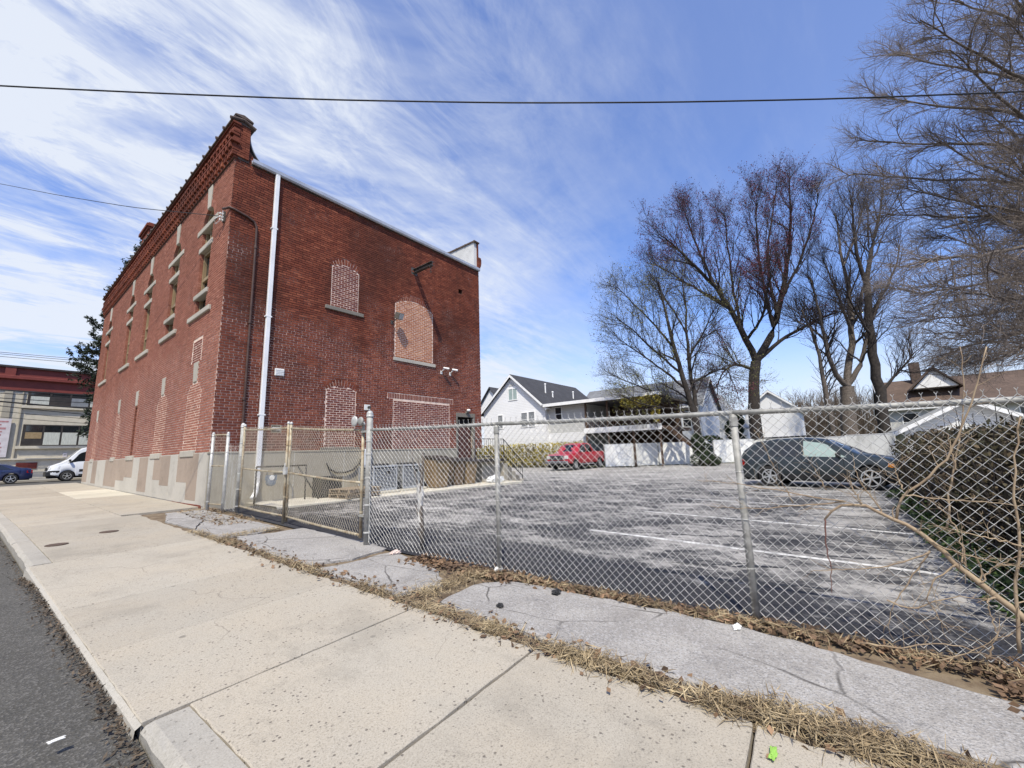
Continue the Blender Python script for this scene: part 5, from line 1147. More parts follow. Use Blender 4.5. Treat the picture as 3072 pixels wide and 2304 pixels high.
def gable_house(name, label, x0, x1, y0, y1, zb, ze, zr, along, wall, roof, over=.35, th=.16, trim=None):
    e = thing(name, ((x0+x1)/2, (y0+y1)/2, zb), label, 'house'); trim = trim or M_TRIM
    w_ = MB(); r_ = MB(); t_ = MB()
    if along == 'x':
        ym = (y0+y1)/2; sec = [(y0, zb), (y1, zb), (y1, ze), (ym, zr-.05), (y0, ze)]; w_.prism([(x0, y, z) for y, z in sec], (x1-x0, 0, 0))
        sl = (zr-ze)/(ym-y0)
        for s, yy in ((-1, y0), (1, y1)):
            yo, zo = yy+s*over, ze-over*sl; r_.prism([(x0-over, yo, zo), (x0-over, ym, zr), (x0-over, ym, zr+th), (x0-over, yo, zo+th)], (x1-x0+2*over, 0, 0))
            t_.prism([(x0-over-.03, yo-.02*s, zo-.14), (x0-over-.03, ym, zr-.14), (x0-over-.03, ym, zr+th*.75), (x0-over-.03, yo-.02*s, zo+th*.75)], (.028, 0, 0))
            t_.box((x0-over, yo+s*.005, zo-.05), (x1+over, yo+s*.09, zo+th*.7))
    else:
        xm = (x0+x1)/2; sec = [(x0, zb), (x1, zb), (x1, ze), (xm, zr-.05), (x0, ze)]; w_.prism([(x, y0, z) for x, z in sec], (0, y1-y0, 0)); sl = (zr-ze)/(xm-x0)
        for s, xx in ((-1, x0), (1, x1)):
            xo, zo = xx+s*over, ze-over*sl; r_.prism([(xo, y0-over, zo), (xm, y0-over, zr), (xm, y0-over, zr+th), (xo, y0-over, zo+th)], (0, y1-y0+2*over, 0))
            for yy in (y0-over-.03, y1+over+.002): t_.prism([(xo-.02*s, yy, zo-.14), (xm, yy, zr-.14), (xm, yy, zr+th*.75), (xo-.02*s, yy, zo+th*.75)], (0, .028, 0))
            t_.box((xo+s*.005, y0-over, zo-.05), (xo+s*.09, y1+over, zo+th*.7))
    w_.build('wall', wall, e); ro = r_.build('roof', roof, e); t_.build('roof_trim', trim, ro); return e
# white gabled house with a covered deck
h1 = gable_house('white_house', 'white clapboard house with steep charcoal roof and covered upper deck', 33.0, 46.0, 21.75, 29.7, -.2, 5.75, 9.25, 'x', M_SIDE_W, M_SH_DARK, .35)
win(h1, 'x', 33.0, *[sorted((on_x(1527, 1190, 33).y, on_x(1551, 1190, 33).y))[i] for i in (0, 1)], on_x(1540, 1199, 33).z, on_x(1540, 1167, 33).z, M_GRN, mull=1)
for a, b, t, bt in ((1495, 1508, 1247, 1285), (1565, 1582, 1239, 1280), (1587, 1604, 1236, 1278)): ya, yb = on_x(b, 1260, 33).y, on_x(a, 1260, 33).y; win(h1, 'x', 33.0, ya, yb, on_x((a+b)/2, bt, 33).z, on_x((a+b)/2, t, 33).z, M_BLIND)
MB().prism([(32.97, 25.3, 8.2), (32.97, 26.2, 8.2), (32.97, 25.73, 8.62)], (.03, 0, 0)).build('gable_vent', M_SIDE_G, h1)
MB().prism([(38, 29.6, 5.2), (38, 36.4, 5.2), (38, 33.0, 9.35)], (6, 0, 0)).build('cross_gable', M_SIDE_W, h1)
m_ = MB()
for s in (-1, 1): m_.prism([(37.7, 33.0+s*3.6, 5.0), (37.7, 33.0, 9.38), (37.7, 33.0, 9.52), (37.7, 33.0+s*3.6, 5.14)], (6.4, 0, 0))
m_.build('cross_roof', M_SH_DARK, h1)
for X, Y, Z, h in ((36.0, 23.6, 7.4, 1.0), (36.6, 23.1, 7.2, .35), (41.5, 23.4, 7.3, .75)):
    m_ = MB(); m_.lathe([(.10, -.3), (.07, 0), (.07, h), (.11, h), (.11, h+.09), (.06, h+.14)], (X, Y, Z), 10); m_.build('vent_pipe', M_TRIM, h1)
# wing and porch
MB().box((33.4, 17.7, -.2), (42, 21.74, 5.62)).build('wing_wall', M_SIDE_G, h1); MB().box((33.38, 17.69, -.2), (33.42, 21.73, 3.1)).build('wing_lower_wall', M_SIDE_W, h1)
ya, yb = on_x(1685, 1240, 33.4).y, on_x(1667, 1240, 33.4).y; win(h1, 'x', 33.38, ya, yb, on_x(1676, 1262, 33.4).z, on_x(1676, 1223, 33.4).z, M_GLASS)
m_ = MB(); m_.prism([(32.6, 10.6, 5.62), (32.6, 21.9, 5.62), (32.6, 21.9, 5.86), (32.6, 10.6, 5.86)], (9.5, 0, 0)); m_.build('porch_roof', M_SH_GREY, h1)
MB().box((32.5, 10.5, 5.60), (32.598, 21.7, 5.88)).build('porch_fascia', M_TRIM, h1)
M_DKWOOD = simple('dark_stained_wood', (.075, .045, .030), (.11, .07, .045), 4, .8)
MB().box((33.0, 10.9, 2.95), (41.9, 17.68, 3.22)).build('deck_floor', M_DKWOOD, h1); MB().box((32.9, 10.8, 2.88), (32.998, 17.68, 3.35)).build('deck_fascia', M_TRIM, h1)
for Y in (11.0, 13.2, 15.4, 17.5): MB().box((33.05, Y-.07, 3.221), (33.2, Y+.07, 5.6)).build('porch_post', M_DKWOOD, h1); MB().box((33.05, Y-.07, -.2), (33.2, Y+.07, 2.94)).build('deck_post', M_DKWOOD, h1)
MB().box((33.08, 11.0, 4.15), (33.15, 17.5, 4.22)).build('deck_rail', M_DKWOOD, h1)
for i in range(32): Y = 11.1+i*.2; MB().box((33.09, Y, 3.3), (33.13, Y+.04, 4.15)).build('baluster', M_DKWOOD, h1)
MB().box((38.6, 10.9, -.2), (38.8, 17.69, 5.6)).build('porch_back_wall', M_DKWOOD, h1)
m_ = MB(); m_.bar((33.6, 10.6, 3.1), (33.6, 7.4, .2), .08, .26); m_.bar((34.5, 10.6, 3.1), (34.5, 7.4, .2), .08, .26); m_.build('stair_stringer', M_DKWOOD, h1)['kind'] = 'stuff'
for i in range(11): Y = 10.5-i*.29; MB().box((33.5, Y-.13, 2.9-i*.26), (34.6, Y+.13, 2.94-i*.26)).build('stair_tread', M_DKWOOD, h1)
# grey house, pale blue wing
h2 = gable_house('grey_roof_house', 'pale blue clapboard house with broad grey roof behind the budding tree', 47, 56, 11.2, 26.0, -.3, 6.0, 9.3, 'y', M_SIDE_B, M_SH_GREY, .4)
for Y in (12.2, 13.8): win(h2, 'x', 47, Y, Y+.8, 3.6, 5.2, M_GLASS)
win(h2, 'x', 47, 12.2, 12.9, .8, 1.9, M_GLASS); win(h2, 'x', 47, 15.4, 16.2, 3.6, 5.2, M_BLIND)
m_ = MB(); m_.prism([(46.9, 17.2, 5.9), (46.9, 22.8, 5.9), (46.9, 20.0, 8.2)], (3.5, 0, 0)); m_.build('dormer', M_SIDE_G, h2)
h3 = gable_house('small_grey_house', 'narrow grey house with pale steep gable seen right of the budding tree', 58, 68, 10.3, 15.5, -.3, 4.6, 8.7, 'x', M_SIDE_G, M_SH_PALE, .3)
for Y in (11.2, 13.4): win(h3, 'x', 58, Y, Y+1.0, 1.2, 3.0, M_GLASS)
MB().prism([(55.5, 8.0, 3.3), (55.5, 13.0, 3.3), (58, 13.0, 4.4), (58, 8.0, 4.4)], (0, 0, .15)).build('porch_roof', M_SH_PALE, h3); MB().box((55.6, 8.2, -.3), (57.9, 12.8, 3.3)).build('porch_wall', M_SIDE_W, h3)
h4 = gable_house('white_gambrel_house', 'white house with grey roof between the red maple and bare trees', 60, 68, 3.2, 9.0, -.3, 5.6, 8.0, 'x', M_SIDE_W, M_SH_GREY, .3)
win(h4, 'x', 60, 7.2, 8.2, 2.4, 3.8, M_GLASS); win(h4, 'x', 60, 4.2, 5.0, .8, 2.2, M_GLASS); MB().box((57.5, 3.0, 2.0), (59.95, 9.1, 2.2)).build('porch_roof', M_SH_PALE, h4)
# brown-roofed house and white garage at the right
h5 = gable_house('brown_roof_house', 'long white house under a brown shingle roof with brick chimney', 50, 58, -14.5, -3.9, -.3, 4.35, 6.9, 'y', simple('white_render', (.60, .59, .56), (.50, .49, .46), 2, .9), M_SH_BR, .45)
for Y in (-5.8, -8.0, -12.6): win(h5, 'x', 50, Y, Y+1.0, 2.2, 3.7, M_GLASS)
m_ = MB(); m_.prism([(50.6, -8.7, 5.9), (50.6, -5.9, 5.9), (50.6, -7.3, 7.5)], (3.2, 0, 0)); m_.build('dormer', M_TRIM, h5)
m_ = MB()
for s in (-1, 1): m_.prism([(50.35, -7.3+s*1.65, 5.75), (50.35, -7.3, 7.55), (50.35, -7.3, 7.70), (50.35, -7.3+s*1.65, 5.9)], (3.6, 0, 0))
m_.build('dormer_roof', M_SH_BR, h5); MB().box((53.2, -6.9, 6.4), (53.9, -6.2, 8.6)).build('chimney', M_COPE, h5); MB().box((53.5, -14.2, 6.0), (54.2, -13.4, 8.0)).build('chimney', M_COPE, h5)
ga = gable_house('white_garage', 'white clapboard garage with low gable roof behind the dark hedge', 38.0, 44, -9.6, -3.6, -.2, 2.15, 3.75, 'x', M_SIDE_N, M_SH_PALE, .55)
# beige commercial building across the cross street
FY = 50.6
M_BEIGE = simple('beige_stucco', (.47, .43, .335), (.54, .49, .39), 3, .92, bump=.5, bscale=14); M_REDC = simple('red_cornice_paint', (.145, .030, .022), (.18, .038, .028), 2, .6); M_DKFR = simple('dark_window_frame', (.030, .025, .022), (.045, .038, .032), 3, .5); M_CURT = simple('pale_curtain', (.50, .51, .45), (.38, .39, .34), 6, .8, stretch=(4, 1, .4)); M_TAN = simple('tan_curtain', (.30, .22, .12), (.24, .17, .09), 6, .85)
cbz = gz(3, 36)
com = thing('commercial_building', (2, 55, cbz), 'two-storey beige stucco building with red cornice across the cross street', 'building')
zt = on_y(0, 1094, FY).z; zred0 = on_y(0, 1133, FY).z; ztop2 = on_y(40, 1152, FY).z
MB().box((-14, FY, cbz-.4), (22, FY+9, zred0-.9)).build('wall', M_BEIGE, com)
MB().box((-14.02, FY-.10, zred0-.8999), (22, FY+9, zt-.15)).build('parapet_band', M_REDC, com); MB().box((-14.1, FY-.30, zt-.149), (22, FY+9, zt)).build('coping', M_DKFR, com)
MB().box((-14.02, FY-.38, zred0-.05), (22, FY-.101, zred0+.22)).build('cornice_ledge', M_REDC, com, bevel=.03)
xa = on_y(33, 1100, FY).x
for X in (xa-.25, xa+6.5, xa-7): MB().box((X, FY-.26, zred0+.2201), (X+.55, FY-.101, zt-.15)).build('parapet_pier', M_REDC, com)
def commercial_window(x0, x1, z0, z1, panes, head):
    f = MB(); f.box((x0, FY-.06, z0), (x1, FY+.02, z1)); f = f.build('window', M_DKFR, com)
    MB().box((x0-.25, FY-.22, z0-.22), (x1+.25, FY-.001, z0-.002)).build('sill', M_BEIGE, f)
    n = len(panes); wd = (x1-x0-.2)/n
    for i, pm in enumerate(panes):
        a = x0+.1+i*wd+.06; b = a+wd-.12
        if pm is not None: MB().box((a, FY-.075, z0+.08+(.5 if pm is M_TAN else 0)), (b, FY-.061, z1-head)).build('pane', pm, f)
        MB().box((a, FY-.070, z1-head+.06), (b, FY-.0605, z1-.08)).build('transom_pane', M_CGLASS, f)
xl, xr = on_y(66, 1300, FY).x, on_y(66, 1300, FY).x+7.2
commercial_window(xl, xr, on_y(66, 1338, FY).z, on_y(66, 1273, FY).z, [M_TAN, M_CURT, M_CURT, M_CURT, M_CURT, M_CURT, M_TAN], .62)
xl2 = on_y(82, 1200, FY).x
commercial_window(xl2, xl2+7.0, on_y(80, 1216, FY).z, on_y(84, 1160, FY).z, [M_CURT, None, M_BLIND, M_CURT, M_BLIND, M_CURT], .75)
zl = on_y(0, 1376, FY).z; MB().box((-14, FY-.16, zl-.12), (22, FY-.001, zl)).build('base_ledge', M_BEIGE, com)
vx, vz = on_y(46, 1402, FY).x, on_y(46, 1408, FY).z; v_ = MB().box((vx, FY-.05, vz), (vx+1.1, FY-.001, vz+.5)).build('vent', M_REDC, com)
for i in range(5): MB().box((vx+.03, FY-.075, vz+.05+i*.09), (vx+1.07, FY-.051, vz+.09+i*.09)).build('louvre', M_REDC, v_)
px_, pz = on_y(8, 1200, FY).x, on_y(8, 1150, FY).z; MB().box((px_+.05, FY-.12, zl), (px_+.45, FY-.001, zred0-.95)).build('pilaster', M_FOUND_GREY, com); MB().tube([(px_+1.0, FY-.08, zl), (px_+1.0, FY-.08, zred0-1)], .05, 8).build('drain_pipe', M_FOUND_GREY, com)
# notice boards with faded print at the left edge
M_SIGN = simple('faded_sign_white', (.58, .54, .54), (.50, .46, .46), 3, .7); M_PRINT = simple('faded_red_print', (.36, .16, .16), (.44, .24, .24), 5, .8)
s_ = thing('sign_board', (px_+.1, FY-.2, on_y(5, 1370, FY).z), 'tall faded white sign with rows of reddish print on the beige building', 'sign')
sx0, sx1, sz0, sz1 = px_-2.2, px_+.62, on_y(10, 1372, FY).z, on_y(10, 1256, FY).z
MB().box((sx0, FY-.20, sz0), (sx1, FY-.13, sz1)).build('board', M_SIGN, s_)
r = random.Random(2); z = sz1-.18
while z > sz0+.2:
    hgt = r.choice((.12, .16, .22)); MB().box((sx0+.2, FY-.206, z-hgt), (sx1-r.uniform(.1, .6), FY-.2001, z)).build('print_line', M_PRINT, s_); z -= hgt+r.uniform(.10, .16)
nt_ = thing('notice_plate', (on_y(195, 1362, FY).x, FY-.05, on_y(195, 1372, FY).z), 'small white notice plate on the beige wall above the van', 'sign')
MB().box((on_y(188, 1365, FY).x, FY-.05, on_y(195, 1371, FY).z), (on_y(201, 1365, FY).x, FY-.012, on_y(195, 1358, FY).z)).build('plate', M_SIGN, nt_)
MB().box((on_y(190, 1365, FY).x, FY-.056, on_y(195, 1366, FY).z), (on_y(199, 1365, FY).x, FY-.051, on_y(195, 1363, FY).z)).build('print_line', M_BLIND, nt_)

# ------------------------------------------------------------------ white panel fences round the lot
M_VINYL = simple('stained_white_vinyl', (.72, .72, .69), (.46, .46, .43), 1.6, .7, lo=.45, hi=.75, stretch=(1, 1, .6)); M_VINYL2 = simple('clean_white_panel', (.80, .80, .78), (.70, .70, .68), 1.5, .7)
def panel_fence(pts, label, h, mats, w_=2.4):
    e = thing('white_panel_fence', (*pts[0], 0), label, 'fence'); k = 0
    for (xa, ya), (xb, yb) in zip(pts, pts[1:]):
        A, B = Vector((xa, ya, 0)), Vector((xb, yb, 0)); Ln = (B-A).length; n = max(1, round(Ln/w_)); d = (B-A)/Ln; q = d.to_track_quat('X', 'Z').to_matrix().to_4x4()
        for i in range(n):
            c = A+d*(i+.5)*Ln/n; hh = h*random.uniform(.97, 1.03); MB().obox(Matrix.Translation(c+Vector((0, 0, hh/2+.05))) @ q, (Ln/n-.09, .05, hh)).build('panel', mats[k % len(mats)], e); k += 1
            c = A+d*i*Ln/n; MB().obox(Matrix.Translation(c+Vector((0, 0, h/2+.05))) @ q, (.075, .09, h+.12)).build('post', M_GALV if k % 2 else M_VINYL2, e)
            MB().obox(Matrix.Translation(A+d*(i+.5)*Ln/n+Vector((0, 0, hh+.07))) @ q, (Ln/n-.09, .08, .035)).build('cap_rail', M_VINYL2, e)
    return e
panel_fence([(31.4, 15.1), (34.6, 11.8), (37.6, 8.6)], 'stained white panel fence between the red pickup and ivy-wrapped tree', 1.78, [M_VINYL2, M_VINYL, M_VINYL, M_VINYL], 2.3)
panel_fence([(38.0, 8.3), (39.6, 5.6), (39.2, 2.0), (37.0, -3.0)], 'white panel fence behind the parked wagon', 1.80, [M_VINYL2, M_VINYL], 3.0)
# verge along the far side of the lot
sheet('far_verge', lambda y: 31.2+max(0, min(6.5, (15-y)*.9)), 48, fr(-14, 19.6, 2.4), 6, .012, M_LAWN)
sheet('rear_lawn', 31.2, 90, [19.62, 24, 30, 40, 47], 10, .012, M_LAWN); sheet('back_yard', 14.3, 31.2, [32.0, 35.0], 10, .0, M_LAWN); sheet('side_lawn', 48, 120, fr(-40, 19.6, 8), 8, .012, M_LAWN)
# ------------------------------------------------------------------ trees, hedges, plants
def np_tubes(paths, r0, r1, sides=3):
    "many tapered tubes at once; paths: array (n, k, 3); r0, r1: arrays of n radii"
    P = np.asarray(paths, float); n, k, _ = P.shape
    T = np.empty_like(P); T[:, 1:-1] = P[:, 2:]-P[:, :-2]; T[:, 0] = P[:, 1]-P[:, 0]; T[:, -1] = P[:, -1]-P[:, -2]; T /= np.linalg.norm(T, axis=2, keepdims=True)+1e-9
    ref = np.where(np.abs(T[:, :, 2:3]) < .9, np.array([0, 0, 1.]), np.array([1., 0, 0])); U = np.cross(T, ref); U /= np.linalg.norm(U, axis=2, keepdims=True)+1e-9; V = np.cross(T, U)
    t = np.linspace(0, 1, k)[None, :]; R = (np.asarray(r0)[:, None]*(1-t)+np.asarray(r1)[:, None]*t)[:, :, None, None]
    a = np.arange(sides)*2*math.pi/sides; ring = P[:, :, None, :]+R*(U[:, :, None, :]*np.cos(a)[None, None, :, None]+V[:, :, None, :]*np.sin(a)[None, None, :, None])
    verts = ring.reshape(-1, 3); i = np.arange(n)[:, None, None]*k*sides; j = np.arange(k-1)[None, :, None]*sides; s_ = np.arange(sides)[None, None, :]; s2 = (s_+1) % sides
    F = np.stack([i+j+s_, i+j+s2, i+j+sides+s2, i+j+sides+s_], -1).reshape(-1, 4)
    return verts, F
def np_mesh(name, chunks, mat, parent=None, smooth=True):
    vs_ = []; fs = []; o = 0
    for v, f in chunks: vs_.append(v); fs.append(f+o); o += len(v)
    V = np.concatenate(vs_); F = np.concatenate(fs); w_ = F.shape[1]
    me = bpy.data.meshes.new(name); me.vertices.add(len(V)); me.vertices.foreach_set('co', V.astype(np.float32).ravel())
    me.loops.add(F.size); me.loops.foreach_set('vertex_index', F.astype(np.int32).ravel()); me.polygons.add(len(F)); me.polygons.foreach_set('loop_start', np.arange(0, F.size, w_, dtype=np.int32)); me.polygons.foreach_set('loop_total', np.full(len(F), w_, dtype=np.int32))
    if smooth: me.polygons.foreach_set('use_smooth', np.ones(len(F), bool))
    me.update(calc_edges=True); me.materials.append(mat); ob = bpy.data.objects.new(name, me); COL.objects.link(ob)
    if parent is not None: ob.parent = parent; ob.location = -Vector(parent.location)
    return ob
def leaf_quads(C, size, rs, flat=0.0, aspect=.55, up=None):
    "small two-triangle leaves with random attitude at the points C"
    n = len(C); a = rs.normal(size=(n, 3)); a[:, 2] *= (1-flat)
    if up is not None: a = a*.6+np.array(up)
    a /= np.linalg.norm(a, axis=1, keepdims=True)+1e-9; b = np.cross(a, rs.normal(size=(n, 3))*np.array([1-flat, 1-flat, 1])+np.array([0, 0, flat*2])); b /= np.linalg.norm(b, axis=1, keepdims=True)+1e-9
    s_ = (np.asarray(size)*rs.uniform(.6, 1.35, n))[:, None]
    q = np.stack([C-a*s_*.5, C+b*s_*aspect*.5, C+a*s_*.5, C-b*s_*aspect*.5], 1).reshape(-1, 3); return q, np.arange(4*n).reshape(n, 4)
def rand_perp(T, rs):
    v = rs.normal(size=T.shape); v -= T*(v*T).sum(-1, keepdims=True); return v/(np.linalg.norm(v, axis=-1, keepdims=True)+1e-9)
def spawn(paths, r0, r1, per, length, angle, rs, up=.25, k=5, tmin=.15, wander=.12, rfrac=.5, bias=None, minr=.0035):
    "children along a set of parent tubes"
    P = np.asarray(paths); n, kk, _ = P.shape; m = n*per
    par = np.repeat(np.arange(n), per); t = (np.tile((np.arange(per)+.5)/per, n)+rs.uniform(-.5/per, .5/per, m))*(1-tmin)+tmin; t = np.clip(t, tmin, .999)
    f = t*(kk-1); i = np.minimum(f.astype(int), kk-2); w_ = (f-i)[:, None]; S = P[par, i]*(1-w_)+P[par, i+1]*w_; T = P[par, i+1]-P[par, i]; T /= np.linalg.norm(T, axis=1, keepdims=True)+1e-9
    ang = np.radians(angle)*rs.uniform(.65, 1.3, m)[:, None]; D = T*np.cos(ang)+rand_perp(T, rs)*np.sin(ang); D[:, 2] += up
    if bias is not None: D += np.array(bias)
    D /= np.linalg.norm(D, axis=1, keepdims=True)
    Ln = length*rs.uniform(.55, 1.25, m)*(1.15-.55*t); r_at = (np.asarray(r0)[par]*(1-t)+np.asarray(r1)[par]*t); cr = np.maximum(minr, r_at*rfrac*rs.uniform(.7, 1.1, m))
    out_ = np.empty((m, k, 3)); out_[:, 0] = S; d = D.copy()
    for q in range(1, k):
        d = d+rs.normal(size=(m, 3))*wander; d[:, 2] += up*.18; d /= np.linalg.norm(d, axis=1, keepdims=True); out_[:, q] = out_[:, q-1]+d*(Ln/(k-1))[:, None]
    return out_, cr, np.maximum(minr*.6, cr*.35)
def resample(pts, k):
    P = np.array([tuple(p) for p in pts], float)
    # smooth curve through the points
    s_ = np.concatenate([[0], np.cumsum(np.linalg.norm(np.diff(P, axis=0), axis=1))]); s_ /= s_[-1]; t = np.linspace(0, 1, k); Q = np.stack([np.interp(t, s_, P[:, j]) for j in range(3)], 1)
    for _ in range(2): Q[1:-1] = (Q[:-2]+2*Q[1:-1]+Q[2:])/4
    return Q
M_BARK_DK = simple('dark_bark', (.024, .020, .018), (.046, .038, .033), 5, .95, bump=.8, bscale=22); M_TWIG_DK = simple('dark_twig', (.030, .024, .023), (.05, .040, .036), 3, .9); M_TWIG_GR = simple('grey_tan_twig', (.20, .165, .14), (.12, .098, .085), 2, .9)
M_BUD = simple('red_bud', (.125, .026, .042), (.075, .018, .028), 2, .8, var=.3); M_LEAF_Y = simple('young_leaf', (.17, .16, .045), (.11, .115, .032), 2, .7, var=.3)
def tree(name, label, base, limbs, rs_seed, bark, twig, radii, per=(9, 7, 6), lens=(3.2, 1.4, .7), ang=(48, 45, 42), up=.22, leaf=None, leafn=0, leafsize=.1, k=14, cat='tree', group=None, bias=None, wander=.13, sides=7, leafspread=.05, minr=.0035, tmin=.2, skip=1):
    "limbs: main stems as lists of points; finer branches grow from them"
    rs = np.random.default_rng(rs_seed); e = thing(name, base, label, cat, group); big = []; L0 = []; A = []; B = []
    for pts, (ra, rb) in zip(limbs, radii):
        Q = resample(pts, k); Q[1:-1] += rs.normal(size=(k-2, 3))*.04*np.linalg.norm(Q[-1]-Q[0])/k; L0.append(Q); A.append(ra); B.append(rb)
    L0 = np.array(L0); A = np.array(A); B = np.array(B); big.append(np_tubes(L0, A, B, sides)); np_mesh('trunk', big, bark, e)
    p1, a1, b1 = spawn(L0[skip:], A[skip:], B[skip:], per[0], lens[0], ang[0], rs, up, 8, tmin, wander, .45, bias, .02)
    p2, a2, b2 = spawn(p1, a1, b1, per[1], lens[1], ang[1], rs, up, 6, .12, wander, .5, bias, .009)
    p3, a3, b3 = spawn(p2, a2, b2, per[2], lens[2], ang[2], rs, up, 4, .1, wander*1.2, .55, bias, minr)
    e1 = spawn(L0[skip:, -6:], (A*.3+B*.7)[skip:], B[skip:], 4, lens[0]*.7, 25, rs, up, 7, .55, wander, .7, bias, .015); p4, a4, b4 = spawn(e1[0], e1[1], e1[2], per[1], lens[1], ang[1], rs, up, 5, .1, wander, .55, bias, minr)
    p5, a5, b5 = spawn(p4, a4, b4, per[2], lens[2]*.8, ang[2], rs, up, 5, .1, wander, .55, bias, minr)
    np_mesh('crown', [np_tubes(p1, a1, b1, 5), np_tubes(e1[0], e1[1], e1[2], 5), np_tubes(p2, a2, b2, 4), np_tubes(p4, a4, b4, 3), np_tubes(p3, a3, b3, 3), np_tubes(p5, a5, b5, 3)], twig, e)
    if leaf is not None:
        ends = np.concatenate([p3[:, -1], p3[:, -2], p3[:, -3], p5[::2, -1]]); idx = rs.integers(0, len(ends), leafn); C = ends[idx]+rs.normal(size=(leafn, 3))*leafspread
        o = np_mesh('leaves' if leaf is not M_BUD else 'buds', [leaf_quads(C, np.full(leafn, leafsize), rs)], leaf, e, False); o['kind'] = 'stuff'
    return e
def px_limb(pts, depth, spread=0.0, seed=0):
    r = random.Random(seed); out_ = []; d = depth
    for i, (x, y) in enumerate(pts):
        d = depth+spread*i/(len(pts)-1); out_.append(at_depth(x, y, d))
    return out_
# budding young tree wrapped in ivy at its foot
b1_ = on_z(2108, 1398, 0)
D1 = 32.0
limbs = [px_limb([(2110, 1396), (2098, 1320), (2078, 1230), (2045, 1120), (2015, 1020), (1995, 930), (1975, 845)], D1, -.5), px_limb([(2095, 1290), (2088, 1210), (2070, 1110), (2060, 1000), (2055, 900), (2045, 830)], D1+.2, 1.2),
         px_limb([(2060, 1170), (1990, 1110), (1920, 1060), (1860, 1020)], D1, -2.5), px_limb([(2075, 1215), (2000, 1190), (1930, 1165), (1850, 1130)], D1, 1.5), px_limb([(2080, 1230), (2000, 1225), (1930, 1215), (1870, 1190)], D1, -1.5), px_limb([(2020, 1040), (1950, 960), (1890, 900), (1850, 860)], D1, 2), px_limb([(2060, 1080), (2110, 1000), (2140, 930)], D1, -2), px_limb([(2075, 1150), (2130, 1120), (2180, 1100), (2200, 1150)], D1, 1.5), px_limb([(2045, 1120), (1960, 1050), (1900, 990), (1845, 950)], D1, -3), px_limb([(2060, 1000), (2000, 900), (1950, 850)], D1, 3)]
tree('budding_tree', 'slender forked tree with fresh yellow-green leaves and ivy at its foot', at_depth(2110, 1396, D1), limbs, 3, M_BARK_DK, M_TWIG_DK, [(.30, .05), (.20, .04)]+[(.10, .03)]*8, skip=0, per=(12, 9, 6), lens=(3.6, 1.8, .8), ang=(38, 40, 42), leaf=M_LEAF_Y, leafn=15000, leafsize=.10, leafspread=.12, up=.16)
# red maple
D2 = 36.5
limbs = [px_limb([(2272, 1330), (2262, 1230), (2262, 1120), (2268, 1085)], D2), px_limb([(2268, 1085), (2240, 1020), (2195, 930), (2140, 850), (2070, 780), (1990, 710)], D2, -3), px_limb([(2268, 1085), (2310, 1020), (2345, 900), (2368, 770), (2372, 650), (2368, 540)], D2, 1.5), px_limb([(2280, 1075), (2340, 1020), (2410, 980), (2480, 945), (2560, 925)], D2, 2),
         px_limb([(2225, 1000), (2205, 900), (2190, 800), (2180, 690), (2170, 640)], D2, 3), px_limb([(2320, 980), (2290, 850), (2270, 720), (2270, 600)], D2, -3), px_limb([(2345, 900), (2400, 780), (2440, 670), (2455, 580)], D2, -3), px_limb([(2195, 930), (2110, 880), (2030, 830), (1960, 790)], D2, 4), px_limb([(2140, 850), (2100, 760), (2070, 690), (2055, 640)], D2, 2), px_limb([(2262, 1110), (2210, 1090), (2170, 1110), (2150, 1160)], D2, -2), px_limb([(2240, 1020), (2290, 950), (2310, 830)], D2, -4), px_limb([(2330, 940), (2300, 780), (2320, 620), (2330, 560)], D2, 3)]
tree('red_maple', 'tall maple with dark forked trunk and dense dull red buds', at_depth(2272, 1335, D2), limbs, 5, M_BARK_DK, M_TWIG_DK, [(.52, .42), (.30, .06), (.34, .05), (.20, .05)]+[(.15, .04)]*8, per=(15, 10, 8), lens=(4.6, 2.3, 1.05), ang=(36, 38, 40), leaf=M_BUD, leafn=46000, leafsize=.11, leafspread=.09, up=.30)
# two bare trees behind the fence
D3 = 34
limbs = [px_limb([(2552, 1325), (2545, 1230), (2542, 1160)], D3), px_limb([(2542, 1160), (2500, 1120), (2475, 1020), (2455, 920), (2430, 830)], D3, -2), px_limb([(2542, 1160), (2556, 1060), (2556, 940), (2530, 800), (2505, 640)], D3, 2), px_limb([(2548, 1150), (2590, 1080), (2600, 1000), (2640, 900)], D3, -1.5), px_limb([(2500, 1300), (2480, 1200), (2465, 1080), (2440, 1000), (2405, 930)], D3, -1), px_limb([(2556, 1000), (2520, 900), (2470, 780)], D3, -3), px_limb([(2556, 960), (2600, 850), (2610, 720), (2600, 600)], D3, 3), px_limb([(2475, 1020), (2430, 980), (2380, 960)], D3, 2), px_limb([(2530, 800), (2570, 700), (2590, 620)], D3, 2)]
tree('bare_tree', 'bare tree with several grey stems from one stump behind the wagon', at_depth(2552, 1330, D3), limbs, 8, M_BARK, M_TWIG_DK, [(.62, .50), (.22, .05), (.30, .05), (.22, .05), (.24, .06), (.14, .04), (.14, .04), (.10, .04), (.1, .03)], per=(13, 9, 6), lens=(4.2, 2.0, 1.0), ang=(38, 40, 42), up=.22)
D4 = 33
limbs = [px_limb([(2660, 1325), (2645, 1200), (2622, 1080), (2605, 960), (2600, 850)], D4), px_limb([(2600, 850), (2615, 740), (2640, 640), (2650, 560)], D4, 1), px_limb([(2600, 860), (2570, 760), (2560, 660), (2555, 590)], D4, -1.5), px_limb([(2650, 1170), (2690, 1120), (2720, 1090), (2740, 1060)], D4, -1), px_limb([(2605, 960), (2650, 880), (2690, 800), (2700, 730)], D4, 2), px_limb([(2612, 1010), (2570, 940), (2540, 880)], D4, -2), px_limb([(2700, 1110), (2740, 1120), (2790, 1105)], D4, -1)]
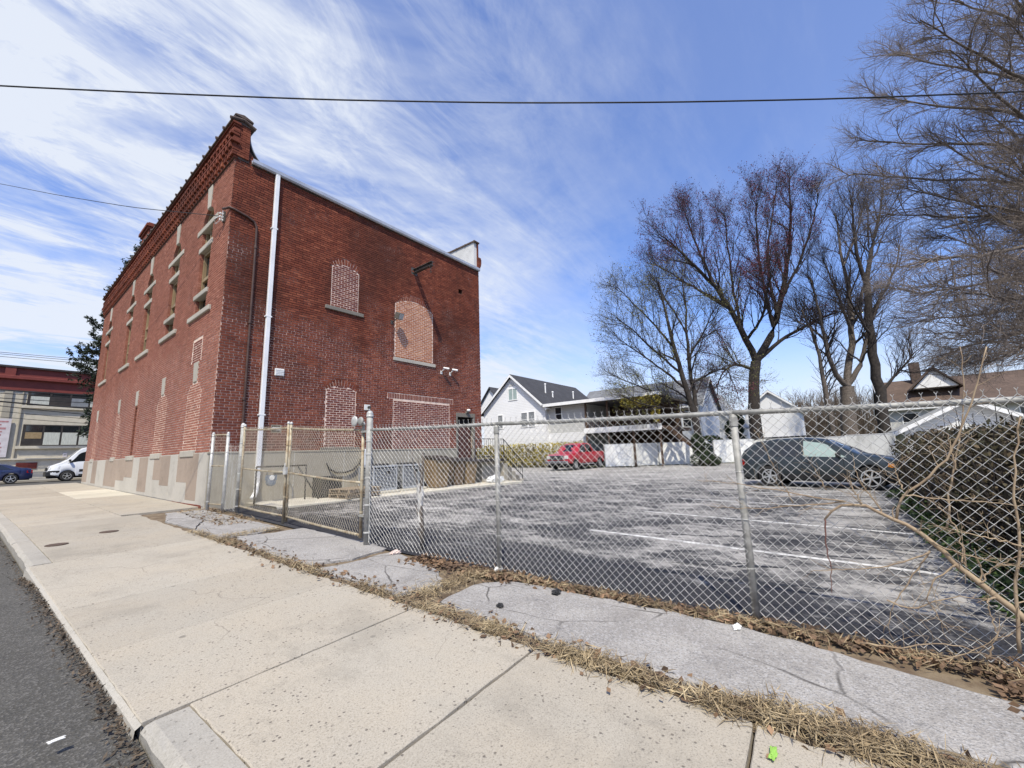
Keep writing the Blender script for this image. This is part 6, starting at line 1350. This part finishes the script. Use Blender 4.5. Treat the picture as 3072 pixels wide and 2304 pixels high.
tree('bare_tree', 'single-stemmed bare tree leaning left in front of the brown-roofed house', at_depth(2660, 1330, D4), limbs, 9, M_BARK_DK, M_TWIG_DK, [(.42, .24), (.20, .05), (.18, .05), (.13, .05), (.15, .04), (.12, .04), (.07, .03)], per=(13, 9, 6), lens=(4.0, 2.0, 1.0), ang=(38, 40, 42), up=.22)
# big bare tree whose crown hangs in from the right
D5 = 14
st_ = [(3420, 1420), (3400, 1100), (3380, 800), (3350, 500), (3330, 200), (3300, -200)]
ends = [((3340, 300), (3060, 60), (2800, -20)), ((3350, 450), (3050, 230), (2680, 160)), ((3350, 520), (3020, 330), (2620, 290)), ((3355, 600), (3000, 430), (2570, 420)), ((3360, 680), (3000, 540), (2560, 520)), ((3365, 760), (3050, 650), (2640, 640)), ((3370, 820), (3080, 740), (2760, 780)), ((3375, 880), (3060, 830), (2730, 880)), ((3380, 950), (3080, 920), (2760, 960)), ((3385, 1000), (3100, 980), (2850, 1050)), ((3385, 1050), (3120, 1010), (2960, 1090)), ((3340, 380), (3120, 100), (2960, -120)), ((3330, 200), (3150, -100), (3050, -300)), ((3355, 560), (3100, 380), (2850, 150)), ((3365, 720), (3100, 560), (2800, 420)), ((3370, 850), (3120, 720), (2900, 600)), ((3385, 980), (3150, 870), (2960, 800)), ((3350, 500), (3200, 250), (3020, 60)), ((3385, 1040), (3150, 960), (2900, 1000)), ((3380, 920), (3120, 800), (2820, 700)), ((3360, 640), (3140, 480), (2960, 330)), ((3370, 780), (3200, 650), (3040, 480)), ((3380, 900), (3220, 780), (3060, 660)), ((3385, 1060), (3200, 1020), (3060, 1040)), ((3375, 860), (3100, 640), (2700, 560)), ((3350, 540), (3120, 260), (2760, 60)), ((3385, 1000), (3180, 900), (2900, 880))]
limbs = [px_limb(st_, D5)]
rr_ = random.Random(5)
for i, (a, b, c_) in enumerate(ends): limbs.append(px_limb([a, ((a[0]+b[0])/2, (a[1]+b[1])/2-18), b, ((b[0]+c_[0])/2, (b[1]+c_[1])/2+8), c_], D5, rr_.uniform(-3.5, 3)))
tree('great_bare_tree', 'huge bare tree whose dense twigs hang in from the right', at_depth(3420, 1420, D5), limbs, 12, M_BARK, M_TWIG_GR, [(.45, .25)]+[(.10, .017)]*len(ends), per=(17, 11, 8), lens=(2.2, 1.1, .55), ang=(38, 42, 44), up=.05, bias=(0, .10, .02), wander=.15, k=16, tmin=.08, minr=.0026)
# spruce on the corner behind the brick building
sx, sy = 5.35, 35.1; sp_ = thing('spruce_tree', (sx, sy, gz(3, 35)), 'dark spruce poking out behind the far corner of the brick building', 'tree'); rs = np.random.default_rng(4)
MB().tube([(sx, sy, .3), (sx, sy, 7), (sx, sy, 16.6)], [.24, .16, .03], 8).build('trunk', M_BARK_DK, sp_, smooth=True)
bp = []; ra = []
for lv in range(30):
    z = 3.6+lv*.42; Rl = max(.25, min(1.6+.28*(z-3.6), 2.95, .33*(17-z)))*rs.uniform(.8, 1.12)
    for q in range(9):
        a = rs.uniform(0, 2*math.pi); L_ = Rl*rs.uniform(.7, 1.12); d = np.array([math.cos(a), math.sin(a), 0]); z1 = z+rs.uniform(-.2, .2); bp.append([(sx, sy, z1)+d*0, np.array((sx, sy, z1+.05))+d*L_*.35, np.array((sx, sy, z1-.12*L_))+d*L_*.7, np.array((sx, sy, z1-.10*L_))+d*L_*.9, np.array((sx, sy, z1+.02))+d*L_]); ra.append(.035)
bp = np.array(bp); ra = np.array(ra); p2, a2, b2 = spawn(bp, ra, ra*.3, 9, .55, 48, rs, -.10, 4, .2, .06, .4); np_mesh('branches', [np_tubes(bp, ra, ra*.3, 4), np_tubes(p2, a2, b2, 3)], M_BARK_DK, sp_)
T = np.concatenate([p2.reshape(-1, 3), (p2[:, 1:]*.5+p2[:, :-1]*.5).reshape(-1, 3), bp[:, 2:].reshape(-1, 3)]); C = np.repeat(T, 3, 0)+rs.normal(size=(len(T)*3, 3))*.05
o = np_mesh('needles', [leaf_quads(C, np.full(len(C), .19), rs, .3, .35)], simple('spruce_needles', (.018, .028, .018), (.035, .05, .028), 2, .8, var=.25), sp_, False); o['kind'] = 'stuff'
# ivy mound at the foot of the budding tree
def leaf_mass(name, label, cat, base, centers, n, size, mat, seed, flat=.2, stems=None, stem_mat=None, core=None):
    rs = np.random.default_rng(seed); e = thing(name, base, label, cat); c = np.array([q[:3] for q in centers]); rd = np.array([q[3:6] for q in centers]); i = rs.integers(0, len(c), n); v = rs.normal(size=(n, 3)); v /= np.linalg.norm(v, axis=1, keepdims=True); rad_ = rs.uniform(.55, 1.05, n)[:, None]**.5
    C = c[i]+v*rd[i]*rad_; C[:, 2] = np.maximum(C[:, 2], base[2]+.02); np_mesh('foliage', [leaf_quads(C, np.full(n, size), rs, flat)], mat, e, False)['kind'] = 'stuff'
    if stems:
        m = stems; i = rs.integers(0, len(c), m); S = c[i]+rs.normal(size=(m, 3))*rd[i]*.5; S[:, 2] = base[2]; E = c[i]+rs.normal(size=(m, 3))*rd[i]*.68; mid = (S+E)/2+rs.normal(size=(m, 3))*.08; np_mesh('stems', [np_tubes(np.stack([S, (S+mid)/2, mid, E], 1), np.full(m, .014), np.full(m, .004), 3)], stem_mat, e)
    return e
M_IVY = simple('ivy_leaf', (.020, .034, .014), (.038, .055, .022), 2, .6, var=.3); M_LAUREL = simple('yellow_green_leaf', (.42, .34, .04), (.16, .13, .03), .9, .7, var=.35); M_HEDGE_BR = simple('brown_green_leaf', (.085, .060, .036), (.040, .040, .018), 1.6, .85, var=.45)
q = at_depth(2112, 1400, 31.4); leaf_mass('ivy_mound', 'dark ivy mound climbing the foot of the budding tree', 'ivy', (q.x, q.y, 0), [(q.x, q.y, .5, .95, .95, .6), (q.x+.1, q.y+.1, 1.2, .6, .6, .7), (q.x+.1, q.y+.3, 1.9, .45, .45, .6), (q.x-.2, q.y-.6, .35, .7, .7, .4)], 3600, .16, M_IVY, 21, stems=60, stem_mat=M_BARK_DK)
cs = [(31.7+random.uniform(-.1, .1), y, .55+j*.6, .6, .6, .5) for y in fr(17.4, 31, .75) for j in range(3)]
leaf_mass('yellow_hedge', 'overgrown yellow-green hedge along the white house wall', 'hedge', (31.7, 24, 0), cs, 13000, .16, M_LAUREL, 22, stems=450, stem_mat=M_TWIG_GR)
cs = [(x, y+random.uniform(-.06, .06), z+random.uniform(-.05, .05), .42, .42, .34) for x in fr(4.9, 15.9, .45) for z in (.30, .75, (1.15 if x > 14.2 else 1.30)) for y in (-1.55, -2.1, -2.65)]
leaf_mass('dark_hedge', 'tall dark brown-green hedge at the right edge of the lot', 'hedge', (10.5, -2.15, 0), cs, 48000, .07, M_HEDGE_BR, 23, stems=3200, stem_mat=M_BARK_DK)
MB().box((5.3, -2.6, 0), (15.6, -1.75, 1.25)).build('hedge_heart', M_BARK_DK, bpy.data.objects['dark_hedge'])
cs = [(x, -1.25+random.uniform(-.15, .15), .06, .5, .35, .16) for x in fr(5.5, 15, .5)]
leaf_mass('ground_ivy', 'low green ivy spreading along the foot of the dark hedge', 'ivy', (10, -1.25, 0), cs, 6500, .08, simple('bright_ivy_leaf', (.035, .065, .016), (.06, .095, .025), 2, .6, var=.3), 24, .5)
q = at_depth(2212, 1290, 40); leaf_mass('evergreen_shrub', 'dark leafy evergreen shrub behind the fence beside the maple trunk', 'shrub', (q.x, q.y, 0), [(q.x, q.y, 1.4, .9, .9, 1.2), (q.x, q.y+.3, 2.9, .8, .8, 1.1), (q.x-.2, q.y-.2, 3.8, .5, .5, .6)], 2600, .28, M_IVY, 25, stems=40, stem_mat=M_BARK_DK)
q = at_depth(2130, 1310, 44); leaf_mass('round_shrub', 'small bright green shrub in front of the narrow grey house', 'shrub', (q.x, q.y, 0), [(q.x, q.y, 1.5, 1.2, 1.4, 1.1)], 1500, .25, simple('shrub_green', (.10, .13, .03), (.06, .085, .02), 2, .7, var=.25), 26, stems=20, stem_mat=M_BARK_DK)
leaf_mass('deck_vine', 'yellow-brown vine hanging under the porch roof of the white house', 'vine', (32.4, 12.5, 3.0), [(32.45, y, 5.2, .25, .5, .45) for y in (11.0, 11.6, 12.2, 12.8, 13.4)]+[(32.5, 11.0, 4.2, .2, .3, .8)], 1300, .22, M_LAUREL, 27, stems=30, stem_mat=M_BARK_DK)
# distant brown woods
rs = np.random.default_rng(31); n = 420; B_ = np.stack([rs.uniform(72, 90, n), rs.uniform(-12, 6, n), np.full(n, -.3)], 1); Tt = B_+np.stack([rs.normal(0, .6, n), rs.normal(0, .6, n), rs.uniform(5, 9.5, n)], 1); trunks = np.stack([B_, B_*.66+Tt*.34+rs.normal(size=(n, 3))*.15, B_*.33+Tt*.67+rs.normal(size=(n, 3))*.2, Tt], 1)
p1, a1, b1 = spawn(trunks, np.full(n, .09), np.full(n, .02), 9, 2.2, 42, rs, .25, 5, .2, .14, .5, None, .02); p2, a2, b2 = spawn(p1, a1, b1, 5, .9, 45, rs, .2, 4, .1, .15, .6, None, .013)
o = np_mesh('distant_woods', [np_tubes(trunks, np.full(n, .09), np.full(n, .02), 4), np_tubes(p1, a1, b1, 3), np_tubes(p2, a2, b2, 3)], simple('woods_brown', (.11, .085, .065), (.16, .125, .095), .4, .9)); tag(o, 'brown mass of distant bare woods beyond the lot', 'woods', kind='stuff')

# ------------------------------------------------------------------ bare bush sprawling through the fence at the right
bu = thing('bare_bush', (4.15, -.85, gz(4, -.85)), 'bare tan bush with a thick branch sprawling across the fence at right', 'bush')
def whip(pts, ra, rb, X, name='branch', mat=None, dx=0.0, n=18):
    P = []
    for i, q in enumerate(pts): P.append(on_x(q[0], q[1], X+dx*i/(len(pts)-1)))
    Q = resample(P, n); rs_ = np.random.default_rng(int(pts[0][0])); Q[1:-1] += rs_.normal(size=(n-2, 3))*.004; MB().tube([tuple(v) for v in Q], [ra+(rb-ra)*i/(n-1) for i in range(n)], 7).build(name, mat or M_TWIG, bu, smooth=True); return Q
allw = []
allw.append((whip([(3130, 1905), (3072, 1849), (2940, 1750), (2867, 1694), (2799, 1626), (2736, 1582), (2654, 1544), (2586, 1510), (2537, 1505), (2500, 1525), (2474, 1558)], .021, .007, 4.03), .018))
allw.append((whip([(2690, 1556), (2676, 1525), (2706, 1481), (2759, 1454), (2803, 1423), (2847, 1366), (2878, 1305), (2905, 1240), (2930, 1150), (2960, 1040)], .009, .0035, 4.04), .008))
allw.append((whip([(2840, 1585), (2850, 1450), (2872, 1360), (2888, 1270), (2895, 1150), (2880, 1040)], .007, .0025, 4.32), .006))
allw.append((whip([(3060, 1960), (3045, 1800), (3062, 1640), (3040, 1480), (3048, 1350), (3062, 1250)], .010, .004, 4.02), .009))
for pts, X in (([(2537, 1505), (2440, 1492), (2300, 1465), (2160, 1445), (2090, 1440)], 4.02), ([(2537, 1505), (2400, 1518), (2250, 1528), (2130, 1518)], 4.03), ([(2790, 1655), (2700, 1690), (2600, 1706), (2430, 1714)], 4.0), ([(3072, 1640), (2960, 1612), (2860, 1590), (2800, 1578)], 4.01), ([(2706, 1485), (2850, 1500), (3072, 1515)], 4.0), ([(2630, 1985), (2760, 1992), (2860, 1975), (2960, 1930), (3040, 1900)], 3.98), ([(2580, 1930), (2700, 1945), (2820, 1925), (2960, 1960), (3050, 2010)], 4.0), ([(2900, 1700), (2880, 1600), (2840, 1540), (2790, 1500)], 4.02), ([(2867, 1694), (2800, 1740), (2780, 1800), (2850, 1900)], 4.01), ([(2654, 1544), (2620, 1500), (2590, 1460), (2560, 1400)], 4.03), ([(2586, 1510), (2560, 1470), (2550, 1440)], 4.02), ([(2380, 1510), (2330, 1420), (2290, 1330), (2262, 1290)], 4.45), ([(2480, 1470), (2440, 1400), (2405, 1350)], 4.4), ([(2940, 1750), (2980, 1700), (3072, 1665)], 4.02), ([(2799, 1626), (2850, 1650), (2980, 1690), (3072, 1700)], 4.0), ([(2710, 1470), (2690, 1420), (2680, 1390)], 4.03), ([(2870, 1410), (2850, 1340), (2838, 1300)], 4.04), ([(2960, 1980), (2990, 1900), (2960, 1800)], 4.0), ([(2790, 1650), (2700, 1780), (2650, 1900)], 4.05), ([(2660, 1800), (2720, 1830), (2860, 1790), (3000, 1800)], 4.02)):
    allw.append((whip(pts, .0055, .0018, X, 'whip', M_TWIG), .004))
whip([(2474, 1556), (2480, 1640), (2492, 1700), (2496, 1780)], .006, .002, 4.03, 'whip', simple('red_brown_twig', (.12, .055, .045), (.17, .09, .07), 6, .85))
rs = np.random.default_rng(77); PP = np.array([q for q, _ in allw]); RR = np.array([r_ for _, r_ in allw]); p2, a2, b2 = spawn(PP, RR, RR*.4, 9, .20, 50, rs, .03, 5, .1, .2, .5, None, .0016); p3, a3, b3 = spawn(p2[::2], a2[::2], b2[::2], 2, .09, 45, rs, .03, 4, .2, .2, .6, None, .0012)
np_mesh('twigs', [np_tubes(p2, a2, b2, 4), np_tubes(p3, a3, b3, 3)], M_TWIG, bu)['kind'] = 'stuff'

# ------------------------------------------------------------------ overhead wires
M_CABLE = simple('black_cable', (.010, .010, .011), (.02, .02, .02), 3, .6)
def wire(pts, r_, label, group=None, mat=None): return tag(MB().tube([tuple(v) for v in resample(pts, 40)], r_, 6).build('overhead_wire', mat or M_CABLE, smooth=True), label, 'wire', group)
wire([at_depth(x, y, 6.4) for x, y in ((-500, 225), (0, 258), (500, 281), (1000, 300), (1536, 309), (2000, 307), (2500, 297), (3072, 275), (3500, 250))], .0135, 'thick black cable sagging across the whole sky')
a = at_depth(0, 551, 16); b = Vector((BX0-.12, 13.2, 8.45)); wire([a+(a-b)*.6, a, (a*.65+b*.35)+Vector((0, 0, -.12)), (a*.3+b*.7)+Vector((0, 0, -.15)), b], .011, 'thin service wire running to the bracket on the street wall')
for y0, y1, r_, Y in ((1051, 1084, .018, 47.5), (1056, 1090, .018, 47.6), (1064, 1096, .018, 47.7)): wire([on_y(-60, y0, Y), on_y(150, (y0+y1)/2+2, Y), on_y(330, y1, Y)], r_, {1051: 'uppermost', 1056: 'middle', 1064: 'lowest'}[y0]+' of three thin distant wires above the red cornice', 'distant wires above the cornice')
for y0, y1, r_ in ((1165, 1190, .05), (1176, 1196, .03), (1190, 1212, .03), (1199, 1230, .06), (1211, 1250, .03), (1228, 1262, .02), (1246, 1275, .02)): wire([on_y(-60, y0, 48.3), on_y(130, (y0+y1)/2+1, 48.3), on_y(330, y1, 48.3)], r_, {1165: 'topmost thick wire across the upper windows', 1176: 'second wire from the top across the upper windows', 1190: 'third wire from the top across the upper windows', 1199: 'thickest black wire across the upper window sills', 1211: 'wire just below the thickest black one on the beige wall', 1228: 'thin wire second from bottom across the beige wall', 1246: 'lowest thin wire across the beige wall between windows'}[y0]+' of the far building', 'wires in front of beige building')

# ------------------------------------------------------------------ dead grass, leaf litter, debris, litter
rs = np.random.default_rng(91)
def gzs(P): return np.array([gz(x, y) for x, y in P])
def blades(name, XY, zoff, size, mat, label, cat, flat=.75, aspect=.07, lift=.02):
    n = len(XY); z = gzs(XY)+zoff+rs.uniform(0, lift, n); C = np.column_stack([XY, z]); o = np_mesh(name, [leaf_quads(C, np.full(n, size), rs, flat, aspect)], mat, None, False); return tag(o, label, cat, kind='stuff')
ys = np.concatenate([rs.uniform(-2.2, 2.4, 9500), rs.uniform(2.4, 5.5, 1900), rs.uniform(5.5, 9.3, 1500)]); cl = np.sin(ys*5.1)+np.sin(ys*2.3+1)+rs.normal(size=len(ys))*.7; ys = ys[cl > -.4]; xs = np.array([walk_x(y) for y in ys])+rs.normal(.05, .055, len(ys))+np.where(ys < .6, rs.uniform(0, .16, len(ys)), 0)
gap = np.column_stack([rs.uniform(2.75, 3.75, 900), 3.42+rs.normal(0, .10, 900)]); gap2 = np.column_stack([rs.uniform(2.6, 3.5, 500), 8.2+rs.normal(0, .08, 500)]); gap3 = np.column_stack([rs.uniform(2.9, 3.65, 900), rs.uniform(9.3, 12.4, 900)]); fb = np.array([(fence_x(y)+rs.normal(-.14, .06), y) for y in rs.uniform(-2.2, 3.4, 1800)])
M_STRAW = simple('straw', (.36, .285, .17), (.21, .155, .09), 3, .9, var=.35); M_LEAFD = simple('dead_leaf', (.21, .13, .075), (.10, .065, .042), 3, .9, var=.4)
blades('dead_grass', np.concatenate([np.column_stack([xs, ys]), gap, gap2, gap3, fb]), 0.0, .115, M_STRAW, 'straw-coloured dead grass along the sidewalk edge and path gaps', 'dead grass', .62, .055, .05)
# standing tufts
tx = []
for y in (1.55, 1.2, .55, .1, -.25, -.6, 2.3): tx += [(walk_x(y)+.08+rs.normal(0, .05), y+rs.normal(0, .07)) for _ in range(170)]
tx = np.array(tx); n = len(tx); S = np.column_stack([tx, gzs(tx)-.01]); d = rs.normal(size=(n, 3))*np.array([1, 1, .25])+np.array([0, 0, .55]); d /= np.linalg.norm(d, axis=1, keepdims=True); Ln = rs.uniform(.06, .17, n)[:, None]; path_ = np.stack([S, S+d*Ln*.5, S+d*Ln*.85-np.array([0, 0, .015]), S+d*Ln*1.1-np.array([0, 0, .045])], 1); path_[:, :, 2] = np.maximum(path_[:, :, 2], S[:, 2:3]+.012)
o = np_mesh('grass_tufts', [np_tubes(path_, np.full(n, .0022), np.full(n, .0008), 3)], M_STRAW); tag(o, 'dry bent grass tufts beside the asphalt strip', 'dead grass', kind='stuff')
lf = np.concatenate([np.array([(fence_x(y)+rs.normal(-.12, .07), y) for y in rs.uniform(-2.5, 3.6, 2200)]), np.array([(fence_x(y)+rs.normal(-.15, .12), y) for y in rs.uniform(2.9, 4.6, 900)]), np.array([(fence_x(y)-.25+rs.normal(0, .2), y) for y in rs.uniform(-2.6, -.55, 2600)]), np.array([(walk_x(y)+rs.normal(.1, .1), y) for y in rs.uniform(-2, 8, 900)]), gap3[:300]])
blades('leaf_litter', lf, 0.0, .055, M_LEAFD, 'brown dead leaves drifted along the foot of the fence', 'leaves', .55, .6, .03)
kerb_dirt = simple('gutter_leaf', (.11, .082, .056), (.065, .05, .036), 4, .95, var=.4)
kd = np.array([(kerb_x(y)-.02-abs(rs.normal(0, .05)), y) for y in np.concatenate([rs.uniform(1.8, 8.2, 1800), rs.uniform(8.2, 14, 300)])])
def blades_st(name, XY, size, mat, label, cat):
    n = len(XY); z = np.array([street_z(x, y)-.135 for x, y in XY])+rs.uniform(.004, .03, n); o = np_mesh(name, [leaf_quads(np.column_stack([XY, z]), np.full(n, size), rs, .6, .35)], mat, None, False); return tag(o, label, cat, kind='stuff')
blades_st('gutter_debris', kd, .034, kerb_dirt, 'brown debris and dry leaves lying in the gutter', 'debris')
def scrap(name, px_, py_, sz, mat, label, cat, seed):
    q = on_z(px_, py_, .05); q = on_z(px_, py_, gz(q.x, q.y)+.02); return blob(name, (q.x, q.y, gz(q.x, q.y)+sz[2]*.7+.012), sz, mat, seed, label, cat, .3)
M_PAPER = simple('paper_white', (.66, .65, .62), (.55, .54, .51), 6, .85)
scrap('paper_scrap', 1494, 1708, (.06, .04, .022), M_PAPER, 'crumpled white paper at the foot of the middle fence post', 'litter', 1)
scrap('paper_scrap', 1186, 1658, (.07, .05, .03), simple('pinkish_paper', (.62, .50, .44), (.55, .45, .40), 5, .85), 'pinkish crumpled wrapper near the gate post among dry leaves', 'litter', 2)
scrap('paper_scrap', 2212, 1881, (.06, .03, .012), M_PAPER, 'flat white scrap in the dry grass by the right fence post', 'litter', 3)
scrap('stone', 1500, 1819, (.026, .03, .022), M_TAR, 'small dark stone lying alone on the grey asphalt strip', 'stone', 4)
scrap('stone', 1670, 1780, (.045, .035, .028), M_TAR, 'dark lump at the edge of the dry grass below the fence', 'stone', 5)
scrap('paper_scrap', 170, 2213, (.03, .015, .003), M_PAPER, 'small white scrap lying on the dark street', 'litter', 6)
scrap('green_leaf', 2318, 2256, (.05, .015, .006), simple('lime_green', (.25, .45, .08), None, rough=.7), 'single lime green leaf on the pale sidewalk', 'leaf', 7)
for k, (px_, py_, lab) in enumerate([(170, 1634, 'round dark utility cap in the sidewalk nearer the kerb'), (327, 1594, 'round dark utility cap in the sidewalk farther along')]):
    q = on_z(px_, py_, .22); q = on_z(px_, py_, gz(q.x, q.y)); e = thing('utility_cap', (q.x, q.y, gz(q.x, q.y)), lab, 'utility cap', 'caps in the sidewalk')
    MB().lathe([(.13, .0), (.13, .012), (.115, .014), (.11, .010), (.02, .010)], (q.x, q.y, gz(q.x, q.y)), 20).build('lid', simple('rusty_iron%d' % k, (.10, .065, .045), (.07, .05, .04), 9, .8), e)
